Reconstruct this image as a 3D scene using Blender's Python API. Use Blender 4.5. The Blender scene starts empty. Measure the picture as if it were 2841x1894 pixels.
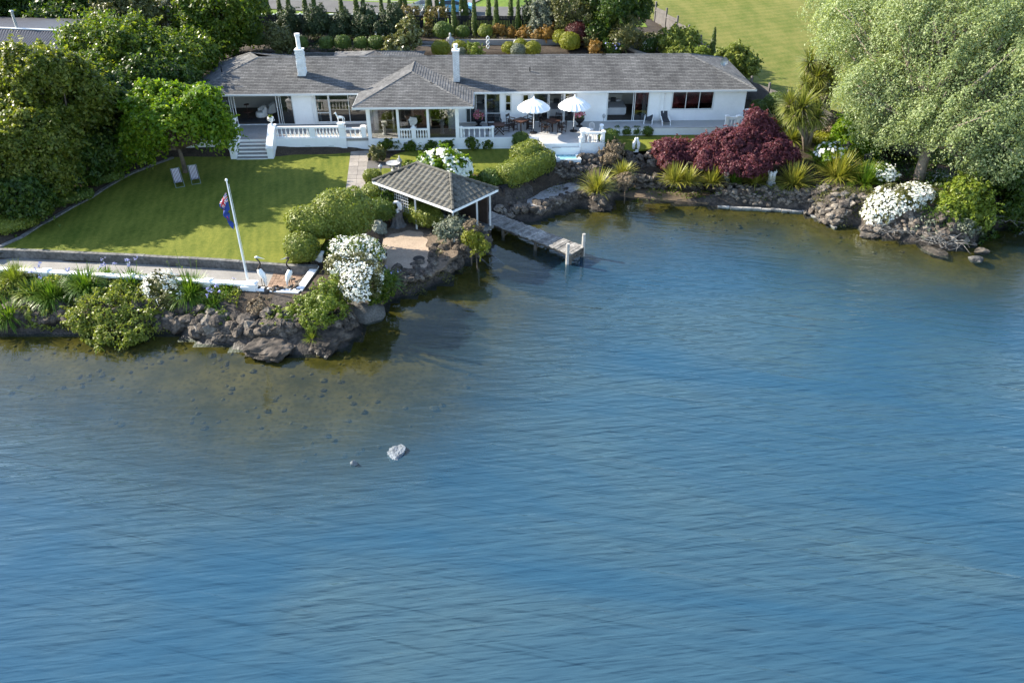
import bpy, math, random
import numpy as np
from mathutils import Vector, Matrix, noise

# ------------------------------------------------------------------ camera, sky, sun, exposure
SC = bpy.context.scene
COL = SC.collection
CAM_Z, PITCH, FPX, CX, CY = 23.7, math.radians(33.8), 2209.0, 1420.5, 947.0
cam_d = bpy.data.cameras.new('camera')
cam_d.sensor_width = 36.0
cam_d.lens = FPX / 2841.0 * 36.0
cam_d.clip_start = 0.5
cam_d.clip_end = 3000.0
cam = bpy.data.objects.new('camera', cam_d)
cam.location = (0, 0, CAM_Z)
cam.rotation_euler = (math.radians(90) - PITCH, 0, 0)
COL.objects.link(cam)
SC.camera = cam

SUN_EL, SUN_AZ = math.radians(30), math.radians(21)     # low sun from the left, a little behind the house
sun_dir = Vector((-math.cos(SUN_AZ) * math.cos(SUN_EL), math.sin(SUN_AZ) * math.cos(SUN_EL), math.sin(SUN_EL)))
world = bpy.data.worlds.new('World')
SC.world = world
world.use_nodes = True
wn = world.node_tree
wn.nodes.clear()
sky = wn.nodes.new('ShaderNodeTexSky')
sky.sky_type = 'NISHITA'
sky.sun_disc = False
sky.sun_elevation = SUN_EL
sky.sun_rotation = math.atan2(sun_dir.x, sun_dir.y)
sky.air_density = 1.0
sky.dust_density = 0.6
sky.ozone_density = 1.5
bg = wn.nodes.new('ShaderNodeBackground')
bg.inputs['Strength'].default_value = 0.145
wo = wn.nodes.new('ShaderNodeOutputWorld')
wn.links.new(sky.outputs[0], bg.inputs[0])
wn.links.new(bg.outputs[0], wo.inputs[0])
sun_d = bpy.data.lights.new('sun', 'SUN')
sun_d.energy = 5.0
sun_d.angle = math.radians(0.55)
sun_d.color = (1.0, 0.92, 0.77)
sun = bpy.data.objects.new('sun', sun_d)
sun.location = (-40, 60, 60)
sun.rotation_euler = sun_dir.to_track_quat('Z', 'Y').to_euler()
COL.objects.link(sun)
SC.view_settings.view_transform = 'Standard'
SC.view_settings.look = 'None'
SC.view_settings.gamma = 1.0
SC.view_settings.exposure = 1.45
SC.cycles.max_bounces = 6
SC.cycles.diffuse_bounces = 3
SC.cycles.glossy_bounces = 3
SC.cycles.transparent_max_bounces = 12
SC.cycles.use_denoising = True

# ------------------------------------------------------------------ where the photograph's points lie in the place
cT, sT = math.cos(PITCH), math.sin(PITCH)

def ray(px, py):
    u, v = (px - CX) / FPX, (CY - py) / FPX
    return u, cT + v * sT, -sT + v * cT

def G(px, py, z):
    d = ray(px, py); t = (z - CAM_Z) / d[2]
    return Vector((d[0] * t, d[1] * t, z))

def D(px, py, Y):
    d = ray(px, py); t = Y / d[1]
    return Vector((d[0] * t, Y, CAM_Z + d[2] * t))

def mpp(p):                       # metres per photo pixel at a point
    return (p[1] * cT + (CAM_Z - p[2]) * sT) / FPX

# ------------------------------------------------------------------ objects, names, labels
USED = {}

def tag(o, label, cat, group=None):
    o['label'] = label
    o['category'] = cat
    if group:
        o['group'] = group
    USED.setdefault(label, []).append(o.name)
    return o

def thing(name, label, cat, loc=(0, 0, 0), group=None, rz=0.0):
    o = bpy.data.objects.new(name, None)
    o.empty_display_size = 0.3
    o.location = loc
    o.rotation_euler = (0, 0, rz)
    COL.objects.link(o)
    return tag(o, label, cat, group)

def woff(p):
    v = Vector((0, 0, 0))
    while p is not None:
        v += p.location
        p = p.parent
    return v

def link(name, me, mat, parent=None, loc=(0, 0, 0), rot=(0, 0, 0), scl=(1, 1, 1)):
    if mat is not None and not me.materials:
        me.materials.append(mat)
    o = bpy.data.objects.new(name, me)
    o.location = loc
    o.rotation_euler = rot
    o.scale = scl
    o.parent = parent
    COL.objects.link(o)
    return o

def copy_tree(o, parent=None):
    c = o.copy()
    COL.objects.link(c)
    c.parent = parent
    for ch in o.children:
        copy_tree(ch, c)
    return c

class MB:
    def __init__(s):
        s.v, s.f, s.rc = [], [], []

    def add(s, vs, fs, rc=None):
        b = len(s.v)
        s.v += [tuple(p) for p in vs]
        s.f += [tuple(i + b for i in f) for f in fs]
        if rc:
            s.rc += rc
        return s

    def box(s, x0, y0, z0, x1, y1, z1):
        return s.add([(x0, y0, z0), (x1, y0, z0), (x1, y1, z0), (x0, y1, z0), (x0, y0, z1), (x1, y0, z1), (x1, y1, z1), (x0, y1, z1)],
                     [(0, 3, 2, 1), (4, 5, 6, 7), (0, 1, 5, 4), (1, 2, 6, 5), (2, 3, 7, 6), (3, 0, 4, 7)])

    def bar(s, a, b, w, h):                # rectangular bar from a to b, width w (horizontal), height h
        a, b = Vector(a), Vector(b)
        d = (b - a).normalized()
        sd = d.cross(Vector((0, 0, 1)))
        sd = sd.normalized() if sd.length > 1e-4 else Vector((1, 0, 0))
        up = sd.cross(d)
        vs = []
        for p in (a, b):
            for i, j in ((-1, -1), (1, -1), (1, 1), (-1, 1)):
                vs.append(p + sd * i * w / 2 + up * j * h / 2)
        return s.add(vs, [(3, 2, 1, 0), (4, 5, 6, 7), (0, 1, 5, 4), (1, 2, 6, 5), (2, 3, 7, 6), (3, 0, 4, 7)])

    def prism(s, poly, z0, z1):
        n = len(poly)
        vs = [(p[0], p[1], z0) for p in poly] + [(p[0], p[1], z1) for p in poly]
        a = sum(poly[i][0] * poly[(i + 1) % n][1] - poly[(i + 1) % n][0] * poly[i][1] for i in range(n))
        fs = [tuple(range(n, 2 * n)), tuple(range(n - 1, -1, -1))] + [(i, (i + 1) % n, n + (i + 1) % n, n + i) for i in range(n)]
        if a < 0:
            fs = [tuple(reversed(f)) for f in fs]
        return s.add(vs, fs)

    def tube(s, pts, rad, n=6, cap=True):
        pts = [Vector(p) for p in pts]
        vs, fs = [], []
        prev = None
        for i, p in enumerate(pts):
            d = (pts[min(i + 1, len(pts) - 1)] - pts[max(i - 1, 0)]).normalized()
            ref = prev if prev is not None else (Vector((1, 0, 0)) if abs(d.x) < .8 else Vector((0, 1, 0)))
            a = (ref - d * ref.dot(d)).normalized()
            prev = a
            b = d.cross(a)
            r = rad[i] if hasattr(rad, '__len__') else rad
            for k in range(n):
                t = 2 * math.pi * k / n
                vs.append(p + (a * math.cos(t) + b * math.sin(t)) * r)
        for i in range(len(pts) - 1):
            for k in range(n):
                fs.append((i * n + k, i * n + (k + 1) % n, (i + 1) * n + (k + 1) % n, (i + 1) * n + k))
        if cap:
            fs.append(tuple(range(n - 1, -1, -1)))
            fs.append(tuple(range((len(pts) - 1) * n, len(pts) * n)))
        return s.add(vs, fs)

    def lathe(s, prof, c=(0, 0, 0), n=10, sx=1.0, sy=1.0):
        vs, fs = [], []
        for r, z in prof:
            for k in range(n):
                t = 2 * math.pi * k / n
                vs.append((c[0] + r * math.cos(t) * sx, c[1] + r * math.sin(t) * sy, c[2] + z))
        for i in range(len(prof) - 1):
            for k in range(n):
                fs.append((i * n + k, i * n + (k + 1) % n, (i + 1) * n + (k + 1) % n, (i + 1) * n + k))
        fs.append(tuple(range(n - 1, -1, -1)))
        fs.append(tuple(range((len(prof) - 1) * n, len(prof) * n)))
        return s.add(vs, fs)

    def mesh(s, name, smooth=False, off=(0, 0, 0)):
        me = bpy.data.meshes.new(name)
        o = Vector(off)
        me.from_pydata([(p[0] - o.x, p[1] - o.y, p[2] - o.z) for p in s.v], [], s.f)
        if s.rc:
            at = me.attributes.new('rc', 'FLOAT_VECTOR', 'POINT')
            at.data.foreach_set('vector', np.array(s.rc, dtype=np.float32).ravel())
        if smooth:
            me.polygons.foreach_set('use_smooth', [True] * len(me.polygons))
        me.update()
        return me

    def build(s, name, mat, parent=None, smooth=False, wld=False):
        off = woff(parent) if (wld and parent) else (0, 0, 0)
        return link(name, s.mesh(name, smooth, off), mat, parent)

def npmesh(name, V, F4, smooth=False, attrs=None):
    me = bpy.data.meshes.new(name)
    V = np.asarray(V, np.float32); F4 = np.asarray(F4, np.int32)
    me.vertices.add(len(V)); me.vertices.foreach_set('co', V.ravel())
    me.loops.add(F4.size); me.loops.foreach_set('vertex_index', F4.ravel())
    me.polygons.add(len(F4))
    me.polygons.foreach_set('loop_start', np.arange(0, F4.size, F4.shape[1], dtype=np.int32))
    me.polygons.foreach_set('loop_total', np.full(len(F4), F4.shape[1], np.int32))
    if smooth:
        me.polygons.foreach_set('use_smooth', np.ones(len(F4), bool))
    if attrs is None:
        attrs = {'tone': np.full(len(V), .5)}
    for k, a in attrs.items():
        at = me.attributes.new(k, 'FLOAT', 'POINT'); at.data.foreach_set('value', np.asarray(a, np.float32))
    me.update(); me.validate()
    return me

# ------------------------------------------------------------------ materials
MATS = {}

def nodes_of(name):
    m = bpy.data.materials.new(name)
    m.use_nodes = True
    nt = m.node_tree
    return m, nt, nt.nodes['Principled BSDF'], nt.nodes.new, nt.links.new

def M(name, col, rough=.7, var=.18, scale=2.0, bump=0.0, bscale=30.0, spec=.3, tint=None, metal=0.0, fine=0.0, fscale=25.0, orand=0.0, wetline=False):
    m, nt, bs, new, ln = nodes_of(name)
    bs.inputs['Roughness'].default_value = rough
    bs.inputs['Specular IOR Level'].default_value = spec
    bs.inputs['Metallic'].default_value = metal
    tc = new('ShaderNodeTexCoord')
    no = new('ShaderNodeTexNoise'); no.inputs['Scale'].default_value = scale; no.inputs['Detail'].default_value = 6; no.inputs['Roughness'].default_value = .65
    ln(tc.outputs['Object'], no.inputs['Vector'])
    mp = new('ShaderNodeMapRange'); mp.inputs[1].default_value = .3; mp.inputs[2].default_value = .7
    ln(no.outputs[0], mp.inputs[0])
    mx = new('ShaderNodeMix'); mx.data_type = 'RGBA'
    c2 = tint or tuple(min(1, c * (1 + var)) for c in col)
    mx.inputs[6].default_value = (*[c * (1 - var) for c in col], 1)
    mx.inputs[7].default_value = (*c2, 1)
    ln(mp.outputs[0], mx.inputs[0])
    out = mx.outputs[2]
    if fine:
        n2 = new('ShaderNodeTexNoise'); n2.inputs['Scale'].default_value = fscale; n2.inputs['Detail'].default_value = 4
        ln(tc.outputs['Object'], n2.inputs['Vector'])
        m2 = new('ShaderNodeMapRange'); m2.inputs[1].default_value = .3; m2.inputs[2].default_value = .7; m2.inputs[3].default_value = 1 - fine; m2.inputs[4].default_value = 1 + fine
        ln(n2.outputs[0], m2.inputs[0])
        vm = new('ShaderNodeVectorMath'); vm.operation = 'SCALE'
        ln(out, vm.inputs[0]); ln(m2.outputs[0], vm.inputs['Scale'])
        out = vm.outputs[0]
    if orand:                      # every piece a tone of its own
        oi = new('ShaderNodeObjectInfo')
        m3 = new('ShaderNodeMapRange'); m3.inputs[3].default_value = 1 - orand; m3.inputs[4].default_value = 1 + orand
        ln(oi.outputs['Random'], m3.inputs[0])
        v3 = new('ShaderNodeVectorMath'); v3.operation = 'SCALE'
        ln(out, v3.inputs[0]); ln(m3.outputs[0], v3.inputs['Scale'])
        out = v3.outputs[0]
    if wetline:                    # rock is dark and shiny where the lake has wetted it
        ge = new('ShaderNodeNewGeometry'); sz = new('ShaderNodeSeparateXYZ'); ln(ge.outputs['Position'], sz.inputs[0])
        nw = new('ShaderNodeMath'); nw.operation = 'MULTIPLY_ADD'; nw.inputs[1].default_value = -.25; ln(no.outputs[0], nw.inputs[0]); ln(sz.outputs[2], nw.inputs[2])
        wr = new('ShaderNodeMapRange'); wr.inputs[1].default_value = -.08; wr.inputs[2].default_value = .1; wr.inputs[3].default_value = .38; wr.inputs[4].default_value = 1.0
        ln(nw.outputs[0], wr.inputs[0])
        v4 = new('ShaderNodeVectorMath'); v4.operation = 'SCALE'
        ln(out, v4.inputs[0]); ln(wr.outputs[0], v4.inputs['Scale'])
        out = v4.outputs[0]
        rr = new('ShaderNodeMapRange'); rr.inputs[1].default_value = .38; rr.inputs[2].default_value = 1; rr.inputs[3].default_value = .5; rr.inputs[4].default_value = rough
        ln(wr.outputs[0], rr.inputs[0]); ln(rr.outputs[0], bs.inputs['Roughness'])
    ln(out, bs.inputs['Base Color'])
    if bump:
        nb = new('ShaderNodeTexNoise'); nb.inputs['Scale'].default_value = bscale; nb.inputs['Detail'].default_value = 5
        ln(tc.outputs['Object'], nb.inputs['Vector'])
        bp = new('ShaderNodeBump'); bp.inputs['Strength'].default_value = bump; bp.inputs['Distance'].default_value = .05
        ln(nb.outputs[0], bp.inputs['Height']); ln(bp.outputs[0], bs.inputs['Normal'])
    MATS[name] = m
    return m

def LEAF(name, cols, rough=.5, transl=.25, spec=.35):
    """leaf material: each leaf takes a tone of its own between the given colours"""
    m, nt, bs, new, ln = nodes_of(name)
    ge = new('ShaderNodeNewGeometry')
    cr = new('ShaderNodeValToRGB')
    el = cr.color_ramp.elements
    while len(el) < len(cols):
        el.new(.5)
    for i, c in enumerate(cols):
        el[i].position = i / (len(cols) - 1)
        el[i].color = (*c, 1)
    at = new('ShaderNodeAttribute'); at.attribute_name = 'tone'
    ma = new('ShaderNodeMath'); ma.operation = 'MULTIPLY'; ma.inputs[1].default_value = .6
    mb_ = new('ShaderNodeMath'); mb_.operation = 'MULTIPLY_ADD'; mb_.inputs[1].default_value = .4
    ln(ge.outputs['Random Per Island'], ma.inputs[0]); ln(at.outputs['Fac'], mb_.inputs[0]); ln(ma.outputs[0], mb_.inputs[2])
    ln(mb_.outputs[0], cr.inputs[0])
    ln(cr.outputs[0], bs.inputs['Base Color'])
    bs.inputs['Roughness'].default_value = rough
    bs.inputs['Specular IOR Level'].default_value = spec
    if transl:
        tr = new('ShaderNodeBsdfTranslucent')
        sc = new('ShaderNodeVectorMath'); sc.operation = 'MULTIPLY'; sc.inputs[1].default_value = (1.25, 1.25, .55)
        ln(cr.outputs[0], sc.inputs[0]); ln(sc.outputs[0], tr.inputs[0])
        ms = new('ShaderNodeMixShader'); ms.inputs[0].default_value = transl
        ln(bs.outputs[0], ms.inputs[1]); ln(tr.outputs[0], ms.inputs[2])
        ln(ms.outputs[0], nt.nodes['Material Output'].inputs[0])
    MATS[name] = m
    return m

def grass_mat(name, a, b, stripe_dir, stripe_w, amount):
    m, nt, bs, new, ln = nodes_of(name)
    bs.inputs['Roughness'].default_value = .85
    bs.inputs['Specular IOR Level'].default_value = .12
    tc = new('ShaderNodeTexCoord')
    n1 = new('ShaderNodeTexNoise'); n1.inputs['Scale'].default_value = .55; n1.inputs['Detail'].default_value = 8; n1.inputs['Roughness'].default_value = .7
    mpn = new('ShaderNodeMapping'); mpn.inputs['Rotation'].default_value = (0, 0, stripe_dir); mpn.inputs['Scale'].default_value = (1, .38, 1)
    ln(tc.outputs['Object'], mpn.inputs[0]); ln(mpn.outputs[0], n1.inputs['Vector'])
    n2 = new('ShaderNodeTexNoise'); n2.inputs['Scale'].default_value = 4.5; n2.inputs['Detail'].default_value = 5; n2.inputs['Roughness'].default_value = .75
    ln(tc.outputs['Object'], n2.inputs['Vector'])
    wv = new('ShaderNodeTexWave'); wv.inputs['Scale'].default_value = math.pi / (10 * stripe_w); wv.inputs['Distortion'].default_value = 1.6; wv.inputs['Detail'].default_value = 2; wv.inputs['Detail Scale'].default_value = .6
    mr = new('ShaderNodeMapping'); mr.inputs['Rotation'].default_value = (0, 0, stripe_dir)
    ln(tc.outputs['Object'], mr.inputs[0]); ln(mr.outputs[0], wv.inputs['Vector'])
    ad = new('ShaderNodeMath'); ad.operation = 'MULTIPLY_ADD'; ad.inputs[1].default_value = amount
    ln(wv.outputs['Fac'], ad.inputs[0]); ln(n1.outputs[0], ad.inputs[2])
    a2 = new('ShaderNodeMath'); a2.operation = 'MULTIPLY_ADD'; a2.inputs[1].default_value = .7
    ln(n2.outputs[0], a2.inputs[0]); ln(ad.outputs[0], a2.inputs[2])
    mp = new('ShaderNodeMapRange'); mp.inputs[1].default_value = .6 + amount * .5 + .03; mp.inputs[2].default_value = 1.1 + amount * .5 - .08
    ln(a2.outputs[0], mp.inputs[0])
    mx = new('ShaderNodeMix'); mx.data_type = 'RGBA'
    mx.inputs[6].default_value = (*a, 1); mx.inputs[7].default_value = (*b, 1)
    ln(mp.outputs[0], mx.inputs[0]); ln(mx.outputs[2], bs.inputs['Base Color'])
    n3 = new('ShaderNodeTexNoise'); n3.inputs['Scale'].default_value = 22; n3.inputs['Detail'].default_value = 4
    ln(tc.outputs['Object'], n3.inputs['Vector'])
    bp = new('ShaderNodeBump'); bp.inputs['Strength'].default_value = .7; bp.inputs['Distance'].default_value = .05
    ln(n3.outputs[0], bp.inputs['Height']); ln(bp.outputs[0], bs.inputs['Normal'])
    MATS[name] = m
    return m

white = M('white_paint', (.86, .86, .85), .5, .05, 1.2, spec=.4, fine=.03)
white_worn = M('white_worn_paint', (.74, .74, .72), .6, .1, 1.5, spec=.3, fine=.06)
concrete = M('concrete', (.26, .245, .225), .85, .2, .8, .3, 40, fine=.12)
conc_dark = M('weathered_concrete', (.15, .145, .135), .9, .4, 1.2, .5, 25, fine=.35, fscale=6, orand=.12)
paver_m = M('paving_slab', (.27, .24, .21), .85, .2, 1.3, .3, 40, fine=.14, orand=.14)
brickpave = M('brick_paver', (.27, .18, .125), .9, .25, 1.1, .3, 40, fine=.15, orand=.2)
asphalt = M('asphalt', (.10, .095, .09), .9, .2, .4, .2, 60, fine=.12)
sand = M('sand', (.36, .28, .21), .95, .22, .9, .35, 14, fine=.16, fscale=12)
soil = M('garden_soil', (.05, .037, .026), .95, .4, 1.1, .8, 12, fine=.35, fscale=8)
rock_m = M('lava_rock', (.034, .031, .028), .9, .5, 1.6, 1.0, 9, tint=(.138, .112, .090), fine=.45, fscale=7, orand=.35, wetline=True)
rock_pale = M('pale_rock', (.12, .105, .09), .9, .4, 2.0, 1.0, 9, tint=(.24, .205, .165), fine=.3, fscale=8, orand=.3, wetline=True)
rock_grey = M('grey_boulder', (.05, .047, .043), .85, .3, 1.2, .8, 10, tint=(.14, .135, .128), fine=.35)
wood_grey = M('weathered_timber', (.20, .18, .16), .85, .45, 2.6, .5, 40, tint=(.36, .34, .31), fine=.35, fscale=9, orand=.3)
wood_dark = M('wet_pile_timber', (.10, .088, .075), .85, .35, 2.5, .4, 30, fine=.2)
wood_pale = M('pale_pile_timber', (.40, .38, .35), .85, .2, 2.5, .4, 30, fine=.2)
furn = M('stained_hardwood', (.075, .036, .026), .55, .3, 4, .1, 40)
furn_dark = M('dark_stained_hardwood', (.035, .021, .017), .55, .3, 4, .1, 40)
blacktim = M('black_stained_timber', (.016, .016, .018), .8, .3, 2, .3, 30)
fence_g = M('grey_fence_timber', (.125, .115, .11), .85, .25, 2, .3, 30, fine=.15)
bark = M('bark', (.13, .10, .075), .95, .4, 2.5, .9, 14, fine=.3)
bark_pale = M('pale_bark', (.26, .21, .165), .95, .3, 2.5, .9, 14, fine=.25)
bark_dark = M('dark_bark', (.06, .047, .037), .95, .4, 2.5, .9, 14)
gutter = M('fascia_gutter', (.66, .67, .66), .45, .05)
carpet = M('carpet', (.10, .085, .075), .95, .15, 3)
interior = M('interior_wall', (.55, .54, .51), .8, .04)
linen = M('bed_linen', (.72, .72, .74), .8, .06, 3, .2, 10)
curtain_m = M('pale_curtain', (.55, .66, .68), .8, .1, 3)
black_m = M('black_fittings', (.012, .012, .014), .5, .1)
cloth_dark = M('charcoal_mesh_fabric', (.045, .048, .055), .7, .1, 5)
canvas_white = M('white_canvas', (.84, .84, .83), .75, .03)
statue_m = M('white_statue_stone', (.74, .74, .72), .7, .12, 3, .2, 25, fine=.08)
statue_g = M('grey_statue_stone', (.42, .42, .41), .8, .25, 3, .3, 25, fine=.15)
steel = M('galvanised_steel', (.42, .44, .45), .35, .1, metal=.6)
blue_car = M('pale_blue_car_paint', (.16, .42, .62), .25, .02, spec=.6)
tyre_m = M('tyre_rubber', (.02, .02, .021), .8, .1)
roof_flat = M('dark_metal_roof', (.05, .048, .056), .5, .12, 1.0)
bronze_g = M('verdigris_bronze', (.12, .26, .28), .6, .3, 4)
darkbird = M('dark_bird_metal', (.05, .035, .028), .5, .2, 4)
hull_m = M('dinghy_aluminium', (.30, .32, .32), .5, .15, 2, metal=.3)
tub_shell = M('hot_tub_shell', (.66, .72, .76), .25, .05, spec=.5)
tub_water = M('hot_tub_water', (.20, .42, .47), .08, .45, 3.5, .5, 5, spec=.6)
terrace_m = M('terrace_pebble', (.28, .27, .255), .9, .12, 1.5, .3, 40, fine=.15, fscale=18)
deck_m = M('deck_paint', (.42, .41, .395), .7, .08, .8, fine=.05)

lawn_m = grass_mat('lawn_grass', (.068, .095, .010), (.170, .178, .027), math.radians(-14), .55, .08)
field_m = grass_mat('field_grass', (.085, .115, .018), (.185, .175, .048), math.radians(72), 1.1, .10)
verge_m = grass_mat('verge_grass', (.07, .13, .018), (.15, .20, .03), .3, .8, .1)

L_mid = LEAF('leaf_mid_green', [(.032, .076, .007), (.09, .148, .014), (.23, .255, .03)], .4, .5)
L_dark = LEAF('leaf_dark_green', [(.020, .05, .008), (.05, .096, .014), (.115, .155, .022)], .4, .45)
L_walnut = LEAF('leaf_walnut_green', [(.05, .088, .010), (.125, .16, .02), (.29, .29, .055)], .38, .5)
L_bright = LEAF('leaf_bright_green', [(.055, .135, .006), (.135, .235, .014), (.30, .36, .025)], .42, .52)
L_lime = LEAF('leaf_lime', [(.08, .13, .012), (.15, .20, .02), (.23, .26, .035)], .45, .3)
L_hedge = LEAF('leaf_hedge_green', [(.09, .13, .015), (.17, .205, .03), (.26, .28, .05)], .5, .3)
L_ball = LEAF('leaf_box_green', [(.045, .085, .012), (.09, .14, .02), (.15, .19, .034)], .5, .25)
L_yellow = LEAF('leaf_gold_green', [(.12, .15, .01), (.20, .21, .014), (.27, .26, .025)], .5, .25)
L_olive = LEAF('leaf_olive', [(.06, .068, .018), (.10, .105, .03), (.17, .165, .05)], .45, .25)
L_grey = LEAF('leaf_silver_green', [(.145, .20, .078), (.255, .315, .135), (.44, .49, .28)], .5, .42)
L_silver = LEAF('leaf_silver_olive', [(.09, .105, .07), (.15, .17, .115), (.22, .235, .17)], .5, .2)
L_conifer = LEAF('leaf_conifer', [(.022, .038, .014), (.042, .066, .022), (.075, .095, .033)], .55, .2)
L_cypress = LEAF('leaf_cypress', [(.035, .062, .006), (.066, .10, .01), (.10, .125, .014)], .5, .15)
L_maple = LEAF('leaf_red_maple', [(.058, .013, .021), (.13, .033, .048), (.225, .08, .094)], .55, .4)
L_redball = LEAF('leaf_dark_red', [(.035, .006, .006), (.075, .014, .012), (.11, .025, .02)], .5, .2)
L_orange = LEAF('leaf_orange', [(.14, .09, .02), (.27, .155, .03), (.38, .20, .045)], .5, .25)
L_aga = LEAF('leaf_strap_green', [(.04, .10, .010), (.095, .175, .018), (.20, .27, .035)], .4, .3)
L_flax = LEAF('leaf_yellow_flax', [(.12, .15, .025), (.25, .25, .04), (.40, .35, .08)], .42, .25)
L_cab = LEAF('leaf_cabbage_tree', [(.09, .12, .02), (.18, .20, .035), (.33, .32, .09)], .42, .3)
L_dead = LEAF('leaf_dead_skirt', [(.20, .15, .09), (.32, .25, .16), (.42, .34, .24)], .8, .1)
L_brown = LEAF('leaf_brown_heath', [(.10, .075, .045), (.19, .14, .085), (.30, .23, .15)], .7, .1)
L_grass = LEAF('leaf_tuft_grass', [(.09, .14, .015), (.17, .22, .03), (.27, .29, .06)], .5, .3)
L_willow = LEAF('leaf_willow_shrub', [(.11, .15, .018), (.20, .24, .035), (.34, .34, .09)], .4, .4)
F_white = LEAF('petal_white', [(.46, .48, .36), (.74, .74, .70), (.84, .84, .82)], .7, .15, .1)
F_cream = LEAF('petal_cream', [(.66, .70, .50), (.78, .79, .68), (.82, .82, .78)], .7, .15, .1)
F_pink = LEAF('petal_pink', [(.45, .08, .14), (.60, .18, .25), (.70, .40, .42)], .7, .15, .1)
F_blue = LEAF('petal_lilac_blue', [(.22, .22, .55), (.36, .36, .68), (.5, .5, .75)], .7, .15, .1)

def glass_mat(name, tint=.62):
    m, nt, bs, new, ln = nodes_of(name)
    nt.nodes.remove(bs)
    tr = new('ShaderNodeBsdfTransparent'); tr.inputs[0].default_value = (tint, tint * 1.02, tint * 1.03, 1)
    gl = new('ShaderNodeBsdfGlossy'); gl.inputs['Roughness'].default_value = .02
    fr = new('ShaderNodeFresnel'); fr.inputs[0].default_value = 1.55
    ad = new('ShaderNodeMath'); ad.operation = 'ADD'; ad.inputs[1].default_value = .06; ad.use_clamp = True
    ms = new('ShaderNodeMixShader')
    ln(fr.outputs[0], ad.inputs[0]); ln(ad.outputs[0], ms.inputs[0]); ln(tr.outputs[0], ms.inputs[1]); ln(gl.outputs[0], ms.inputs[2])
    ln(ms.outputs[0], nt.nodes['Material Output'].inputs[0])
    MATS[name] = m
    return m
glass = glass_mat('window_glass')

def shingle_mat(name, wid, hgt, c1, c2, mortar):
    m, nt, bs, new, ln = nodes_of(name)
    bs.inputs['Roughness'].default_value = .9
    bs.inputs['Specular IOR Level'].default_value = .2
    at = new('ShaderNodeAttribute'); at.attribute_name = 'rc'
    br = new('ShaderNodeTexBrick')
    br.inputs['Color1'].default_value = (*c1, 1); br.inputs['Color2'].default_value = (*c2, 1); br.inputs['Mortar'].default_value = (*mortar, 1)
    br.inputs['Scale'].default_value = 1.0
    br.inputs['Mortar Size'].default_value = .012; br.inputs['Mortar Smooth'].default_value = .3
    br.inputs['Brick Width'].default_value = wid; br.inputs['Row Height'].default_value = hgt
    br.inputs['Bias'].default_value = 0
    ln(at.outputs['Vector'], br.inputs['Vector'])
    n1 = new('ShaderNodeTexNoise'); n1.inputs['Scale'].default_value = .5; n1.inputs['Detail'].default_value = 7; n1.inputs['Roughness'].default_value = .7
    mp0 = new('ShaderNodeMapping'); mp0.inputs['Scale'].default_value = (1.0, .45, 1)
    ln(at.outputs['Vector'], mp0.inputs[0]); ln(mp0.outputs[0], n1.inputs['Vector'])
    mp = new('ShaderNodeMapRange'); mp.inputs[1].default_value = .3; mp.inputs[2].default_value = .7; mp.inputs[3].default_value = .58; mp.inputs[4].default_value = 1.32
    ln(n1.outputs[0], mp.inputs[0])
    n2 = new('ShaderNodeTexNoise'); n2.inputs['Scale'].default_value = 9; n2.inputs['Detail'].default_value = 3
    ln(at.outputs['Vector'], n2.inputs['Vector'])
    mp2 = new('ShaderNodeMapRange'); mp2.inputs[1].default_value = .3; mp2.inputs[2].default_value = .7; mp2.inputs[3].default_value = .86; mp2.inputs[4].default_value = 1.12
    ln(n2.outputs[0], mp2.inputs[0])
    mu = new('ShaderNodeMath'); mu.operation = 'MULTIPLY'
    ln(mp.outputs[0], mu.inputs[0]); ln(mp2.outputs[0], mu.inputs[1])
    vm = new('ShaderNodeVectorMath'); vm.operation = 'SCALE'
    ln(br.outputs['Color'], vm.inputs[0]); ln(mu.outputs[0], vm.inputs['Scale'])
    ln(vm.outputs[0], bs.inputs['Base Color'])
    bp = new('ShaderNodeBump'); bp.inputs['Strength'].default_value = .5; bp.inputs['Distance'].default_value = .02; bp.invert = True
    ln(br.outputs['Fac'], bp.inputs['Height']); ln(bp.outputs[0], bs.inputs['Normal'])
    MATS[name] = m
    return m
shingle = shingle_mat('roof_shingle', .42, .21, (.158, .155, .151), (.103, .101, .10), (.042, .041, .041))
shingle_b = shingle_mat('chimney_brick', .24, .09, (.78, .78, .77), (.70, .70, .69), (.45, .45, .45))
tile_m = M('concrete_roof_tile', (.115, .109, .092), .9, .35, .9, .4, 30, fine=.25, fscale=8, orand=.16)

# ------------------------------------------------------------------ terrain
def in_poly(X, Y, poly):
    r = np.zeros(X.shape, bool)
    n = len(poly)
    for i in range(n):
        x0, y0 = poly[i][0], poly[i][1]; x1, y1 = poly[(i + 1) % n][0], poly[(i + 1) % n][1]
        if y0 == y1:
            continue
        c = ((y0 > Y) != (y1 > Y)) & (X < (x1 - x0) * (Y - y0) / (y1 - y0) + x0)
        r ^= c
    return r

def dist_line(X, Y, pts, closed=False):
    d = np.full(X.shape, 1e9)
    n = len(pts)
    for i in range(n if closed else n - 1):
        ax, ay = pts[i][0], pts[i][1]; bx, by = pts[(i + 1) % n][0], pts[(i + 1) % n][1]
        L2 = (bx - ax) ** 2 + (by - ay) ** 2 + 1e-9
        t = np.clip(((X - ax) * (bx - ax) + (Y - ay) * (by - ay)) / L2, 0, 1)
        d = np.minimum(d, np.hypot(X - ax - t * (bx - ax), Y - ay - t * (by - ay)))
    return d

def GP(pts, z):
    return [G(a, b, z) for a, b in pts]

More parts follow.
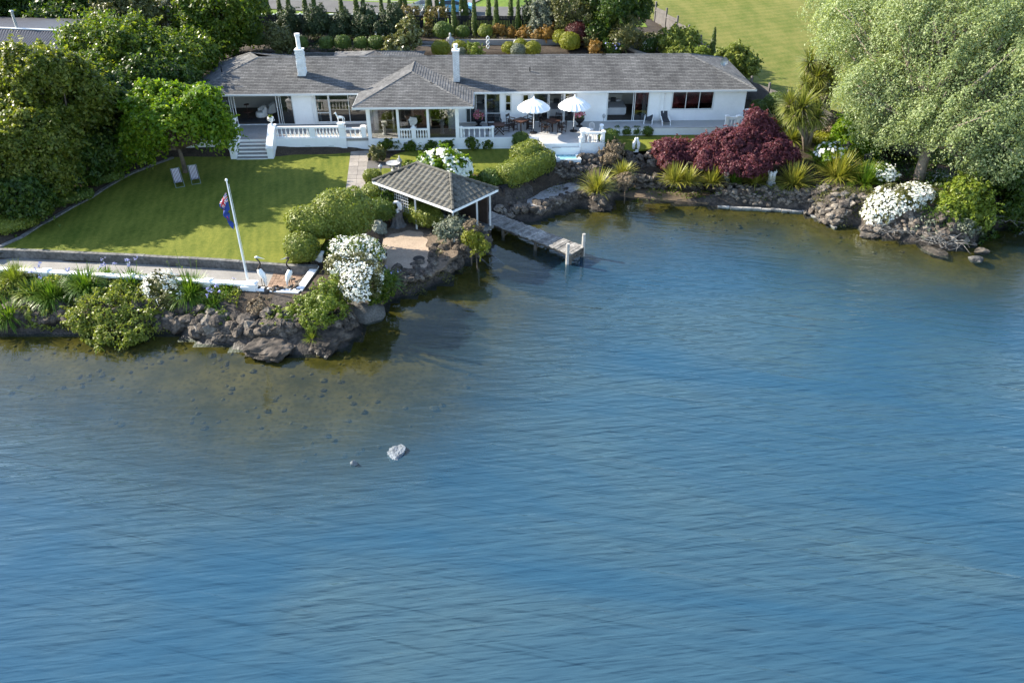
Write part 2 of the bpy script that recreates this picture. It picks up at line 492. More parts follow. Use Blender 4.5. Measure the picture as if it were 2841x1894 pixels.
SHORE = [(-700, 44, 0), (-60, 37.5, 0)] + GP([(-40, 925), (60, 922), (190, 925), (330, 935), (480, 925), (560, 945), (640, 955), (690, 968), (760, 980), (840, 978), (950, 965), (985, 930),
    (1000, 885), (1060, 855), (1100, 825), (1160, 808), (1240, 778), (1275, 742), (1330, 705), (1358, 688), (1348, 655), (1320, 632), (1345, 612), (1440, 612), (1490, 612), (1560, 585), (1620, 568), (1665, 588),
    (1692, 572), (1705, 552), (1770, 550), (1880, 562), (1990, 570), (2120, 577), (2225, 582), (2320, 628), (2370, 622), (2410, 650), (2480, 662), (2560, 676), (2640, 690), (2690, 676), (2740, 640), (2841, 612), (3000, 600)], 0) + [(60, 54, 0), (700, 60, 0)]
LAND = SHORE + [(700, 900, 0), (-700, 900, 0)]

LAWN_PX = [(-60, 712), (0, 682), (60, 655), (150, 602), (250, 547), (330, 497), (400, 466), (480, 436), (560, 434), (655, 430), (775, 428), (900, 424), (972, 420), (968, 470), (963, 515), (945, 570), (915, 640), (890, 690), (870, 718), (800, 730), (720, 727), (400, 707), (40, 692), (-60, 689)]
ZONES = [   # outline, ground height below it
    ([(-700, 62), (-27, 58), (-24, 50), (-30, 42), (-700, 42)], 1.95),
    ([(-27, 58), (22, 59), (22, 75), (-27, 75)], 2.2),
    (GP(LAWN_PX, 1.75), 1.62),
    (GP([(-200, 700), (300, 722), (720, 738), (890, 742), (830, 812), (690, 800), (560, 776), (-200, 738)], 1.25), 1.13),
    (GP([(950, 415), (1440, 395), (1440, 490), (1330, 490), (1290, 460), (1110, 480), (1000, 570), (930, 570)], 1.8), 1.66),
    (GP([(1690, 355), (2080, 355), (2060, 400), (1880, 415), (1700, 420)], 2.1), 1.98),
    (GP([(1035, 640), (1090, 612), (1125, 600), (1240, 640), (1300, 672), (1310, 735), (1250, 770), (1160, 790), (1090, 800), (1045, 760)], .85), .76),
    ([(-9.6, 49.6), (-3.7, 44.7), (-.2, 48.1), (-1.5, 50.2), (-6.6, 52.9)], .78),
    (GP([(1400, 575), (1500, 515), (1600, 492), (1670, 520), (1600, 565), (1480, 600)], .62), .55),
    (GP([(1690, 490), (2240, 500), (2250, 545), (2060, 540), (1980, 545), (1700, 560)], .5), .05),
    (GP([(1640, 470), (1900, 470), (2250, 490), (2260, 470), (1900, 430), (1700, 425), (1600, 470)], 1.2), 1.15),
]

def fine(a, b, s):
    return np.arange(a, b + s / 2, s)
GX = np.concatenate([np.linspace(-900, -70, 14)[:-1], fine(-70, 70, .5), np.linspace(70, 900, 14)[1:]])
GY = np.concatenate([np.linspace(-700, 4, 12)[:-1], fine(4, 112, .5), np.linspace(112, 1400, 16)[1:]])
XX, YY = np.meshgrid(GX, GY)

def smooth01(t):
    t = np.clip(t, 0, 1)
    return t * t * (3 - 2 * t)

land = in_poly(XX, YY, LAND)
sd = dist_line(XX, YY, SHORE)
sd = np.where(land, sd, -sd)
H = np.full(XX.shape, 1.6)
H = np.where(YY > 58, 1.9, H)
for poly, z in ZONES:
    H = np.where(in_poly(XX, YY, poly), z, H)
back = 2.55 + 2.3 * smooth01((YY - 75.55) / .3)
right = 2.2 + 2.6 * smooth01((YY - 64) / 38)
wx = smooth01((XX - 14) / 6)
H = np.where(YY > 73, back * (1 - wx) + right * wx, np.where((XX > 20.5) & (YY > 60), np.maximum(right, 1.9), H))
H = np.where((XX < -26) & (YY > 56), 1.95 + 2.9 * smooth01((YY - 60) / 25), H)
far = smooth01((np.hypot(XX, YY - 60) - 75) / 300)
H = H + far * 9 * (YY > 0)
for _ in range(2):
    Hp = np.pad(H, 1, mode='edge')
    H = (Hp[1:-1, 1:-1] * 4 + (Hp[:-2, 1:-1] + Hp[2:, 1:-1] + Hp[1:-1, :-2] + Hp[1:-1, 2:]) * 2) / 12
H = np.minimum(H, .12 + np.maximum(sd, 0) * np.where(XX < -3, .62, 1.1))
shelf = np.exp(-((XX + 10) / 13) ** 2 - ((YY - 32) / 12) ** 2)
depth = .06 + (-sd) * (.135 - .06 * shelf) + .006 * np.clip(-sd - 6, 0, 99) ** 2
depth = np.minimum(depth, 3.8)
rip = np.sin(XX * 1.3 + 2 * np.sin(YY * .7)) * np.sin(YY * 1.7 + XX * .4)
rg = np.array([noise.fractal(Vector((x * .9, y * .9, 3.3)), .9, 2.1, 4) if -3 < s < 4 else 0.0 for x, y, s in zip(XX.ravel(), YY.ravel(), sd.ravel())]).reshape(XX.shape)
H = np.where(land, H + rip * .015 + rg * .28 * np.clip(1.6 - np.abs(sd - 1.0), 0, 1) * (XX < 60), -depth + rip * .05 * np.clip(depth, 0, 1))

H = np.where(land & (sd < 3), np.maximum(H, .10), np.where(~land, np.minimum(H, -.10), H))

def ground_z(x, y):
    i = int(np.clip(np.searchsorted(GX, x) - 1, 0, len(GX) - 2)); j = int(np.clip(np.searchsorted(GY, y) - 1, 0, len(GY) - 2))
    tx = (x - GX[i]) / (GX[i + 1] - GX[i]); ty = (y - GY[j]) / (GY[j + 1] - GY[j])
    return float((H[j, i] * (1 - tx) + H[j, i + 1] * tx) * (1 - ty) + (H[j + 1, i] * (1 - tx) + H[j + 1, i + 1] * tx) * ty)

def grid_faces(mask_cell):
    ny, nx = XX.shape
    idx = np.arange(nx * ny).reshape(ny, nx)
    q = np.stack([idx[:-1, :-1], idx[:-1, 1:], idx[1:, 1:], idx[1:, :-1]], -1)
    return q[mask_cell]

def grid_obj(name, Z, cellmask, mat, attrs=None, smooth=True):
    q = grid_faces(cellmask)
    used, inv = np.unique(q, return_inverse=True)
    V = np.stack([XX.ravel(), YY.ravel(), Z.ravel()], -1)[used]
    at = {k: a.ravel()[used] for k, a in (attrs or {}).items()}
    o = link(name, npmesh(name, V, inv.reshape(q.shape), smooth, at), mat)
    o['kind'] = 'structure'
    return o

hc = np.minimum(np.minimum(H[:-1, :-1], H[1:, 1:]), np.minimum(H[1:, :-1], H[:-1, 1:]))
xc, yc = (XX[:-1, :-1] + XX[1:, 1:]) / 2, (YY[:-1, :-1] + YY[1:, 1:]) / 2
hx = np.maximum(np.maximum(H[:-1, :-1], H[1:, 1:]), np.maximum(H[1:, :-1], H[:-1, 1:]))
wet = hx < .0

# lake bed: brown sand with darker stones and weed
def bed_material():
    m, nt, bs, new, ln = nodes_of('lake_bed_stones')
    bs.inputs['Specular IOR Level'].default_value = 0
    bs.inputs['Roughness'].default_value = .95
    tc = new('ShaderNodeTexCoord')
    n1 = new('ShaderNodeTexNoise'); n1.inputs['Scale'].default_value = .45; n1.inputs['Detail'].default_value = 8; n1.inputs['Roughness'].default_value = .7
    ln(tc.outputs['Object'], n1.inputs[0])
    vo = new('ShaderNodeTexVoronoi'); vo.inputs['Scale'].default_value = 5.5; vo.inputs['Randomness'].default_value = 1
    n0 = new('ShaderNodeTexNoise'); n0.inputs['Scale'].default_value = 3; n0.inputs['Detail'].default_value = 4
    ln(tc.outputs['Object'], n0.inputs[0])
    mxv = new('ShaderNodeMix'); mxv.data_type = 'VECTOR'; mxv.inputs[0].default_value = .3
    ln(tc.outputs['Object'], mxv.inputs[4]); ln(n0.outputs['Color'], mxv.inputs[5]); ln(mxv.outputs[1], vo.inputs['Vector'])
    mr = new('ShaderNodeMapRange'); mr.inputs[1].default_value = -.2; mr.inputs[2].default_value = .55
    ln(vo.outputs['Distance'], mr.inputs[0])
    mx = new('ShaderNodeMix'); mx.data_type = 'RGBA'; mx.inputs[6].default_value = (.020, .017, .003, 1); mx.inputs[7].default_value = (.105, .078, .018, 1)
    ln(mr.outputs[0], mx.inputs[0])
    mr2 = new('ShaderNodeMapRange'); mr2.inputs[1].default_value = .35; mr2.inputs[2].default_value = .65
    ln(n1.outputs[0], mr2.inputs[0])
    mx2 = new('ShaderNodeMix'); mx2.data_type = 'RGBA'; mx2.inputs[6].default_value = (.040, .034, .005, 1)
    ln(mr2.outputs[0], mx2.inputs[0]); ln(mx.outputs[2], mx2.inputs[7]); ln(mx2.outputs[2], bs.inputs['Base Color'])
    return m
sdc = sd[:-1, :-1]
bank = (~wet) & (sdc < 2.0 + .8 * np.sin(xc * 1.9) + .5 * np.sin(xc * 4.3 + yc)) & (np.abs(xc) < 70) & (yc < 58)
grid_obj('ground', H, (~wet) & ~bank, soil)
grid_obj('shore', H, bank, rock_m, smooth=False)
grid_obj('lake_bed', H, wet, bed_material())

# water: clear over the bed near the shore, a blue-green body where it is deep with some sky reflection put into its colour, rippled by a light breeze
def water_material():
    m, nt, bs, new, ln = nodes_of('lake_water')
    nt.nodes.remove(bs)
    tc = new('ShaderNodeTexCoord')
    def nz(rot, sx, sy, scale, detail, dist=0.0, rough=.55):
        mq = new('ShaderNodeMapping'); mq.inputs['Rotation'].default_value = (0, 0, math.radians(rot))
        mp = new('ShaderNodeMapping'); mp.inputs['Scale'].default_value = (sx, sy, 1)
        ln(tc.outputs['Object'], mq.inputs[0])
        n = new('ShaderNodeTexNoise'); n.inputs['Scale'].default_value = scale; n.inputs['Detail'].default_value = detail; n.inputs['Distortion'].default_value = dist; n.inputs['Roughness'].default_value = rough
        ln(mq.outputs[0], mp.inputs[0]); ln(mp.outputs[0], n.inputs['Vector'])
        return n.outputs[0]
    a = nz(13, .10, 1.0, 1.9, 2.0, .25, .5)
    b = nz(-6, .12, 1.0, 3.4, 2.0, .25, .5)
    c = nz(4, .35, 1.2, 6.0, 3, .2, .55)
    w = nz(12, .05, .12, 1.0, 5, .6)
    def madd(x, k, y):
        q = new('ShaderNodeMath'); q.operation = 'MULTIPLY_ADD'; q.inputs[1].default_value = k
        ln(x, q.inputs[0])
        if y is None:
            q.inputs[2].default_value = 0
        else:
            ln(y, q.inputs[2])
        return q.outputs[0]
    h = madd(a, 1.0, madd(b, .5, madd(c, .09, None)))
    hs_ = madd(a, 1.0, madd(b, .5, None))
    bp = new('ShaderNodeBump'); bp.inputs['Strength'].default_value = 1.0
    ln(h, bp.inputs['Height'])
    amp = new('ShaderNodeMapRange'); amp.inputs[1].default_value = .35; amp.inputs[2].default_value = .65; amp.inputs[3].default_value = .085; amp.inputs[4].default_value = .18
    ln(w, amp.inputs[0])
    at = new('ShaderNodeAttribute'); at.attribute_name = 'depth'
    calm = new('ShaderNodeMapRange'); calm.inputs[1].default_value = .35; calm.inputs[2].default_value = 1.3; calm.inputs[3].default_value = .08; calm.inputs[4].default_value = 1.0
    ln(at.outputs['Fac'], calm.inputs[0])
    am = new('ShaderNodeMath'); am.operation = 'MULTIPLY'
    ln(amp.outputs[0], am.inputs[0]); ln(calm.outputs[0], am.inputs[1]); ln(am.outputs[0], bp.inputs['Distance'])
    # turbidity: what the eye sees of the bed falls off with depth
    k = new('ShaderNodeMath'); k.operation = 'MULTIPLY'; k.inputs[1].default_value = -.85
    d2_ = new('ShaderNodeMath'); d2_.operation = 'POWER'; d2_.inputs[1].default_value = 2.0; ln(at.outputs['Fac'], d2_.inputs[0]); ln(d2_.outputs[0], k.inputs[0])
    ex = new('ShaderNodeMath'); ex.operation = 'EXPONENT'; ln(k.outputs[0], ex.inputs[0])
    tu = new('ShaderNodeMath'); tu.operation = 'SUBTRACT'; tu.inputs[0].default_value = 1.0; ln(ex.outputs[0], tu.inputs[1]); tu.use_clamp = True
    body = new('ShaderNodeBsdfDiffuse')
    mc = new('ShaderNodeMix'); mc.data_type = 'RGBA'; mc.inputs[6].default_value = (.022, .068, .114, 1); mc.inputs[7].default_value = (.040, .082, .110, 1)
    wr = new('ShaderNodeMapRange'); wr.inputs[1].default_value = .4; wr.inputs[2].default_value = .6
    ln(w, wr.inputs[0]); ln(wr.outputs[0], mc.inputs[0]); ln(mc.outputs[2], body.inputs[0]); bp2 = new('ShaderNodeBump'); bp2.inputs['Strength'].default_value = 1.0; ln(hs_, bp2.inputs['Height'])
    a3 = new('ShaderNodeMath'); a3.operation = 'MULTIPLY'; a3.inputs[1].default_value = 2.0; ln(am.outputs[0], a3.inputs[0]); ln(a3.outputs[0], bp2.inputs['Distance'])
    ln(bp2.outputs[0], body.inputs['Normal'])
    tr = new('ShaderNodeBsdfTransparent'); tr.inputs[0].default_value = (.78, .84, .78, 1)
    m1 = new('ShaderNodeMixShader'); ln(tu.outputs[0], m1.inputs[0]); ln(tr.outputs[0], m1.inputs[1]); ln(body.outputs[0], m1.inputs[2])
    gl = new('ShaderNodeBsdfGlossy'); gl.inputs['Roughness'].default_value = .06; ln(bp.outputs[0], gl.inputs['Normal'])
    fr = new('ShaderNodeFresnel'); ge = new('ShaderNodeNewGeometry'); io = new('ShaderNodeMix'); io.data_type = 'FLOAT'; io.inputs[2].default_value = 1.38; io.inputs[3].default_value = 1 / 1.38
    ln(ge.outputs['Backfacing'], io.inputs[0]); ln(io.outputs[0], fr.inputs[0]); ln(bp.outputs[0], fr.inputs['Normal'])
    m2 = new('ShaderNodeMixShader'); ln(fr.outputs[0], m2.inputs[0]); ln(m1.outputs[0], m2.inputs[1]); ln(gl.outputs[0], m2.inputs[2])
    ln(m2.outputs[0], nt.nodes['Material Output'].inputs[0])
    return m
wz = np.zeros(XX.shape)
near_shore = (sd[:-1, :-1] < 2.5)
grid_obj('water', wz, near_shore, water_material(), {'depth': np.clip(-H, 0, 4)})

# ------------------------------------------------------------------ sheets laid on the ground
def sheet(name, poly, z, mat, thick=.14):
    o = MB().prism([(p[0], p[1]) for p in poly], z - thick, z).build(name, mat)
    o['kind'] = 'structure'
    return o

def rounded(pts, n=4):
    """round the corners of a closed outline (Chaikin)"""
    for _ in range(n):
        q = []
        for i in range(len(pts)):
            a, b = Vector(pts[i]), Vector(pts[(i + 1) % len(pts)])
            q += [a * .75 + b * .25, a * .25 + b * .75]
        pts = q
    return pts

sheet('lawn', GP(LAWN_PX, 1.75), 1.75, lawn_m)
sheet('lawn', rounded(GP([(1080, 434), (1135, 416), (1300, 410), (1432, 402), (1440, 440), (1410, 478), (1375, 490), (1335, 486), (1296, 470), (1255, 452), (1150, 462), (1085, 450)], 1.8), 2), 1.8, lawn_m)
sheet('lawn', rounded(GP([(1010, 480), (1050, 466), (1100, 468), (1105, 480), (1060, 500), (1018, 512)], 1.8), 2), 1.8, lawn_m)
sheet('lawn', GP([(1686, 376), (2075, 372), (2060, 392), (1990, 400), (1885, 406), (1785, 414), (1700, 418)], 2.1), 2.1, lawn_m)
sheet('driveway', GP([(-160, 704), (300, 722), (720, 738), (775, 740), (735, 806), (690, 800), (560, 776), (-160, 742)], 1.25), 1.25, concrete)
def ragged(pts, amt, seed):
    out = []
    for p in pts:
        v = Vector((p[0], p[1], 0)) * 1.3 + Vector((seed, 0, 0))
        out.append(Vector((p[0] + amt * noise.noise(v), p[1] + amt * noise.noise(v + Vector((9, 4, 2))), p[2])))
    return out
sheet('bare_earth', ragged(rounded(GP([(1022, 690), (1040, 655), (1100, 622), (1160, 615), (1230, 645), (1262, 672), (1268, 705), (1235, 745), (1190, 765), (1130, 772), (1070, 770), (1040, 740)], .84), 3), .35, 2), .845, M('bare_brown_earth', (.15, .115, .085), .95, .3, 1.2, .5, 12, fine=.3, fscale=7))
sheet('sand_patch', ragged(rounded(GP([(1026, 695), (1040, 672), (1100, 642), (1150, 635), (1185, 660), (1190, 700), (1202, 722), (1175, 745), (1130, 752), (1085, 752), (1052, 735)], .86), 3), .35, 5), .86, sand)
sheet('path', GP([(1020, 446), (1105, 452), (1150, 462), (1085, 470), (1045, 468), (1012, 480)], 1.76), 1.772, asphalt)
sheet('slipway', GP([(1415, 566), (1500, 520), (1590, 497), (1645, 500), (1612, 530), (1560, 553), (1480, 580)], .64), .64, M('slip_concrete', (.23, .20, .18), .9, .45, .5, .5, 12, tint=(.40, .38, .36), fine=.3, fscale=6))
sheet('beach', rounded(GP([(1702, 540), (1780, 520), (1900, 524), (1985, 535), (1990, 566), (1880, 558), (1770, 548)], .12), 1), .13, M('wet_sand', (.12, .088, .058), .9, .25, 1.5, .3, 20, fine=.2), .4)

# field on the right behind the house, verge and road behind the fence
fz = H + .06
fence_line = [(12, 96), (15.2, 89.5), (18.2, 80), (20.9, 70.4), (23.0, 66.6), (26.0, 62.0), (31, 57), (40, 55)]
fieldpoly = fence_line + [(400, 60), (700, 900), (-10, 900), (10, 110)]
grid_obj('field', fz, in_poly(xc, yc, fieldpoly), field_m)
grid_obj('verge', H + .04, in_poly(xc, yc, [(-700, 100), (-30, 96), (-30, 86.5), (14, 86.5), (11, 112), (-10, 900), (-700, 900)]), verge_m)
grid_obj('neighbour_lawn', H + .03, in_poly(xc, yc, [(-700, 60), (-60, 41), (-44, 42), (-38, 50), (-36, 62), (-34, 86.5), (-700, 100)]) & (sdc > 2.5), verge_m)
rz_ = lambda x, y: ground_z(x, y)
def strip(name, pts, w, mat, dz=.1):
    vs, fs = [], []
    for i, p in enumerate(pts):
        a, b = pts[max(i - 1, 0)], pts[min(i + 1, len(pts) - 1)]
        d = Vector((b[0] - a[0], b[1] - a[1], 0)).normalized(); n = Vector((-d.y, d.x, 0))
        for s in (-1, 1):
            q = Vector((p[0], p[1], 0)) + n * s * w / 2
            vs.append((q.x, q.y, max(ground_z(q.x, q.y), ground_z(p[0], p[1])) + dz))
    for i in range(len(pts) - 1):
        fs.append((2 * i, 2 * i + 2, 2 * i + 3, 2 * i + 1))
    o = MB().add(vs, fs).build(name, mat); o['kind'] = 'structure'
    return o
strip('road', [(-60, 101.5), (-40, 100), (-28, 98.5), (-16, 95.5), (-4, 93.2), (8, 92.6), (13, 92.4)], 6.2, asphalt, .12)
strip('kerb', [(-60, 105), (-40, 103.4), (-28, 101.9), (-16, 98.9), (-10, 97.9)], .3, concrete, .24)
strip('driveway', [(-9, 95.5), (-6, 103), (0, 112), (10, 125)], 6.5, M('chip_seal', (.15, .13, .12), .9, .2, .5, fine=.15), .135)

# ------------------------------------------------------------------ the house
W0 = Vector((-24.6, 62.3, 0)); AL = math.radians(1.8)
cA, sA = math.cos(AL), math.sin(AL)

def to_l(p):
    dx, dy = p[0] - W0.x, p[1] - W0.y
    return (dx * cA + dy * sA, -dx * sA + dy * cA, p[2])

def to_w(u, v, z):
    return Vector((W0.x + u * cA - v * sA, W0.y + u * sA + v * cA, z))

def LG(px, py, z):
    return to_l(G(px, py, z))

def LW(px, py, v=0.0):
    d = ray(px, py)
    t = (v + (-sA) * W0.x + cA * W0.y) / (-sA * d[0] + cA * d[1])
    p = to_l((d[0] * t, d[1] * t, CAM_Z + d[2] * t))
    return p[0], p[2]

FLOOR, WTOP, EAVE, RIDGE = 2.7, 5.14, 5.30, 6.85
UL, VD = 43.3, 8.5
house = thing('house', 'long white weatherboard house with grey shingled hip roofs beside the lake', 'house', W0, rz=AL)

def roof_face(mb, eA, eB, tA, tB, course=.21, th=.028):
    eA, eB, tA, tB = map(Vector, (eA, eB, tA, tB))
    ud = (eB - eA).normalized()
    n = ud.cross((tA - eA) if (tA - eA).length > .1 else (tB - eB)).normalized()
    if n.z < 0:
        n = -n
    sl = ((tA - eA) - ud * (tA - eA).dot(ud)).length
    k = max(1, round(sl / course))
    for i in range(k):
        t0, t1 = i / k, (i + 1) / k
        a, b, c, d = eA.lerp(tA, t0), eB.lerp(tB, t0), eB.lerp(tB, t1), eA.lerp(tA, t1)
        off = eA
        rc = [((p - off).dot(ud) + 60, q, 0) for p, q in ((a, i * course + .012), (b, i * course + .012), (c, (i + 1) * course), (d, (i + 1) * course))]
        mb.add([a + n * th, b + n * th, c + n * .004, d + n * .004], [(0, 1, 2, 3)], rc)
        rc2 = [(rc[0][0], i * course + .004, 0), (rc[1][0], i * course + .004, 0)] * 2
        mb.add([a - n * .01, b - n * .01, b + n * th, a + n * th], [(0, 1, 2, 3)], [rc2[0], rc2[1], rc2[1], rc2[0]])

def caps(parent, segs, mat, r=.075):
    mb = MB()
    for a, b in segs:
        a, b = Vector(a), Vector(b)
        L = (b - a).length; k = max(1, int(L / .34))
        for i in range(k):
            p, q = a.lerp(b, i / k), a.lerp(b, (i + 1) / k)
            d = (q - p).normalized(); sd_ = d.cross(Vector((0, 0, 1))).normalized(); up = sd_.cross(d)
            if up.z < 0: up = -up
            w = .13
            vs = [p + sd_ * w - up * .01, p + up * .075, p - sd_ * w - up * .01, q + sd_ * w - up * .02, q + up * .055, q - sd_ * w - up * .02]
            b0 = (i * .37 + a.x, 3.3, 0)
            mb.add(vs, [(0, 1, 4, 3), (1, 2, 5, 4), (0, 2, 1)], [b0] * 6)
    o = mb.build('ridge_cap', mat, parent)
    o['kind'] = 'stuff'
    return o

def soffit(mb, poly, z):
    mb.add([(p[0], p[1], z) for p in poly], [tuple(range(len(poly)))])

E0, E1, E2, E3 = (-.55, -.5, EAVE), (UL + .55, -.5, EAVE), (UL + .55, VD + .5, EAVE), (-.55, VD + .5, EAVE)
R0, R1, RA = (4.1, 4.25, RIDGE), (39.3, 4.25, RIDGE), (3.0, 6.1, 6.75)
mb = MB()
roof_face(mb, E0, E1, R0, R1)
roof_face(mb, E1, E2, R1, R1)
roof_face(mb, E2, E3, R1, R0)
roof_face(mb, E3, E0, RA, R0)
roof_face(mb, (8.5, 9.9, 5.3), (-.55, 9.9, 5.3), RA, RA)
roof_face(mb, (8.2, 4.4, 6.4), (8.5, 9.9, 5.3), RA, RA)
main_roof = mb.build('roof', shingle, house)
caps(main_roof, [(E0, R0), (E1, R1), (R0, R1), (E2, R1), (R0, RA), (E3, RA), (RA, (8.5, 9.9, 5.3))], shingle)
# rear wing: a low pyramid that shows above the ridge
ap = to_l(D(1040, 143, 70.6)); au, av, az = ap
mb = MB()
q = [(au - 4.0, av - 3.6, 5.42), (au + 4.0, av - 3.6, 5.42), (au + 4.0, av + 3.6, 5.42), (au - 4.0, av + 3.6, 5.42)]
for i in range(4):
    roof_face(mb, q[i], q[(i + 1) % 4], ap, ap)
wing_roof = mb.build('rear_roof', shingle, house)
caps(wing_roof, [(p, ap) for p in q], shingle)
# porch roof
RF = LG(1143, 200, 6.6); pu = RF[0]
PVE = LG(1145, 297, EAVE)[1]
uPL, uPR = LG(978, 298, EAVE)[0], LG(1313, 296, EAVE)[0]
pf, pb_ = (pu, RF[1], 6.6), (pu, 4.0, 6.6)
mb = MB()
roof_face(mb, (uPL, PVE, EAVE), (uPR, PVE, EAVE), pf, pf)
roof_face(mb, (uPL, 2.2, EAVE), (uPL, PVE, EAVE), pb_, pf)
roof_face(mb, (uPR, PVE, EAVE), (uPR, 2.2, EAVE), pf, pb_)
porch_roof = mb.build('porch_roof', shingle, house)
caps(porch_roof, [((uPL, PVE, EAVE), pf), ((uPR, PVE, EAVE), pf), (pf, pb_)], shingle)
# gutters, fascia and soffits
mb = MB()
mb.box(-.6, -.58, EAVE - .15, uPL, -.49, EAVE - .015)
mb.box(uPR, -.58, EAVE - .15, UL + .6, -.49, EAVE - .015)
mb.box(UL + .5, -.49, EAVE - .15, UL + .6, VD + .5, EAVE - .015)
mb.box(-.6, -.49, EAVE - .15, -.5, VD + .5, EAVE - .015)
mb.box(uPL - .05, PVE - .06, EAVE - .16, uPR + .05, PVE + .03, EAVE - .015)
mb.box(uPL - .05, PVE + .03, EAVE - .16, uPL + .04, -.3, EAVE - .015)
mb.box(uPR - .04, PVE + .03, EAVE - .16, uPR + .05, -.3, EAVE - .015)
mb.build('gutter', gutter, house)
mb = MB()
soffit(mb, [(-.5, -.48), (UL + .5, -.48), (UL + .5, 0.02), (-.5, 0.02)], EAVE - .12)
soffit(mb, [(UL, 0.02), (UL + .5, 0.02), (UL + .5, VD), (UL, VD)], EAVE - .12)
soffit(mb, [(uPL, PVE), (uPR, PVE), (uPR, -.48), (uPL, -.48)], EAVE - .13)
mb.build('soffit', white, house)

# openings of the front wall, read off the photograph: left, right (pixels at mid height), bottom and top in metres
def span(x0, x1, y, v=0.0):
    return LW(x0, y, v)[0], LW(x1, y, v)[0]
OPEN = {
    'lounge': (*span(609, 812, 300), 2.74, 4.98),
    'dining': (*span(879, 1023, 300), 2.86, 5.0),
    'porchgap': (*span(1034, 1262, 320), 2.74, 5.0),
    'guest': (*span(1294, 1386, 300), 2.74, 4.95),
    'slot': (*span(1404, 1416, 290), 3.62, 4.85),
    'door': (*span(1452, 1465, 290), 3.62, 4.88),
    'bed_a': (*span(1482, 1597, 300), 2.74, 4.95),
    'bed_b': (*span(1686, 1797, 295), 2.74, 4.98),
    'study': (*span(1866, 1977, 280), 3.62, 4.98),
}

def lap_wall(mb, u0, u1, z0, z1, holes, pos, course=.155):
    """weatherboards with openings; pos(u, out, z) -> point"""
    k = round((z1 - z0) / course); h = (z1 - z0) / k
    for i in range(k):
        a, b = z0 + i * h, z0 + (i + 1) * h; mid = (a + b) / 2
        cuts = sorted([(max(o[0], u0), min(o[1], u1)) for o in holes if o[2] < mid < o[3]])
        x = u0
        for c0, c1 in cuts + [(u1, u1)]:
            if c0 - x > .01:
                mb.add([pos(x, .026, a), pos(c0, .026, a), pos(c0, 0, b), pos(x, 0, b)], [(0, 1, 2, 3)])
                mb.add([pos(x, 0, a), pos(c0, 0, a), pos(c0, .026, a), pos(x, .026, a)], [(0, 1, 2, 3)])
            x = max(x, c1)

mb = MB()
lap_wall(mb, 0, UL, FLOOR - .1, WTOP + .02, list(OPEN.values()), lambda u, o, z: (u, -o, z))
wf = mb.build('front_wall', white, house); wf['kind'] = 'stuff'
mb = MB(); lap_wall(mb, 0, VD, FLOOR - .9, WTOP + .02, [], lambda u, o, z: (UL + o, u, z)); mb.build('end_wall', white, house)
mb = MB(); lap_wall(mb, 0, VD, FLOOR - .9, WTOP + .02, [], lambda u, o, z: (-o, VD - u, z)); mb.build('end_wall', white, house)
mb = MB(); mb.box(0, VD - .1, 1.8, UL, VD, WTOP + .02); mb.build('back_wall', white, house)
mb = MB(); mb.box(0, .12, FLOOR - .3, UL, VD - .1, FLOOR); mb.build('floor', carpet, house)
mb = MB(); mb.box(0.02, .0, WTOP - .04, UL - .02, VD - .1, WTOP + .01); mb.build('ceiling', interior, house)
mb = MB()
mb.box(.1, 4.4, FLOOR, UL - .1, 4.5, WTOP - .04)
for u in (OPEN['lounge'][1] + 1.0, OPEN['dining'][1] + .2, OPEN['guest'][0] - .5, OPEN['guest'][1] + .4, OPEN['bed_a'][0] - .4, OPEN['bed_a'][1] + .8, OPEN['bed_b'][0] - .7, OPEN['bed_b'][1] + 1.0):
    mb.box(u - .05, .15, FLOOR, u + .05, 4.4, WTOP - .04)
mb.build('inner_wall', interior, house)

def glazing(name, u0, u1, z0, z1, posts, panes, rails=(), v=0.0, fw=.07):
    """frame with posts at given fractions; panes are (from, to) fractions that hold glass"""
    fr = MB()
    L = u1 - u0
    fr.box(u0 - fw, v - .06, z1, u1 + fw, v + .08, z1 + fw + .03)
    fr.box(u0 - fw, v - .07, z0 - .05, u1 + fw, v + .08, z0)
    fr.box(u0 - fw, v - .055, z0, u0, v + .075, z1)
    fr.box(u1, v - .055, z0, u1 + fw, v + .075, z1)
    for f, w in posts:
        fr.box(u0 + f * L - w / 2, v - .04, z0, u0 + f * L + w / 2, v + .06, z1)
    for f0, f1, h in rails:
        fr.box(u0 + f0 * L, v - .03, z0 + h - .03, u0 + f1 * L, v + .05, z0 + h + .03)
    fo = fr.build(name, gutter, house)
    for f0, f1 in panes:
        MB().box(u0 + f0 * L, v + .015, z0, u0 + f1 * L, v + .022, z1).build('pane', glass, fo)
    return fo
o = OPEN['lounge']; glazing('sliding_door', *o, [(.15, .05), (.18, .04), (.215, .05), (.79, .06), (.825, .05), (.85, .03)], [(0, .16), (.83, 1)])
o = OPEN['dining']; glazing('window', *o, [(.245, .14), (.62, .05)], [(0, .22), (.27, .62), (.62, 1)], [(0, .22, .75)])
o = OPEN['guest']; glazing('sliding_door', *o, [(.12, .05), (.26, .04), (.3, .04), (.585, .16)], [(0, .3), (.62, 1)], [(.62, 1, .7)])
o = OPEN['slot']; glazing('window', *o, [], [(0, 1)], [(0, 1, .62)], fw=.1)
o = OPEN['door']; glazing('window', *o, [], [(0, 1)], [(0, 1, .62)], fw=.13)
o = OPEN['bed_a']; glazing('sliding_door', *o, [(.33, .05), (.36, .05), (.66, .05), (.72, .16)], [(0, .36), (.74, 1)])
o = OPEN['bed_b']; glazing('sliding_door', *o, [(.63, .05), (.67, .05)], [(.63, 1)])
o = OPEN['study']; st = glazing('window', *o, [(.333, .05), (.667, .05)], [(0, .333), (.333, .667), (.667, 1)], fw=.1)
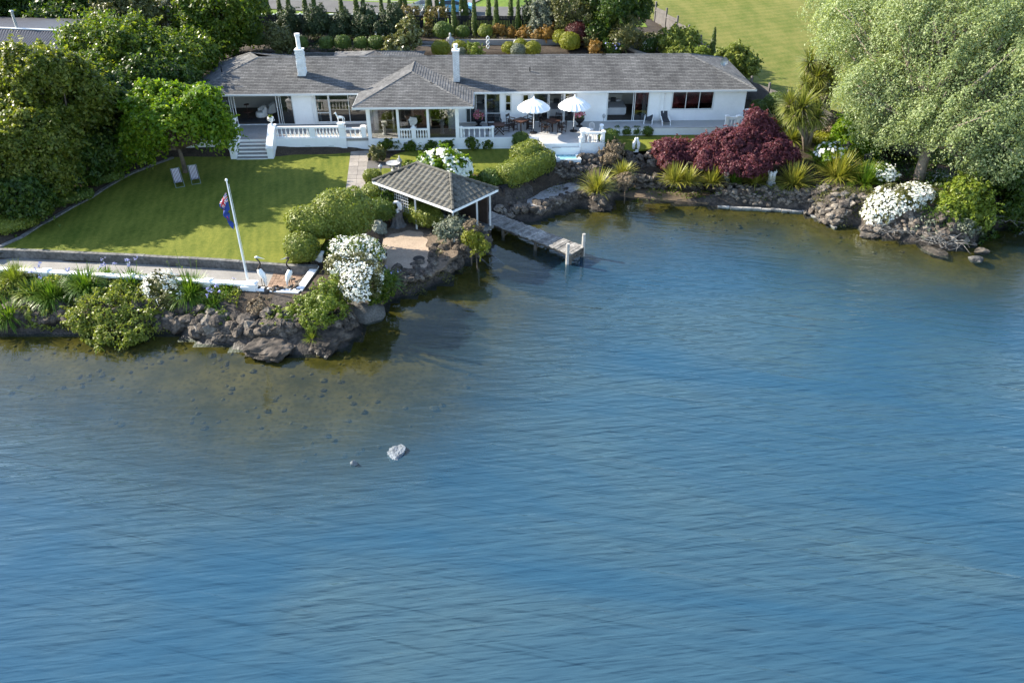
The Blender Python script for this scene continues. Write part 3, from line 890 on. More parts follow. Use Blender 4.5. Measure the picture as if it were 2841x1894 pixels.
MB().box(o[0], .12, o[3] - .32, o[1], .15, o[3]).build('roller_blind', M('roller_blind_fabric', (.42, .45, .42), .8, .05), st)
# curtains
def curtain(u0, u1, z0, z1, v=.25):
    mb = MB(); n = max(4, int((u1 - u0) / .06))
    for i in range(n):
        a, b = u0 + (u1 - u0) * i / n, u0 + (u1 - u0) * (i + 1) / n
        va, vb = v + .04 * (i % 2), v + .04 * ((i + 1) % 2)
        mb.add([(a, va, z0), (b, vb, z0), (b, vb, z1), (a, va, z1)], [(0, 1, 2, 3)])
    return mb.build('curtain', curtain_m, house)
o = OPEN['guest']; curtain(o[0] + .02, o[0] + .35, o[2], o[3]); curtain(o[1] - .4, o[1] - .02, o[2], o[3])
o = OPEN['bed_a']; curtain(o[0] + .02, o[0] + .38, o[2], o[3]); curtain(o[1] - .25, o[1] - .02, o[2], o[3])
o = OPEN['bed_b']; curtain(o[1] - .4, o[1] - .05, o[2], o[3])
o = OPEN['dining']; curtain(o[0] + .02, o[0] + .22, o[2], o[3])
# corner boards, downpipes
for u in (.06, OPEN['lounge'][1] + 1.55, OPEN['dining'][0] - .3, OPEN['bed_b'][1] + .95, UL - .06):
    MB().box(u - .05, -.05, FLOOR - .1, u + .05, .0, WTOP).build('cover_board', white, house)
for u in (OPEN['lounge'][1] + 1.75, OPEN['bed_a'][0] - .28, OPEN['bed_b'][1] + 1.3):
    MB().tube([(u, -.45, EAVE - .16), (u, -.1, EAVE - .45), (u, -.09, FLOOR + .02)], .035, 6).build('downpipe', white, house)

# chimneys stand on the front slope
SL = (RIDGE - EAVE) / (R0[1] + .5)
def on_roof(px, py):
    lo, hi = -.5, 4.25
    for _ in range(40):
        v = (lo + hi) / 2
        u, z = LW(px, py, v)
        if z > EAVE + (v + .5) * SL: lo = v
        else: hi = v
    return u, v, z

def chimney(px, py, w, dp, h, pot_r, pot_h, rough):
    u, v, z = on_roof(px, py)
    mb = MB()
    def face(a, b, n0):
        L = math.dist(a, b)
        if not rough:
            mb.add([(a[0], a[1], z - .6), (b[0], b[1], z - .6), (b[0], b[1], z + h), (a[0], a[1], z + h)], [(0, 1, 2, 3)],
                   [(n0, 0, 0), (n0 + L, 0, 0), (n0 + L, h + .6, 0), (n0, h + .6, 0)])
    P4 = [(u - w / 2, v), (u + w / 2, v), (u + w / 2, v + dp), (u - w / 2, v + dp)]
    for i in range(4):
        face(P4[i], P4[(i + 1) % 4], i * 1.3)
    if rough:                      # painted stone courses, each stone a little proud
        rnd = random.Random(4)
        k = 17; hh = (h + .6) / k
        for i in range(k):
            for a in range(4):
                p, q_ = Vector(P4[a]), Vector(P4[(a + 1) % 4])
                d = (q_ - p); n = Vector((d.y, -d.x)).normalized(); m = 3 if a % 2 == 0 else 2
                cuts = [0] + sorted(rnd.uniform(.2, .8) for _ in range(m - 1)) + [1]
                for j in range(m):
                    s0, s1 = p + d * (cuts[j] + .012), p + d * (cuts[j + 1] - .012)
                    o_ = rnd.uniform(.0, .05)
                    A, B = s0 + n * o_, s1 + n * o_
                    z0, z1 = z - .6 + i * hh + .01, z - .6 + (i + 1) * hh - .01
                    vs = [(s0.x, s0.y, z0), (s1.x, s1.y, z0), (s1.x, s1.y, z1), (s0.x, s0.y, z1), (A.x, A.y, z0 + .015), (B.x, B.y, z0 + .015), (B.x, B.y, z1 - .015), (A.x, A.y, z1 - .015)]
                    mb.add(vs, [(4, 5, 6, 7), (0, 1, 5, 4), (1, 2, 6, 5), (2, 3, 7, 6), (3, 0, 4, 7)], [(1, 1, 0)] * 8)
        mb.add([(p[0], p[1], zz) for zz in (z - .6, z + h) for p in P4], [(0, 1, 5, 4), (1, 2, 6, 5), (2, 3, 7, 6), (3, 0, 4, 7)], [(1, 1, 0)] * 8)
    b = len(mb.v)
    mb.box(u - w / 2 - .05, v - .05, z + h, u + w / 2 + .05, v + dp + .05, z + h + .1)
    mb.rc += [(.1, .05, 0)] * (len(mb.v) - len(mb.rc))
    ch = mb.build('chimney', white_worn if rough else shingle_b, house)
    MB().lathe([(pot_r * 1.15, 0), (pot_r, .12), (pot_r * .95, pot_h - .22), (pot_r * 1.25, pot_h - .2), (pot_r * 1.25, pot_h), (pot_r * .8, pot_h)], (u, v + dp / 2, z + h + .1), 12).build('flue', white_worn, ch)
    mb = MB(); mb.box(u - w / 2 - .06, v - .14, z - .05, u + w / 2 + .06, v - .01, z + .03); mb.build('flashing', black_m, ch)
chimney(838, 213, .58, .62, 1.95, .17, 1.15, True)
chimney(1267, 229, .50, .72, 2.30, .14, .42, False)
# roof vents
for px, py in ((1470, 199), (601, 210)):
    if px > 1000:
        u, v, z = on_roof(px, py)
    else:
        u, v, z = 1.2, 3.4, 6.02
    MB().tube([(u, v, z - .1), (u, v, z + .38)], .045, 8).build('vent_pipe', black_m, house)
# satellite dish on the right hip
u, v, z = 42.0, 3.3, 6.0
dz = MB()
prof = [(.02, 0), (.16, .02), (.28, .07), (.36, .13)]
vs, fs = [], []
for r, h_ in prof:
    for k in range(14):
        t = 2 * math.pi * k / 14
        vs.append((u + r * math.cos(t) * .85, v - .35 + h_ * -1 + .1, z + .55 + r * math.sin(t)))
for i in range(3):
    for k in range(14):
        fs.append((i * 14 + k, i * 14 + (k + 1) % 14, (i + 1) * 14 + (k + 1) % 14, (i + 1) * 14 + k))
dz.add(vs, fs)
ds = dz.build('satellite_dish', steel, house)
mb = MB(); mb.tube([(u, v, z - .5), (u, v - .1, z + .3), (u, v - .22, z + .55)], .03, 6); mb.tube([(u, v - .25, z + .2), (u + .1, v - .75, z + .45)], .02, 5); mb.box(u + .05, v - .85, z + .4, u + .18, v - .72, z + .5)
mb.build('mount_arm', steel, ds)

# porch: inner wall with doors, columns, beam, glass
VPF = LG(1150, 383, FLOOR)[1]
c0, c1 = LG(1028, 383, FLOOR)[0], LG(1270, 383, FLOOR)[0]
pv = VPF + 2.0
prs = {'a': (*span(1050, 1110, 330, pv), 2.74, 4.95), 'b': (*span(1113, 1190, 330, pv), 2.74, 4.95), 'c': (*span(1195, 1243, 330, pv), 2.74, 4.95)}
mb = MB(); lap_wall(mb, c0 + .15, c1 - .15, FLOOR, WTOP, list(prs.values()), lambda u, o, z: (u, pv - o, z)); mb.build('porch_wall', white, house)
MB().box(c0 + .1, pv, FLOOR, c0 + .2, 0, WTOP).build('porch_side_wall', white, house)
MB().box(c1 - .2, pv, FLOOR, c1 - .1, 0, WTOP).build('porch_side_wall', white, house)
glazing('sliding_door', *prs['a'], [(.68, .14)], [(0, .68), (.7, 1)], [(0, .68, .7)], pv)
glazing('sliding_door', *prs['b'], [(.42, .05), (.46, .05)], [(.42, 1)], [], pv)
glazing('sliding_door', *prs['c'], [(.7, .05)], [(0, .7), (.7, 1)], [(0, .7, .7)], pv)
cols = [c0, LG(1108, 383, FLOOR)[0], LG(1190, 383, FLOOR)[0], c1]
for i, u in enumerate(cols):
    w = .14 if i in (0, 3) else .09
    MB().box(u - w, VPF - .08, FLOOR - .02, u + w, VPF + .14, WTOP + .02).build('porch_column', white, house)
MB().box(c0 - .14, VPF - .1, WTOP + .02, c1 + .14, VPF + .16, WTOP + .14).build('porch_beam', white, house)
for a, b in zip(cols[:-1], cols[1:]):
    MB().box(a + .1, VPF + .05, FLOOR + .02, b - .1, VPF + .058, WTOP).build('porch_pane', glass, house)

# ------------------------------------------------------------------ terrace and deck
BAL_ME = None
def baluster_mesh(h):
    prof = [(.055, 0), (.055, .05), (.035, .07), (.05, .16), (.072, .27), (.06, .4), (.036, .56), (.034, .68), (.055, .72), (.055, .8)]
    mb = MB().lathe([(r, z / .8 * h) for r, z in prof], (0, 0, 0), 7)
    return mb.mesh('baluster', True)
BAL = {}
def balustrade(parent, a, b, z0, h, n, rail_w=.2, piers=(), foot=True, world=False, pier_mat=None):
    """rail, plinth and n balusters from a to b (xy in the parent's frame)"""
    a, b = Vector((a[0], a[1], 0)), Vector((b[0], b[1], 0))
    d = (b - a).normalized()
    hb = h - .12 - (.07 if foot else 0)
    key = round(hb, 2)
    if key not in BAL:
        BAL[key] = baluster_mesh(hb)
    MB().bar((a.x, a.y, z0 + h - .06), (b.x, b.y, z0 + h - .06), rail_w, .12).build('rail', white, parent)
    if foot:
        MB().bar((a.x, a.y, z0 + .037), (b.x, b.y, z0 + .037), .17, .07).build('plinth', white, parent)
    for i in range(n):
        p = a.lerp(b, (i + .5) / n)
        link('baluster', BAL[key], white, parent, (p.x, p.y, z0 + (.07 if foot else 0)))
    for f, w, hh in piers:
        p = a.lerp(b, f)
        ang = math.atan2(d.y, d.x)
        pm = MB().box(-w / 2, -w / 2, 0, w / 2, w / 2, hh - .1)
        pm.box(-w / 2 - .05, -w / 2 - .05, hh - .1, w / 2 + .05, w / 2 + .05, hh - .02)
        pm.box(-w / 2 + .03, -w / 2 + .03, hh - .02, w / 2 - .03, w / 2 - .03, hh + .03)
        link('pier', pm.mesh('pier'), white, parent, (p.x, p.y, z0), (0, 0, ang))

terrace = thing('terrace', 'raised pebbled terrace with white sides and steps down to the lawn', 'terrace', W0, rz=AL)
VT = LG(800, 386, FLOOR)[1]                     # front edge of the left terrace
uTa, uTb = -1.0, LG(1000, 386, FLOOR)[0] + .3
s0, s1 = LG(668, 402, 2.3)[0], LG(752, 402, 2.3)[0]   # stair between the cheek walls
MB().box(uTa, VT + .004, 2.5, c0 - .15, -.02, FLOOR - .004).build('terrace_floor', terrace_m, terrace)
mb = MB(); mb.box(uTa, VT - .06, 1.5, s0, VT, FLOOR + .06); mb.box(s1, VT - .06, 1.5, uTb - 1.4, VT, FLOOR + .06); mb.box(uTa - .06, VT - .06, 1.5, uTa, -.02, FLOOR + .06)
mb.build('retaining_side', white, terrace)
for k, u in enumerate((LG(857, 398, 2.2)[0], LG(922, 396, 2.2)[0])):
    MB().box(u - .2, VT - .075, 2.02, u + .2, VT - .061, 2.2).build('vent_grille', gutter, terrace)
NST = 5
for i in range(NST):
    zt = FLOOR - .005 - (i + 1) * .178
    y1, y0 = VT - i * .33, VT - (i + 1) * .33
    st = MB().box(s0, y0, 1.5, s1, y1, zt - .05).build('step', terrace_m, terrace)
    MB().box(s0, y0 - .02, zt - .05, s1, y1, zt).build('tread', terrace_m, st)
    MB().box(s0, y0 - .035, zt - .11, s1, y0 - .018, zt + .004).build('nosing', white, st)
MB().box(s0, VT - .02, FLOOR - .17, s1, VT - .003, FLOOR + .004).build('nosing', white, terrace)
for s in (s0 - .22, s1 + .22):
    cw = MB()
    yb, yt = VT - 1.55, VT + .45
    pr = [(yt, 1.5), (yt, 3.62), (yt - .38, 3.62), (yb + .1, 2.62), (yb + .1, 1.5)]
    vs = [(s - .2, y, z) for y, z in pr] + [(s + .2, y, z) for y, z in pr]
    n = len(pr)
    cw.add(vs, [tuple(range(n - 1, -1, -1)), tuple(range(n, 2 * n))] + [(i, (i + 1) % n, n + (i + 1) % n, n + i) for i in range(n)])
    w_ = cw.build('cheek_wall', white, terrace)
    cap = MB(); cap.box(s - .27, yt - .42, 3.62, s + .27, yt + .06, 3.72); cap.bar((s, yt - .4, 3.66), (s, yb + .05, 2.66), .52, .08)
    cap.box(s - .26, yb - .1, 2.5, s + .26, yb + .2, 2.6); cap.box(s - .21, yb - .06, 1.5, s + .21, yb + .12, 2.5)
    cap.build('coping', white, w_)
vB = VT + .12
bal_a = thing('balustrade', 'white balustrade on the terrace between the stair and the horse statue', 'balustrade', W0, 'terrace balustrades', AL)
ua, ub = s1 + .42, LG(948, 375, 3.0)[0]
mid_ = LG(868, 362, 3.2)[0]
balustrade(bal_a, (ua, vB), (mid_ - .2, vB), FLOOR + .06, .86, 8)
balustrade(bal_a, (mid_ + .2, vB), (ub, vB), FLOOR + .06, .86, 8, piers=[])
link('pier', MB().box(-.22, -.1, 0, .22, .1, .9).mesh('pier'), white, bal_a, (mid_, vB, FLOOR + .02))
bal_l = thing('balustrade', 'white balustrade half hidden behind the drooping tree left of the stair', 'balustrade', W0, 'terrace balustrades', AL)
balustrade(bal_l, (uTa + .1, vB), (s0 - .45, vB), FLOOR + .06, .86, 8)
# block of wall with a short balustrade beside the porch
blk = thing('balustrade', 'short white balustrade on a solid wall block left of the porch', 'balustrade', W0, 'terrace balustrades', AL)
b0, b1 = LG(950, 412, 1.85)[0], LG(1027, 411, 1.85)[0]
vb_ = LG(985, 413, 1.85)[1]
MB().box(b0, vb_, 1.5, b1 - .02, vb_ + .22, 2.74).build('wall_block', white, blk)
MB().box(b0, vb_ + .22, 1.5, b0 + .22, VT - .07, 2.74).build('wall_block', white, blk)
balustrade(blk, (b0 + .2, vb_ + .11), (b1 - .1, vb_ + .11), 2.742, .72, 5, piers=[(0.0, .36, .86), (.86, .36, .86)], foot=False)
balustrade(blk, (b0 + .11, vb_ + .45), (b0 + .11, VT + .2), 2.742, .9, 1, piers=[(1, .42, 1.1)], foot=False)

deck = thing('deck', 'pale grey painted timber deck along the lake side of the house', 'deck', W0, rz=AL)
uDl = c1 + .16
vD1 = VPF - .02
uA = LG(1468, 381, FLOOR)[0]; pB = LG(1497, 379, FLOOR); pC = LG(1508, 398, FLOOR); pD = LG(1606, 398, FLOOR); pE = LG(1612, 399, FLOOR); uR = LG(1677, 392, FLOOR)[0]
vDr = LG(1850, 354, FLOOR)[1]; uEnd = UL + .3
vF = LG(1645, 396, FLOOR)[1]
outline = [(c0 - .15, vD1), (uA, vD1), (pB[0], vD1 + .05), (pC[0], pC[1]), (pD[0], pC[1]), (pD[0] + .02, vF), (uR, vF), (uR, vDr), (uEnd, vDr), (uEnd, -.02), (c0 - .15, -.02)]
def deck_boards(parent, outline, z, mat, bw=.14, gap=.008, name='deck_boards'):
    mb = MB()
    vs_ = [p[1] for p in outline]
    v = min(vs_)
    while v < max(vs_) - .01:
        v1 = min(v + bw - gap, max(vs_)); m = (v + v1) / 2
        xs = []
        for i in range(len(outline)):
            (x0, y0), (x1, y1) = outline[i], outline[(i + 1) % len(outline)]
            if (y0 > m) != (y1 > m):
                xs.append(x0 + (m - y0) * (x1 - x0) / (y1 - y0))
        xs.sort()
        for a, b in zip(xs[::2], xs[1::2]):
            mb.box(a, v, z - .04, b, v1, z)
        v += bw
    o = mb.build(name, mat, parent)
    o['kind'] = 'stuff'
    return o
deck_boards(deck, outline, FLOOR, deck_m)
MB().prism(outline, FLOOR - .12, FLOOR - .06).build('deck_frame', blacktim, deck)
def skirt(parent, pts, z0, z1, name='skirting'):
    mb = MB()
    for a, b in zip(pts[:-1], pts[1:]):
        a, b = Vector((a[0], a[1])), Vector((b[0], b[1])); d = b - a; L = d.length; d = d / L; n = Vector((d.y, -d.x))
        lap_wall(mb, 0, L, z0, z1 - .16, [], lambda u, o, z: ((a + d * u + n * o).x, (a + d * u + n * o).y, z), .14)
        mb.bar((*(a + n * .02), z1 - .08), (*(b + n * .02), z1 - .08), .05, .15)
    return mb.build(name, white, parent)
skirt(deck, [(c0 - .15, vD1)] + outline[1:9], 1.5, FLOOR - .004)
# lower landing step
zl = 2.42
pl = [LG(1466, 390, zl), LG(1487, 421, zl), LG(1612, 421, zl)]
land_ = [(uA, vD1 - .06), (LG(1482, 407, zl)[0], LG(1482, 409, zl)[1]), (pD[0] + .1, LG(1608, 409, zl)[1]), (pD[0] + .1, pC[1] - .07), (pC[0] - .03, pC[1] - .07), (pB[0] - .05, vD1 - .06)]
landing = thing('deck_landing', 'lower white step landing of the deck above the hot tub', 'landing', W0, rz=AL)
deck_boards(landing, land_, zl, deck_m, name='deck_boards')
MB().prism(land_, zl - .12, zl - .06).build('deck_frame', blacktim, landing)
skirt(landing, [land_[0], land_[1], land_[2], land_[3]], 1.3, zl - .003)
# deck balustrades
br1 = thing('balustrade', 'short white balustrade on the deck edge right of the porch', 'balustrade', W0, 'deck balustrades', AL)
balustrade(br1, (uDl + .12, vD1 + .12), (LG(1367, 383, FLOOR)[0], vD1 + .12), FLOOR, .78, 6, .14, piers=[(0, .18, .82), (1, .18, .82)], foot=False)
br2 = thing('balustrade', 'white balustrade on the deck corner above the hot tub rocks', 'balustrade', W0, 'deck balustrades', AL)
balustrade(br2, (pE[0] + .1, vF + .13), (uR - .13, vF + .13), FLOOR, .78, 5, .15, piers=[(0, .2, .86), (1, .2, .86)], foot=False)
balustrade(br2, (uR - .13, vF + .2), (uR - .13, vF + 1.35), FLOOR, .78, 3, .15, piers=[(1, .2, .95)], foot=False)
balustrade(br2, (pE[0] + .1, vF + .1), (pE[0] - .05, LG(1608, 409, zl)[1] + .1), zl, .72, 3, .12, piers=[(1, .16, .8)], foot=False)
br3 = thing('balustrade', 'white balustrade at the far right end of the deck behind the red maple', 'balustrade', W0, 'deck balustrades', AL)
e0 = LG(2013, 350, FLOOR)[0]
balustrade(br3, (e0, vDr + .12), (uEnd - .12, vDr + .12), FLOOR, .78, 7, .15, piers=[(0, .22, .88), (.47, .22, .88), (1, .22, .88)], foot=False)
balustrade(br3, (uEnd - .12, vDr + .2), (uEnd - .12, -.3), FLOOR, .78, 3, .15, piers=[(1, .24, .95)], foot=False)
# porch balustrade
br4 = thing('balustrade', 'white balustrade between the middle columns of the porch', 'balustrade', W0, 'deck balustrades', AL)
balustrade(br4, (cols[1] + .1, VPF - .02), (cols[2] - .1, VPF - .02), FLOOR, .74, 10, .12, piers=[(.5, .34, .86)], foot=False)

# ------------------------------------------------------------------ furniture indoors and on the deck
def at_h(px, py, z):
    return G(px, py, z)

def bed(px_u, v, label, w=1.6, runner=True):
    p = to_w(px_u, v, FLOOR)
    t = thing('bed', label, 'bed', p, 'beds seen through the open doors', AL)
    MB().box(-w / 2, -1.0, .02, w / 2, 1.0, .35).build('bed_base', M('bed_valance' + str(len(USED)), (.60, .60, .62), .8, .05), t)
    mb = MB(); mb.box(-w / 2 - .06, -1.04, .12, w / 2 + .06, .75, .62); mb.build('bedspread', linen, t)
    mb = MB(); mb.box(-w / 2, .96, .0, w / 2, 1.06, 1.15); mb.build('headboard', interior, t)
    for s in (-1, 1):
        MB().lathe([(.1, 0), (.3, .03), (.36, .1), (.3, .17), (.1, .2)], (s * w / 4, .78, .6), 10, 1.0, .62).build('pillow', linen, t)
    MB().box(-.22, .52, .63, .22, .66, .95).build('cushion', cloth_dark, t)
o = OPEN['bed_b']; bed(o[0] + .9, 2.5, 'bed with pale linen and a dark cushion inside the right bedroom')
o = OPEN['bed_a']; bed(o[0] + 2.0, 2.3, 'white bed behind the open door between the two parasols')
o = OPEN['guest']; bed(o[0] + 1.5, 2.3, 'white bed inside the room just right of the porch')

def armchair(u, v, rz, label):
    t = thing('armchair', label, 'armchair', to_w(u, v, FLOOR), 'white armchairs in the lounge', rz)
    mb = MB(); mb.lathe([(.38, .05), (.42, .12), (.42, .38), (.36, .45)], (0, 0, 0), 12); mb.build('seat', canvas_white, t, True)
    mb = MB()
    for k in range(9):
        a = math.radians(20 + 160 * k / 8); r = .44
        mb.box(r * math.cos(a) - .08, r * math.sin(a) - .08, .1, r * math.cos(a) + .08, r * math.sin(a) + .08, .62 + .26 * math.sin(a))
    mb.build('backrest', canvas_white, t)
u0, u1, _, _ = OPEN['lounge']
armchair(u0 + 2.6, 1.9, math.radians(-60), 'white tub armchair nearer the open lounge door')
armchair(u0 + 3.1, 2.9, math.radians(-80), 'white tub armchair deeper inside the lounge')
t = thing('pedestal_table', 'dark pedestal table with a tiered top inside the lounge', 'table', to_w(u0 + 1.75, 1.3, FLOOR), rz=AL)
mb = MB(); mb.tube([(0, 0, .05), (0, 0, .62)], .035, 8)
for k in range(3):
    a = 2 * math.pi * k / 3; mb.tube([(0, 0, .2), (.2 * math.cos(a), .2 * math.sin(a), .1), (.32 * math.cos(a), .32 * math.sin(a), .02)], .025, 6)
mb.build('pedestal', furn_dark, t)
MB().lathe([(.36, .62), (.38, .65), (.36, .68)], (0, 0, 0), 14).build('tabletop', furn, t)
mb = MB(); mb.tube([(0, 0, .68), (0, 0, 1.2)], .025, 6); mb.lathe([(.2, 1.2), (.22, 1.23), (.2, 1.25)], (0, 0, 0), 12); mb.build('upper_tier', furn, t)
MB().box(OPEN['lounge'][0] + 1.0, .6, FLOOR + .002, OPEN['lounge'][1] - .9, 1.6, FLOOR + .02).build('rug', cloth_dark, house)
t = thing('cabinet', 'white cabinet standing inside behind the porch', 'cabinet', to_w((cols[1] + cols[2]) / 2 - .5, 1.0, FLOOR), rz=AL)
MB().box(-.9, -.25, .05, .9, .25, 1.0).build('carcass', interior, t); MB().box(-.95, -.28, 1.0, .95, .28, 1.06).build('top', interior, t)

def dir_chair(px, py, face, label):
    p = G(px, py, FLOOR)
    t = thing('patio_chair', label, 'chair', p, 'dark wooden chairs on the deck', math.radians(face))
    for sx in (-.25, .25):
        MB().box(sx - .022, -.24, 0, sx + .022, -.2, .62).build('leg', furn_dark, t)
        mb = MB(); mb.bar((sx, .2, 0), (sx, .3, .95), .04, .04); mb.build('leg', furn_dark, t)
        MB().box(sx - .035, -.27, .6, sx + .035, .28, .635).build('armrest', furn_dark, t)
        MB().box(sx - .018, -.2, .1, sx + .018, .21, .14).build('stretcher', furn_dark, t)
    mb = MB()
    for k in range(5):
        mb.box(-.24, -.23 + k * .095, .41, .24, -.15 + k * .095, .435)
    mb.build('seat', furn_dark, t)
    mb = MB()
    mb.bar((-.26, .278, .84), (.26, .278, .84), .02, .2); mb.build('backrest', cloth_dark, t)

def patio_table(px, py, rz, label, w=.95, cross=False):
    t = thing('patio_table', label, 'table', G(px, py, FLOOR), 'brown wooden tables on the deck', math.radians(rz))
    n = 7
    for k in range(n):
        MB().box(-w / 2, -w / 2 + k * w / n, .71, w / 2, -w / 2 + (k + 1) * w / n - .008, .74).build('slat', furn, t)
    MB().box(-w / 2 + .06, -w / 2 + .06, .62, w / 2 - .06, w / 2 - .06, .705).build('apron', furn_dark, t)
    for sx in (-1, 1):
        for sy in (-1, 1):
            mb = MB()
            if cross:
                mb.bar((sx * .36, sy * .36, 0), (-sx * .3, sy * .36, .68), .06, .06)
            else:
                mb.box(sx * .38 - .035, sy * .38 - .035, 0, sx * .38 + .035, sy * .38 + .035, .62)
            mb.build('leg', furn_dark, t)

patio_table(1385, 371, 2, 'small brown folding table behind the deck balustrade', .85, True)
dir_chair(1363, 361, 90, 'dark chair left of the small folding table')
dir_chair(1381, 353, 10, 'dark chair against the wall behind the small folding table')
dir_chair(1405, 364, -90, 'dark chair right of the small folding table')
patio_table(1445, 358, 45, 'brown square table left of the first parasol pole', .95)
dir_chair(1423, 361, 135, 'dark chair front left of the first parasol table')
dir_chair(1417, 350, 60, 'dark chair back left of the first parasol table')
dir_chair(1464, 347, -45, 'dark chair back right of the first parasol table')
dir_chair(1471, 359, -110, 'dark chair front right of the first parasol table')
patio_table(1532, 360, 45, 'brown square table between the two parasol poles', .95)
dir_chair(1507, 352, 60, 'dark chair back left of the table between the parasols')
dir_chair(1514, 367, 150, 'olive canvas chair front left of the table between the parasols')
dir_chair(1545, 348, -30, 'dark chair behind the table between the parasols')
dir_chair(1558, 368, -130, 'dark chair front right of the table between the parasols')

def parasol(px, py, label):
    p = G(px, py, FLOOR)
    t = thing('parasol', label, 'parasol', p, 'white parasols on the deck')
    MB().lathe([(.30, 0), (.30, .04), (.08, .08), (.04, .1), (.04, .35)], (0, 0, 0), 16).build('base', black_m, t)
    MB().tube([(0, 0, .3), (0, 0, 2.45)], .026, 10).build('pole', white, t)
    n = 20; R = 1.24
    vs, fs = [], []
    rings = [(0.04, 2.66), (.4, 2.53), (.8, 2.35), (R, 2.02), (R + .03, 1.93)]
    for r, z in rings:
        for k in range(2 * n):
            a = math.pi * k / n
            rr = r * (1.0 if k % 2 == 0 else .972); zz = z - (.0 if k % 2 == 0 else .035 * r)
            vs.append((rr * math.cos(a), rr * math.sin(a), zz))
    m = 2 * n
    for i in range(len(rings) - 1):
        for k in range(m):
            fs.append((i * m + k, i * m + (k + 1) % m, (i + 1) * m + (k + 1) % m, (i + 1) * m + k))
    cn = MB().add(vs, fs).build('canopy', canvas_white, t)
    mb = MB()
    for k in range(n):
        a = 2 * math.pi * k / n
        mb.tube([(.04 * math.cos(a), .04 * math.sin(a), 2.62), (R * math.cos(a), R * math.sin(a), 1.99)], .009, 4)
    rb = mb.build('ribs', white, cn); rb['kind'] = 'stuff'
    MB().lathe([(.03, 2.62), (.09, 2.66), (.1, 2.7), (.05, 2.75), (.06, 2.8), (.01, 2.86)], (0, 0, 0), 10).build('finial', white, t)
parasol(1480, 369, 'white pleated parasol nearer the porch')
parasol(1591, 364, 'white pleated parasol beside the pink flower urn on the right')

def sun_lounger(px, py, rz, label, dark=True):
    t = thing('sun_lounger', label, 'sun lounger', G(px, py, FLOOR), 'sun loungers against the house wall', math.radians(rz))
    prof = [(-.72, .30), (-.1, .34), (.12, .36), (.55, .95)]
    mb = MB()
    for a, b in zip(prof[:-1], prof[1:]):
        mb.add([(-.27, a[0], a[1]), (.27, a[0], a[1]), (.27, b[0], b[1]), (-.27, b[0], b[1]), (-.27, a[0], a[1] - .04), (.27, a[0], a[1] - .04), (.27, b[0], b[1] - .04), (-.27, b[0], b[1] - .04)],
               [(0, 1, 2, 3), (7, 6, 5, 4), (0, 4, 5, 1), (2, 6, 7, 3), (1, 5, 6, 2), (3, 7, 4, 0)])
    mb.build('sling', cloth_dark, t)
    for s in (-.31, .31):
        mb = MB(); mb.tube([(s, -.78, .28), (s, -.1, .33), (s, .12, .35), (s, .57, .96)], .035, 6); mb.build('side_rail', white, t)
        mb = MB(); mb.tube([(s * 1.05, -.8, .0), (s * 1.05, -.55, .3), (s * 1.05, -.1, .52), (s * 1.05, .25, .45), (s * 1.05, .42, .0)], .035, 6); mb.build('armrest', white, t)
sun_lounger(1800, 337, -14, 'charcoal sun lounger angled towards the bedroom door')
sun_lounger(1843, 340, 3, 'charcoal sun lounger facing straight out beside the study window')

# white iron table and chairs behind the corner balustrade
t = thing('garden_table', 'white iron garden table behind the deck corner balustrade', 'table', G(1622, 385, FLOOR))
MB().lathe([(.40, .7), (.42, .72), (.4, .74)], (0, 0, 0), 16).build('tabletop', white, t)
for k in range(3):
    a = 2 * math.pi * k / 3
    mb = MB(); mb.tube([(.1 * math.cos(a), .1 * math.sin(a), .7), (.08 * math.cos(a), .08 * math.sin(a), .35), (.3 * math.cos(a), .3 * math.sin(a), 0)], .02, 6); mb.build('leg', white, t)
for px, py, f, lb in ((1655, 382, -100, 'white iron chair right of the white garden table'), (1638, 374, -30, 'white iron chair behind the white garden table')):
    t = thing('garden_chair', lb, 'chair', G(px, py, FLOOR), 'white iron chairs on the deck corner', math.radians(f))
    MB().lathe([(.22, .42), (.23, .44), (.2, .46)], (0, 0, 0), 12).build('seat', white, t)
    for k in range(4):
        a = math.pi / 4 + math.pi / 2 * k
        mb = MB(); mb.tube([(.18 * math.cos(a), .18 * math.sin(a), .42), (.22 * math.cos(a), .22 * math.sin(a), 0)], .015, 5); mb.build('leg', white, t)
    mb = MB(); mb.tube([(-.2, .15, .45), (-.2, .22, .8), (0, .24, .92), (.2, .22, .8), (.2, .15, .45)], .018, 5)
    for x in (-.1, 0, .1):
        mb.tube([(x, .17, .45), (x, .23, .85)], .012, 4)
    mb.build('backrest', white, t)

# ------------------------------------------------------------------ garden walls, edging and paving
def poly_wall(name, label, cat, px_pts, ztop, zbot, w, mat, seglen=1.2, jitter=.012, seed=1):
    """a wall of blocks laid along a line; each block a part"""
    rnd = random.Random(seed)
    pts = [G(a, b, ztop) for a, b in px_pts]
    t = thing(name, label, cat, (pts[0].x, pts[0].y, zbot))
    for a, b in zip(pts[:-1], pts[1:]):
        L = (b - a).length; k = max(1, round(L / seglen))
        for i in range(k):
            p, q = a.lerp(b, i / k), a.lerp(b, (i + 1) / k)
            g = (q - p).normalized() * .008
            zt = ztop + rnd.uniform(-jitter, jitter)
            MB().bar((*(p + g).xy, (zt + zbot) / 2), (*(q - g).xy, (zt + zbot) / 2), w, zt - zbot).build('block', mat, t, wld=True)
    return t
poly_wall('retaining_wall', 'low mossy concrete block wall holding up the front of the lawn', 'wall', [(-60, 690), (40, 692), (120, 695), (400, 708), (600, 719), (730, 729), (800, 735), (880, 737)], 1.79, 1.15, .26, conc_dark)
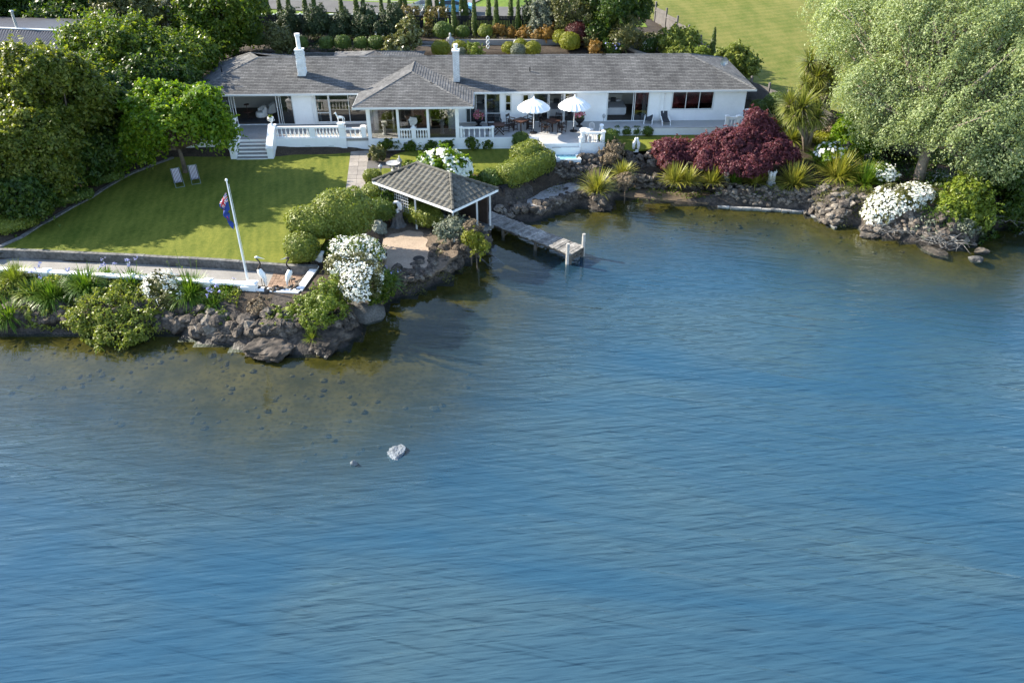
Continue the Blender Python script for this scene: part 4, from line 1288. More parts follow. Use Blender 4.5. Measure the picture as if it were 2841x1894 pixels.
poly_wall('garden_edging', 'curved stone edging between the lawn and the left hedge', 'edging', [(-40, 702), (0, 682), (60, 655), (110, 622), (150, 602), (200, 572), (250, 547), (290, 520), (330, 497), (365, 479), (400, 466), (440, 450), (480, 436)], 1.83, 1.5, .26, conc_dark, .7, .02, 3)

# lower white balustrade along the drive
a_, b_ = G(-40, 741, 2.0), G(706, 786, 2.0)
lowbal = thing('balustrade', 'long low white balustrade along the lakeside drive behind the agapanthus', 'balustrade', (a_.x, a_.y, 1.15))
d_ = (b_ - a_); ld = d_.length; dn = d_.normalized()
balustrade(lowbal, (0, 0), (d_.x, d_.y), .05, .80, 70, .34, piers=[((G(x, 0, 2.0).x * 0 + (x + 40) / 746.0), .42, .86) for x in (130, 245, 365, 470, 578, 700)], foot=True)
lw = thing('garden_wall', 'low white capped wall round the brick paved corner by the heron sculptures', 'wall', (*G(690, 800, 1.6).xy, 1.1))
P_ = [G(688, 800, 1.62), G(826, 807, 1.62), G(874, 740, 1.62)]
for a, b in ((P_[0], P_[1]), (P_[1] + Vector((.05, .16, 0)), P_[2])):
    MB().bar((*a.xy, 1.32), (*b.xy, 1.32), .3, .5).build('wall_body', white_worn, lw, wld=True)
    e_ = (b - a).normalized() * .1
    MB().bar((*(a - e_).xy, 1.60), (*(b + e_).xy, 1.60), .42, .07).build('coping', white, lw, wld=True)
q_ = P_[0]
MB().box(q_.x - .25, q_.y - .25, .8, q_.x + .25, q_.y + .25, 1.78).box(q_.x - .31, q_.y - .31, 1.78, q_.x + .31, q_.y + .31, 1.88).build('pier', white, lw, wld=True)
gp = thing('gate_pillar', 'short white capped pillar beside the daisies at the end of the lawn', 'pillar', (*G(888, 733, 1.3).xy, 1.2))
MB().box(-.2, -.2, 0, .2, .2, .75).build('shaft', white, gp)
MB().box(-.28, -.28, .75, .28, .28, .85).box(-.2, -.2, .85, .2, .2, .9).build('cap', white, gp)

# brick paved corner
pv4 = [G(768, 738, 1.27), G(866, 740, 1.27), G(820, 806, 1.27), G(738, 802, 1.27)]
paving = sheet('paving', pv4, 1.25, M('paving_joint', (.16, .12, .09), .95, .2, 2), .12)
def bil(q, s, t):
    return q[0].lerp(q[1], s).lerp(q[3].lerp(q[2], s), t)
NS, NT = 8, 9
rnd = random.Random(8)
for i in range(NS):
    for j in range(NT):
        c = [bil(pv4, (i + a) / NS, (j + b) / NT) for a, b in ((.03, .03), (.97, .03), (.97, .97), (.03, .97))]
        MB().prism([(p.x, p.y) for p in c], 1.2, 1.272 + rnd.uniform(-.006, .006)).build('brick', brickpave, paving)
# slab path from the terrace to the pavilion
pq = [G(973, 419, 1.78), G(1024, 418, 1.78), G(1008, 560, 1.78), G(955, 560, 1.78)]
pathbase = sheet('path', pq, 1.755, M('path_joint', (.10, .09, .08), .95, .2, 2), .12)
for i in range(2):
    for j in range(12):
        c = [bil(pq, (i + a) / 2, (j + b) / 12) for a, b in ((.012, .02), (.988, .02), (.988, .98), (.012, .98))]
        MB().prism([(p.x, p.y) for p in c], 1.7, 1.782 + rnd.uniform(-.005, .005)).build('paving_slab', paver_m, pathbase)

# ------------------------------------------------------------------ boat pavilion
pvl = thing('boat_pavilion', 'open boat shelter with a tiled hip roof at the foot of the jetty', 'pavilion', (-5.05, 48.75, .8))
ex = Vector((5.65, -4.66, 0)).normalized(); ey = Vector((-ex.y, ex.x, 0))
HL, HW, ZE, ZR = 3.62, 2.12, 3.30, 4.42
def PV(a, b, z):
    return Vector((-5.05, 48.75, 0)) + ex * a + ey * b + Vector((0, 0, z))
rd = HL - HW
pr0, pr1 = PV(-rd, 0, ZR), PV(rd, 0, ZR)
k4 = [PV(-HL, -HW, ZE), PV(HL, -HW, ZE), PV(HL, HW, ZE), PV(-HL, HW, ZE)]
mb = MB()
for f in ((k4[0], k4[1], pr1, pr0), (k4[1], k4[2], pr1), (k4[2], k4[3], pr0, pr1), (k4[3], k4[0], pr0)):
    mb.add([p - Vector((0, 0, .03)) for p in f], [tuple(range(len(f)))])
proof = mb.build('roof', tile_m, pvl, wld=True)
# each interlocking tile a piece of its own: a shallow S-shaped pan
TW, TL = .40, .40
tv, tf = [], []
for i, x in enumerate(np.linspace(-TW / 2, TW / 2, 7)):
    h_ = .035 * math.cos(x / TW * 2 * math.pi) + .02
    tv += [(x, -TL / 2, h_ + .045), (x, TL / 2 + .04, h_ + .012), (x, -TL / 2, h_ - .0)]
for i in range(6):
    a, b = i * 3, (i + 1) * 3
    tf += [(a, b, b + 1, a + 1), (a + 2, b + 2, b, a)]
tile_me = MB().add(tv, tf).mesh('roof_tile')
tile_me.materials.append(tile_m)
rnd = random.Random(5)
def tile_face(eA, eB, tA, tB):
    ud = (eB - eA).normalized(); n = ud.cross(tA - eA).normalized()
    sl = n.cross(ud)
    L = (eB - eA).length; H_ = (tA - eA).dot(sl)
    rows = int(H_ / TL + .4)
    ka, kb = (tA - eA).dot(ud) / H_, (L - (tB - eA).dot(ud)) / H_
    rot = Matrix((ud, sl, n)).transposed().to_euler()
    for r in range(rows):
        v = (r + .5) * TL
        x0, x1 = v * ka, L - v * kb
        x = x0 + TW * .4
        x = math.ceil(x0 / TW) * TW + TW / 2 - TW * .15
        while x < x1 - TW * .2:
            p = eA + ud * x + sl * v + n * (.0 + rnd.uniform(-.004, .008))
            link('roof_tile', tile_me, None, proof, p - woff(pvl), rot)
            x += TW
tile_face(k4[0], k4[1], pr0, pr1)
tile_face(k4[1], k4[2], pr1, pr1)
tile_face(k4[2], k4[3], pr1, pr0)
tile_face(k4[3], k4[0], pr0, pr0)
mb = MB()
for a, b in ((pr0, pr1), (k4[0], pr0), (k4[1], pr1), (k4[2], pr1), (k4[3], pr0)):
    L = (b - a).length; k = int(L / .38)
    for i in range(k):
        p, q = a.lerp(b, i / k), a.lerp(b, (i + 1.06) / k)
        mb.tube([p + Vector((0, 0, .045)), q + Vector((0, 0, .03))], [.115, .10], 7, False)
mb.build('ridge_tiles', tile_m, proof, wld=True)
mb = MB()
for a, b in zip(k4, k4[1:] + k4[:1]):
    mb.bar(a - Vector((0, 0, .075)), b - Vector((0, 0, .075)), .06, .15)
mb.build('fascia', white, pvl, wld=True)
for a, b in ((HL - .3, -HW + .3), (HL - .3, HW - .45), (HL - .3, .4), (-HL + .3, -HW + .3), (0, -HW + .3), (-HL + .3, HW - .3)):
    p = PV(a, b, 0)
    MB().box(p.x - .055, p.y - .055, .5, p.x + .055, p.y + .055, ZE - .02).build('post', white_worn, pvl, wld=True)
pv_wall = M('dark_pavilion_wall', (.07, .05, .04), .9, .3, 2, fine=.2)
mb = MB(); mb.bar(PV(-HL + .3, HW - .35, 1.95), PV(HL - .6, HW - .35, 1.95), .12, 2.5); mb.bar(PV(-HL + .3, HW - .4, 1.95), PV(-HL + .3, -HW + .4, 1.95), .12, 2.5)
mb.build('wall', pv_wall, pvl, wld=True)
mb = MB()
for i in range(13):
    a = -HL + .5 + i * .2
    mb.bar(PV(a, -HW + .3, 1.7), PV(a, -HW + .3, 2.9), .03, .03)
for i in range(6):
    mb.bar(PV(-HL + .4, -HW + .3, 1.75 + i * .2), PV(-HL + .4 + 2.6, -HW + .3, 1.75 + i * .2), .025, .03)
lt = mb.build('lattice', white_worn, pvl, wld=True); lt['kind'] = 'stuff'
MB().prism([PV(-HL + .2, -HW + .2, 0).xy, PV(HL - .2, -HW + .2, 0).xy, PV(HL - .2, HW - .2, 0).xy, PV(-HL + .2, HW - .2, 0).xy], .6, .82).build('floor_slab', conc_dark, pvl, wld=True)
# the little white bow of a boat hull or buoy hanging under the far eave
by = thing('mooring_buoy', 'white round buoy hanging under the far eave of the boat shelter', 'buoy', PV(HL - 1.0, HW + .05, 2.55))
MB().lathe([(.03, 0), (.22, .05), (.33, .2), (.3, .36), (.12, .44)], (0, 0, 0), 14).build('float', white, by, True)
MB().tube([(0, 0, .42), (0, 0, .78)], .015, 5).build('rope', wood_grey, by)

# dinghy with outboard under the roof
dg = thing('dinghy', 'small grey aluminium dinghy with an outboard motor under the boat shelter', 'dinghy', PV(HL - 1.6, -.55, .84), rz=math.atan2(ex.y, ex.x))
rings = []
for x, w, z0 in ((-1.5, .1, .35), (-1.1, .45, .12), (-.3, .62, .03), (.6, .64, .02), (1.25, .6, .05)):
    rings.append([(x, -w, .55 + .12 * (x < -.9)), (x, -w * .8, z0 + .12), (x, 0, z0), (x, w * .8, z0 + .12), (x, w, .55 + .12 * (x < -.9))])
mb = MB()
for r in rings: mb.add(r, [])
for i in range(4):
    for k in range(4):
        a = i * 5 + k
        mb.f.append((a, a + 1, a + 6, a + 5))
mb.f.append((20, 21, 22, 23, 24))
hull = mb.build('hull', hull_m, dg)
for x in (-.6, .3):
    MB().box(x - .12, -.55, .38, x + .12, .55, .41).build('thwart', wood_grey, dg)
mb = MB(); mb.box(1.2, -.14, .5, 1.55, .14, .95); mb.box(1.3, -.05, -.1, 1.42, .05, .5); mb.tube([(1.25, 0, .8), (.8, .1, .85)], .025, 6)
mb.build('outboard_motor', black_m, dg)

# ------------------------------------------------------------------ jetty
J0, J1, J2, J3 = G(1345, 613, .72), G(1388, 597, .72), G(1585, 706, .72), G(1622, 684, .72)
back_ = (J0 - J2).normalized() * .9
J0, J1 = J0 + back_, J1 + back_
jetty = thing('jetty', 'weathered grey timber jetty reaching out from the boat shelter', 'jetty', (J0.x, J0.y, 0))
rnd = random.Random(11)
NP = 36
for i in range(NP):
    t0, t1 = i / NP, (i + .9) / NP
    e0, e1 = rnd.uniform(-.05, .05), rnd.uniform(-.05, .05)
    a, b = J0.lerp(J2, t0), J1.lerp(J3, t0); c, d = J1.lerp(J3, t1), J0.lerp(J2, t1)
    ac = (b - a).normalized()
    z = .72 + rnd.uniform(-.02, .02)
    pts = [a - ac * (.06 + e0), b + ac * (.06 + e1), c + ac * (.06 + e1), d - ac * (.06 + e0)]
    MB().prism([(p.x, p.y) for p in pts], z - .05, z).build('plank', wood_grey, jetty, wld=True)
for f in (.08, .92):
    a, b = J0.lerp(J1, f), J2.lerp(J3, f)
    MB().bar((*a.xy, .58), (*b.xy, .58), .1, .18).build('beam', wood_dark, jetty, wld=True)
for f in (0.30, .64, .985):
    for s in (.05, .95):
        p = J0.lerp(J2, f).lerp(J1.lerp(J3, f), s)
        top = .66
        MB().tube([(p.x, p.y, -1.6), (p.x, p.y, top)], [.12, .11], 9).build('pile', wood_dark, jetty, wld=True)
    a, b = J0.lerp(J2, f), J1.lerp(J3, f)
    MB().bar((*a.xy, .5), (*b.xy, .5), .1, .14).build('cross_beam', wood_dark, jetty, wld=True)
    MB().bar((*a.xy, .05), (*b.xy, .48), .04, .1).bar((*b.xy, .05), (*a.xy, .48), .04, .1).build('brace', wood_dark, jetty, wld=True)
for f, s, h_ in ((.972, -.05, 1.42), (.985, 1.02, 1.55)):
    p = J0.lerp(J2, f).lerp(J1.lerp(J3, f), s)
    MB().tube([(p.x, p.y, -1.6), (p.x, p.y, h_)], [.12, .105], 10).build('mooring_post', wood_pale, jetty, wld=True)
# slip rails running into the water beside the jetty
sr = thing('boat_rails', 'dark sunken boat rails running from the shelter into the water', 'rails', G(1345, 640, .2))
for o_ in (0, .9):
    a, b = PV(HL - .2, -1.2 + o_, .62), PV(HL + 4.2, -1.2 + o_, -.9)
    MB().bar(a, b, .08, .08).build('rail', wood_dark, sr, wld=True)
for f in (.3, .5, .7):
    a, b = PV(HL - .2 + 4.4 * f, -1.3, .62 - 1.52 * f), PV(HL - .2 + 4.4 * f, -.2, .62 - 1.52 * f)
    MB().bar(a, b, .1, .06).build('sleeper', wood_dark, sr, wld=True)

# ------------------------------------------------------------------ rocks
def stone_meshes(n, sub, amp, seed, flat=.75):
    out = []
    import bmesh
    for i in range(n):
        bm = bmesh.new()
        bmesh.ops.create_icosphere(bm, subdivisions=sub, radius=.5)
        rnd_ = random.Random(seed + i)
        o_ = Vector((rnd_.uniform(0, 90), rnd_.uniform(0, 90), rnd_.uniform(0, 90)))
        pl_ = []
        for _ in range(12 if sub < 3 else 30):                    # a stone is cut by broken faces
            w_ = Vector((rnd_.gauss(0, 1), rnd_.gauss(0, 1), rnd_.gauss(0, .9))).normalized()
            pl_.append((w_, rnd_.uniform(.33, .5) if amp > .3 else .5))
        for v in bm.verts:
            c = v.co.copy(); d_ = c.normalized()
            r_ = min([.56] + [h_ / d_.dot(w_) for w_, h_ in pl_ if d_.dot(w_) > .3])
            k = r_ / .5 * (1 + amp * .45 * (noise.noise(c * 2.2 + o_) + .4 * noise.noise(c * 5 + o_)))
            if sub >= 3:
                rgh = 1.0 if amp > .3 else .15
                k += rgh * (.07 * (noise.ridged_multi_fractal(c * 3.1 + o_, .9, 2.1, 4, 1.0, 2.0) - 1.0) + .035 * noise.noise(c * 17 + o_))
                cell = noise.voronoi(c * 5.5 + o_)[0]
                k += rgh * .2 * min(.35, cell[1] - cell[0])
            v.co = Vector((c.x * k, c.y * k, c.z * k * flat))
        me = bpy.data.meshes.new('stone')
        bm.to_mesh(me); bm.free()
        if sub >= 3:
            me.polygons.foreach_set('use_smooth', [amp < .3] * len(me.polygons))
        out.append(me)
    return out
ST = {}
for key, mat in (('dark', rock_m), ('pale', rock_pale)):
    ST[key] = stone_meshes(7, 1 if key == 'pale' else 2, .55, 3 if key == 'dark' else 40)
    for me in ST[key]:
        me.materials.append(mat)

def stone_wall(name, label, px_line, zt, zb, n, size, kinds, seed, depth_=.5, cat='rock wall', lean=.3):
    """stones heaped along a line from zb (front) to zt (back/top)"""
    rnd = random.Random(seed)
    pts = [G(a, b, zb) for a, b in px_line]
    cum = [0]
    for a, b in zip(pts[:-1], pts[1:]): cum.append(cum[-1] + (b - a).length)
    t = thing(name, label, cat, (*pts[0].xy, zb))
    for i in range(n):
        s = (i + rnd.random()) / n * cum[-1]
        j = max(k for k in range(len(cum) - 1) if cum[k] <= s)
        p = pts[j].lerp(pts[j + 1], (s - cum[j]) / (cum[j + 1] - cum[j]))
        d = (pts[j + 1] - pts[j]).normalized(); nn = Vector((-d.y, d.x, 0))
        f = rnd.random()
        z = zb + f * (zt - zb)
        p = p + nn * (lean * f * (zt - zb) + rnd.uniform(-.12, depth_ * (1 if f > .8 else .3)))
        sz = rnd.uniform(*size)
        z = max(z, ground_z(p.x, p.y) + sz * .12)
        kk = rnd.choice(kinds)
        o = link('stone', rnd.choice(ST[kk]), None, t, Vector((p.x, p.y, z - sz * .1)) - woff(t), (rnd.uniform(-.4, .4), rnd.uniform(-.4, .4), rnd.uniform(0, 6.28)), (sz * rnd.uniform(.8, 1.35), sz * rnd.uniform(.75, 1.1), sz * rnd.uniform(.7, 1.1)))
    return t
stone_wall('rock_bank', 'dark lava rock bank at the waterline below the left shrubs', [(-40, 912), (60, 912), (190, 915), (330, 925), (480, 915), (560, 930)], 1.0, -.1, 150, (.45, 1.1), ['dark'], 21, .7)
stone_wall('rock_bank', 'dark lava rock bank below the flagpole', [(545, 935), (620, 945), (690, 955), (760, 955), (840, 950), (930, 940), (975, 920), (985, 890)], 1.05, -.1, 170, (.4, 1.0), ['dark', 'dark', 'pale'], 22, .9)
stone_wall('stone_heap', 'heap of loose grey stones below the white wall by the herons', [(690, 835), (760, 840), (830, 838), (850, 800), (880, 760), (905, 735)], 1.35, .8, 130, (.2, .48), ['pale', 'dark', 'dark'], 23, .8)
stone_wall('rock_bank', 'rocky waterline below the sand patch', [(1040, 850), (1090, 820), (1160, 800), (1240, 770), (1275, 735), (1330, 700), (1355, 680), (1345, 650)], .8, -.15, 190, (.35, .95), ['dark'], 24, .9)
stone_wall('stone_heap', 'row of stones edging the lakeward side of the sand patch', [(1065, 770), (1120, 778), (1180, 768), (1205, 735), (1200, 700), (1215, 680)], .95, .75, 46, (.3, .65), ['dark', 'dark', 'pale'], 25, .3)
stone_wall('rock_bank', 'curved rock wall round the concrete slip right of the jetty', [(1380, 618), (1440, 608), (1500, 606), (1560, 580), (1620, 562), (1665, 582), (1690, 565)], .75, -.1, 150, (.35, .8), ['dark', 'dark', 'pale'], 26, .6)
stone_wall('rock_wall', 'heap of brown lava stones below the hot tub', [(1545, 505), (1600, 500), (1650, 495), (1690, 480)], 1.75, .6, 150, (.3, .62), ['pale', 'dark'], 27, .9)
stone_wall('rock_wall', 'loose lava stones packed against the front of the hot tub', [(1540, 474), (1600, 470), (1650, 462), (1680, 450)], 1.9, 1.25, 110, (.28, .5), ['pale', 'dark'], 34, .4, lean=.1)
stone_wall('rock_wall', 'stacked rock wall holding up the right lawn behind the flax', [(1600, 470), (1680, 466), (1760, 462), (1850, 462)], 2.05, 1.1, 130, (.35, .7), ['dark', 'dark', 'pale'], 28, .35, lean=.5)
stone_wall('rock_wall', 'long rubble wall behind the little beach', [(1690, 535), (1760, 522), (1880, 522), (1980, 530), (2060, 548)], 1.1, .2, 170, (.3, .62), ['dark', 'dark', 'pale'], 29, .5)
stone_wall('rock_wall', 'sunlit grey rubble wall under the flax on the right shore', [(1985, 562), (2060, 568), (2140, 572), (2225, 578), (2290, 580)], 1.15, .05, 200, (.28, .55), ['pale', 'pale', 'dark'], 30, .7, lean=.8)
stone_wall('rock_bank', 'sloping apron of flat stones at the right point', [(2230, 592), (2290, 622), (2325, 628), (2380, 600), (2420, 625)], .75, .05, 110, (.3, .7), ['pale', 'dark', 'pale'], 31, 1.4, lean=1.2)
stone_wall('rock_bank', 'dark driftwood-strewn rocks under the big silver tree', [(2400, 648), (2470, 660), (2560, 674), (2640, 688), (2700, 680)], .7, -.05, 120, (.25, .75), ['dark', 'dark', 'pale'], 32, 1.0, lean=1.0)
stone_wall('stone_heap', 'line of rocks on top of the bank by the yellow flax', [(1650, 545), (1700, 500), (1790, 498), (1870, 500)], 1.1, .8, 60, (.3, .6), ['pale', 'dark'], 33, .5)

BIG = stone_meshes(6, 5, .45, 80, .7)
def boulder(px, py, zb, wpx, hm, label, mat, seed, aspect=.75, me=None, name='boulder'):
    p = G(px, py, zb)
    w = wpx * mpp(p)
    mesh = (me or BIG[seed % len(BIG)]).copy()
    mesh.materials.clear(); mesh.materials.append(mat)
    o = link(name, mesh, None, None, (p.x, p.y + w * aspect * .3, zb + hm * .22), (0, 0, seed * .7), (w * 1.05, w * aspect, hm * 1.5))
    if abs(math.sin(seed * .7)) > .5:
        o.scale = (w * .95, w * .95 * (aspect + 1) / 2, hm * 1.5)
    return tag(o, label, 'boulder')
boulder(757, 985, -.15, 185, 1.05, 'broad sunlit lava boulder at the water below the flagpole', rock_m, 1, .62)
boulder(905, 975, -.15, 150, 1.25, 'tall dark lava boulder right of the broad sunlit one', rock_m, 2, .8)
boulder(625, 948, -.1, 130, 1.2, 'shaded lava boulder left of the broad sunlit one', rock_m, 3, .7)
sm = stone_meshes(1, 4, .16, 7, .8)[0]
boulder(1003, 898, -.25, 116, 1.45, 'smooth rounded grey boulder standing in the shaded water', rock_grey, 9, .72, sm)
boulder(1215, 745, .15, 120, .8, 'flat shaded rock shelf beside the sand patch', rock_m, 4, .7)
boulder(1255, 705, .4, 95, .75, 'pale-edged rock slab near the jetty side of the sand', rock_m, 5, .7)
boulder(1045, 650, .8, 75, 1.1, 'lichen covered rock behind the sand patch', M('lichen_rock', (.12, .11, .095), .9, .3, 3, .9, 9, tint=(.30, .33, .27), fine=.2), 8, .6)
boulder(1660, 530, .3, 95, .95, 'dark rock at the water under the first yellow flax', rock_m, 6, .8)
boulder(1665, 585, -.1, 75, .45, 'low rock spit in front of the yellow flax', rock_m, 7, .7)
boulder(2420, 658, -.1, 75, .4, 'flat pale rock at the right point', rock_pale, 10, .5)
boulder(2590, 705, -.15, 85, .3, 'long flat rock just off the right shore', rock_pale, 12, .35)
boulder(2725, 705, -.1, 42, .38, 'pale rounded rock off the right shore nearer land', rock_pale, 13, .8)
boulder(2712, 727, -.1, 48, .36, 'grey rock off the right shore farthest out', rock_grey, 14, .7)
boulder(2640, 680, -.1, 60, .45, 'brown rock among driftwood at the right shore', rock_pale, 15, .6)
boulder(1099, 1272, -.16, 70, .46, 'pale crusted rock alone in the open water', M('bleached_rock', (.085, .10, .115), .8, .3, 3, 1, 10, tint=(.24, .27, .30), fine=.4), 16, .7)
boulder(981, 1292, -.06, 24, .32, 'small pale rock left of the rock in open water', MATS['bleached_rock'], 17, .6)
boulder(672, 1110, -.62, 44, .3, 'dark rock under the clear water off the left shore', rock_m, 18, .7, sm)
# loose stones lying on the shallow lake bed: far too many to count
rnd = random.Random(77)
src_ = [m for m in stone_meshes(5, 1, .5, 120)]
mb = MB()
for _ in range(1500):
    a_, b__ = rnd.random(), rnd.random()
    x_, y_ = -27 + 25 * a_, 24 + 14 * b__
    if rnd.random() < .35:
        x_, y_ = 3 + 28 * a_, 46 + 8 * b__
    z_ = ground_z(x_, y_)
    if not -.75 < z_ < -.08 or noise.noise(Vector((x_ * .35, y_ * .35, 7))) < -.12 or rnd.random() > math.exp(2.2 * (z_ + .1)):
        continue
    me_ = rnd.choice(src_); s_ = rnd.uniform(.12, .42) * (.6 + .7 * rnd.random()); an = rnd.uniform(0, 6.28)
    mb.add([(x_ + s_ * (v.co.x * math.cos(an) - v.co.y * math.sin(an)), y_ + s_ * (v.co.x * math.sin(an) + v.co.y * math.cos(an)), z_ + s_ * v.co.z * .6) for v in me_.vertices], [tuple(p.vertices) for p in me_.polygons])
o_ = mb.build('bed_stones', M('drowned_stone', (.045, .038, .014), .9, .5, 1.5, .5, 9, spec=0, tint=(.11, .088, .03)))
o_['kind'] = 'stuff'
tag(o_, 'dark loose stones lying under the clear shallow water', 'stones')
# retaining kerb along the right shore
rk = thing('shore_kerb', 'pale concrete kerb along the waterline of the right shore', 'kerb', (*G(1990, 572, .1).xy, -.1))
ks = [G(1992, 570, .12), G(2060, 574, .12), G(2140, 578, .12), G(2226, 583, .12), G(2275, 602, .12), G(2320, 628, .12)]
kerb_c = M('kerb_concrete', (.20, .19, .175), .9, .35, 2, .3, 20, tint=(.46, .45, .43), fine=.3, orand=.25)
rk_ = random.Random(6)
for a, b in zip(ks[:-1], ks[1:]):
    L = (b - a).length; k = max(1, round(L / .75))
    for i in range(k):
        p, q = a.lerp(b, i / k), a.lerp(b, (i + .96) / k)
        o_ = rk_.uniform(-.05, .05)
        MB().bar((p.x, p.y + o_, -.04), (q.x, q.y + o_ + rk_.uniform(-.04, .04), -.04), rk_.uniform(.16, .26), rk_.uniform(.2, .3)).build('block', kerb_c, rk, wld=True)

# ------------------------------------------------------------------ hot tub
zt = 1.95
hq = [G(1532, 421, zt), G(1598, 421, zt), G(1612, 443, zt), G(1543, 444, zt)]
hq[0] = hq[3] + (hq[0] - hq[3]) * 1.0
hcx = sum(hq, Vector()) / 4
tub = thing('hot_tub', 'square white hot tub filled with clear water below the deck step', 'hot tub', (hcx.x, hcx.y, .9))
def inset(q, f, z):
    c = sum(q, Vector()) / 4
    return [Vector((*(c + (p - c) * f).xy, z)) for p in q]
mb = MB(); A, B, C_, D_ = hq, inset(hq, .86, zt + .01), inset(hq, .80, zt - .12), inset(hq, .55, zt - .7)
o_out = inset(hq, 1.0, zt)
ring = [inset(hq, 1.0, .9), inset(hq, 1.0, zt - .04), inset(hq, 1.03, zt - .03), inset(hq, 1.03, zt + .03), B, C_]
for r in ring: mb.add(r, [])
for i in range(len(ring) - 1):
    for k in range(4):
        mb.f.append((i * 4 + k, i * 4 + (k + 1) % 4, (i + 1) * 4 + (k + 1) % 4, (i + 1) * 4 + k))
mb.build('shell', tub_shell, tub, wld=True)
mb = MB(); w_ = inset(hq, .815, zt - .10); n = 10
for i in range(n + 1):
    for j in range(n + 1):
        p = bil(w_, i / n, j / n); mb.v.append((p.x, p.y, p.z + .012 * math.sin(i * 2.1 + j) * math.cos(j * 1.7)))
mb.f = [(i * 11 + j, i * 11 + j + 1, (i + 1) * 11 + j + 1, (i + 1) * 11 + j) for i in range(10) for j in range(10)]
mb.build('tub_water', tub_water, tub, True, wld=True)
mb = MB()
for a, b in ((.12, .12), (.12, .85), (.85, .12)):
    p = bil(hq, a, b); mb.lathe([(.12, 0), (.16, .05), (.1, .09)], (p.x, p.y, zt), 10)
mb.build('headrest', tub_shell, tub, wld=True)
# black stacked timber wall under the diagonal hedge
bw = thing('sleeper_wall', 'black stained sleeper wall under the diagonal clipped hedge', 'wall', (*G(1400, 560, .8).xy, .6))
a, b = G(1392, 556, .75), G(1522, 500, .75)
for i in range(4):
    MB().bar((a.x - i * .02, a.y + i * .06, .78 + i * .27), (b.x - i * .02, b.y + i * .06, .78 + i * .27), .16, .25).build('sleeper', blacktim, bw, wld=True)
for f in (.02, .35, .68, .98):
    p = a.lerp(b, f); MB().box(p.x - .06, p.y - .2, .5, p.x + .06, p.y - .08, 1.7).build('post', blacktim, bw, wld=True)

# ------------------------------------------------------------------ flagpole, deckchairs, lamps
fpz = 1.0
fp = thing('flagpole', 'tall white flagpole with a drooping dark blue ensign at the lake edge', 'flagpole', G(697, 826, fpz))
MB().tube([(0, 0, -.5), (0, 0, 3.5), (0, 0, 6.9)], [.055, .045, .03], 10).build('pole', white, fp)
MB().lathe([(.05, 6.9), (.075, 6.95), (.05, 7.02), (.01, 7.04)], (0, 0, 0), 10).build('finial', white, fp)
MB().tube([(.1, -.03, .9), (.09, -.02, 6.75)], .008, 4).build('halyard', white, fp)
def flag_mat():
    m, nt, bs, new, ln = nodes_of('blue_ensign')
    bs.inputs['Roughness'].default_value = .8
    at = new('ShaderNodeAttribute'); at.attribute_name = 'rc'
    sp = new('ShaderNodeSeparateXYZ'); ln(at.outputs['Vector'], sp.inputs[0])
    def cmp(x, op, val):
        n = new('ShaderNodeMath'); n.operation = op; n.inputs[1].default_value = val
        if hasattr(x, 'links'): ln(x, n.inputs[0])
        return n.outputs[0]
    def mul(a, b, op='MULTIPLY'):
        n = new('ShaderNodeMath'); n.operation = op; ln(a, n.inputs[0]); ln(b, n.inputs[1]); return n.outputs[0]
    s, t = sp.outputs[0], sp.outputs[1]          # s along the fly 0..1, t from hoist top 0..1
    canton = mul(cmp(s, 'LESS_THAN', .5), cmp(t, 'LESS_THAN', .5))
    def band(x, c, w):
        n = new('ShaderNodeMath'); n.operation = 'COMPARE'; n.inputs[1].default_value = c; n.inputs[2].default_value = w; ln(x, n.inputs[0]); return n.outputs[0]
    d1 = mul(s, t, 'SUBTRACT'); d2 = mul(s, t, 'ADD')
    wht = mul(mul(band(s, .25, .085), band(t, .25, .085), 'MAXIMUM'), mul(band(d1, 0, .06), band(d2, .5, .06), 'MAXIMUM'), 'MAXIMUM')
    red = mul(mul(band(s, .25, .05), band(t, .25, .05), 'MAXIMUM'), mul(band(d1, 0, .022), band(d2, .5, .022), 'MAXIMUM'), 'MAXIMUM')
    star = None
    for cx_, cy_ in ((.75, .22), (.88, .4), (.62, .42), (.75, .75)):
        vm = new('ShaderNodeVectorMath'); vm.operation = 'DISTANCE'; vm.inputs[1].default_value = (cx_, cy_, 0); ln(at.outputs['Vector'], vm.inputs[0])
        c = cmp(vm.outputs['Value'], 'LESS_THAN', .045)
        star = c if star is None else mul(star, c, 'MAXIMUM')
    def mix(f, a, b):
        n = new('ShaderNodeMix'); n.data_type = 'RGBA'; ln(f, n.inputs[0])
        for idx, v in ((6, a), (7, b)):
            if isinstance(v, tuple): n.inputs[idx].default_value = (*v, 1)
            else: ln(v, n.inputs[idx])
        return n.outputs[2]
    blue, W_, R_ = (.014, .045, .22), (.75, .75, .74), (.52, .03, .045)
    cant = mix(red, mix(wht, blue, W_), R_)
    fly = mix(star, blue, R_)
    ln(mix(canton, fly, cant), bs.inputs['Base Color'])
    return m
mb = MB(); ns, nt_ = 18, 10
for i in range(ns + 1):
    for j in range(nt_ + 1):
        s, t = i / ns, j / nt_
        wd = .62 * math.sin(math.pi * min(1, .12 + s * .62)) * (1 - .35 * s * t)
        fold = .06 * math.sin(s * 7 + t * 11) * min(1, s * 3)
        mb.v.append((-.05 - wd * (.35 + .65 * s ** .4) * (1 - .55 * max(0, s - .6) / .4) + fold * .5 + .10 * t * s, -.03 + fold * 1.2, 6.3 - t * .95 - s * 1.15))
        mb.rc.append((s, t, 0))
mb.f = [(i * 11 + j, i * 11 + j + 1, (i + 1) * 11 + j + 1, (i + 1) * 11 + j) for i in range(ns) for j in range(nt_)]
fl = mb.build('flag', flag_mat(), fp, True)

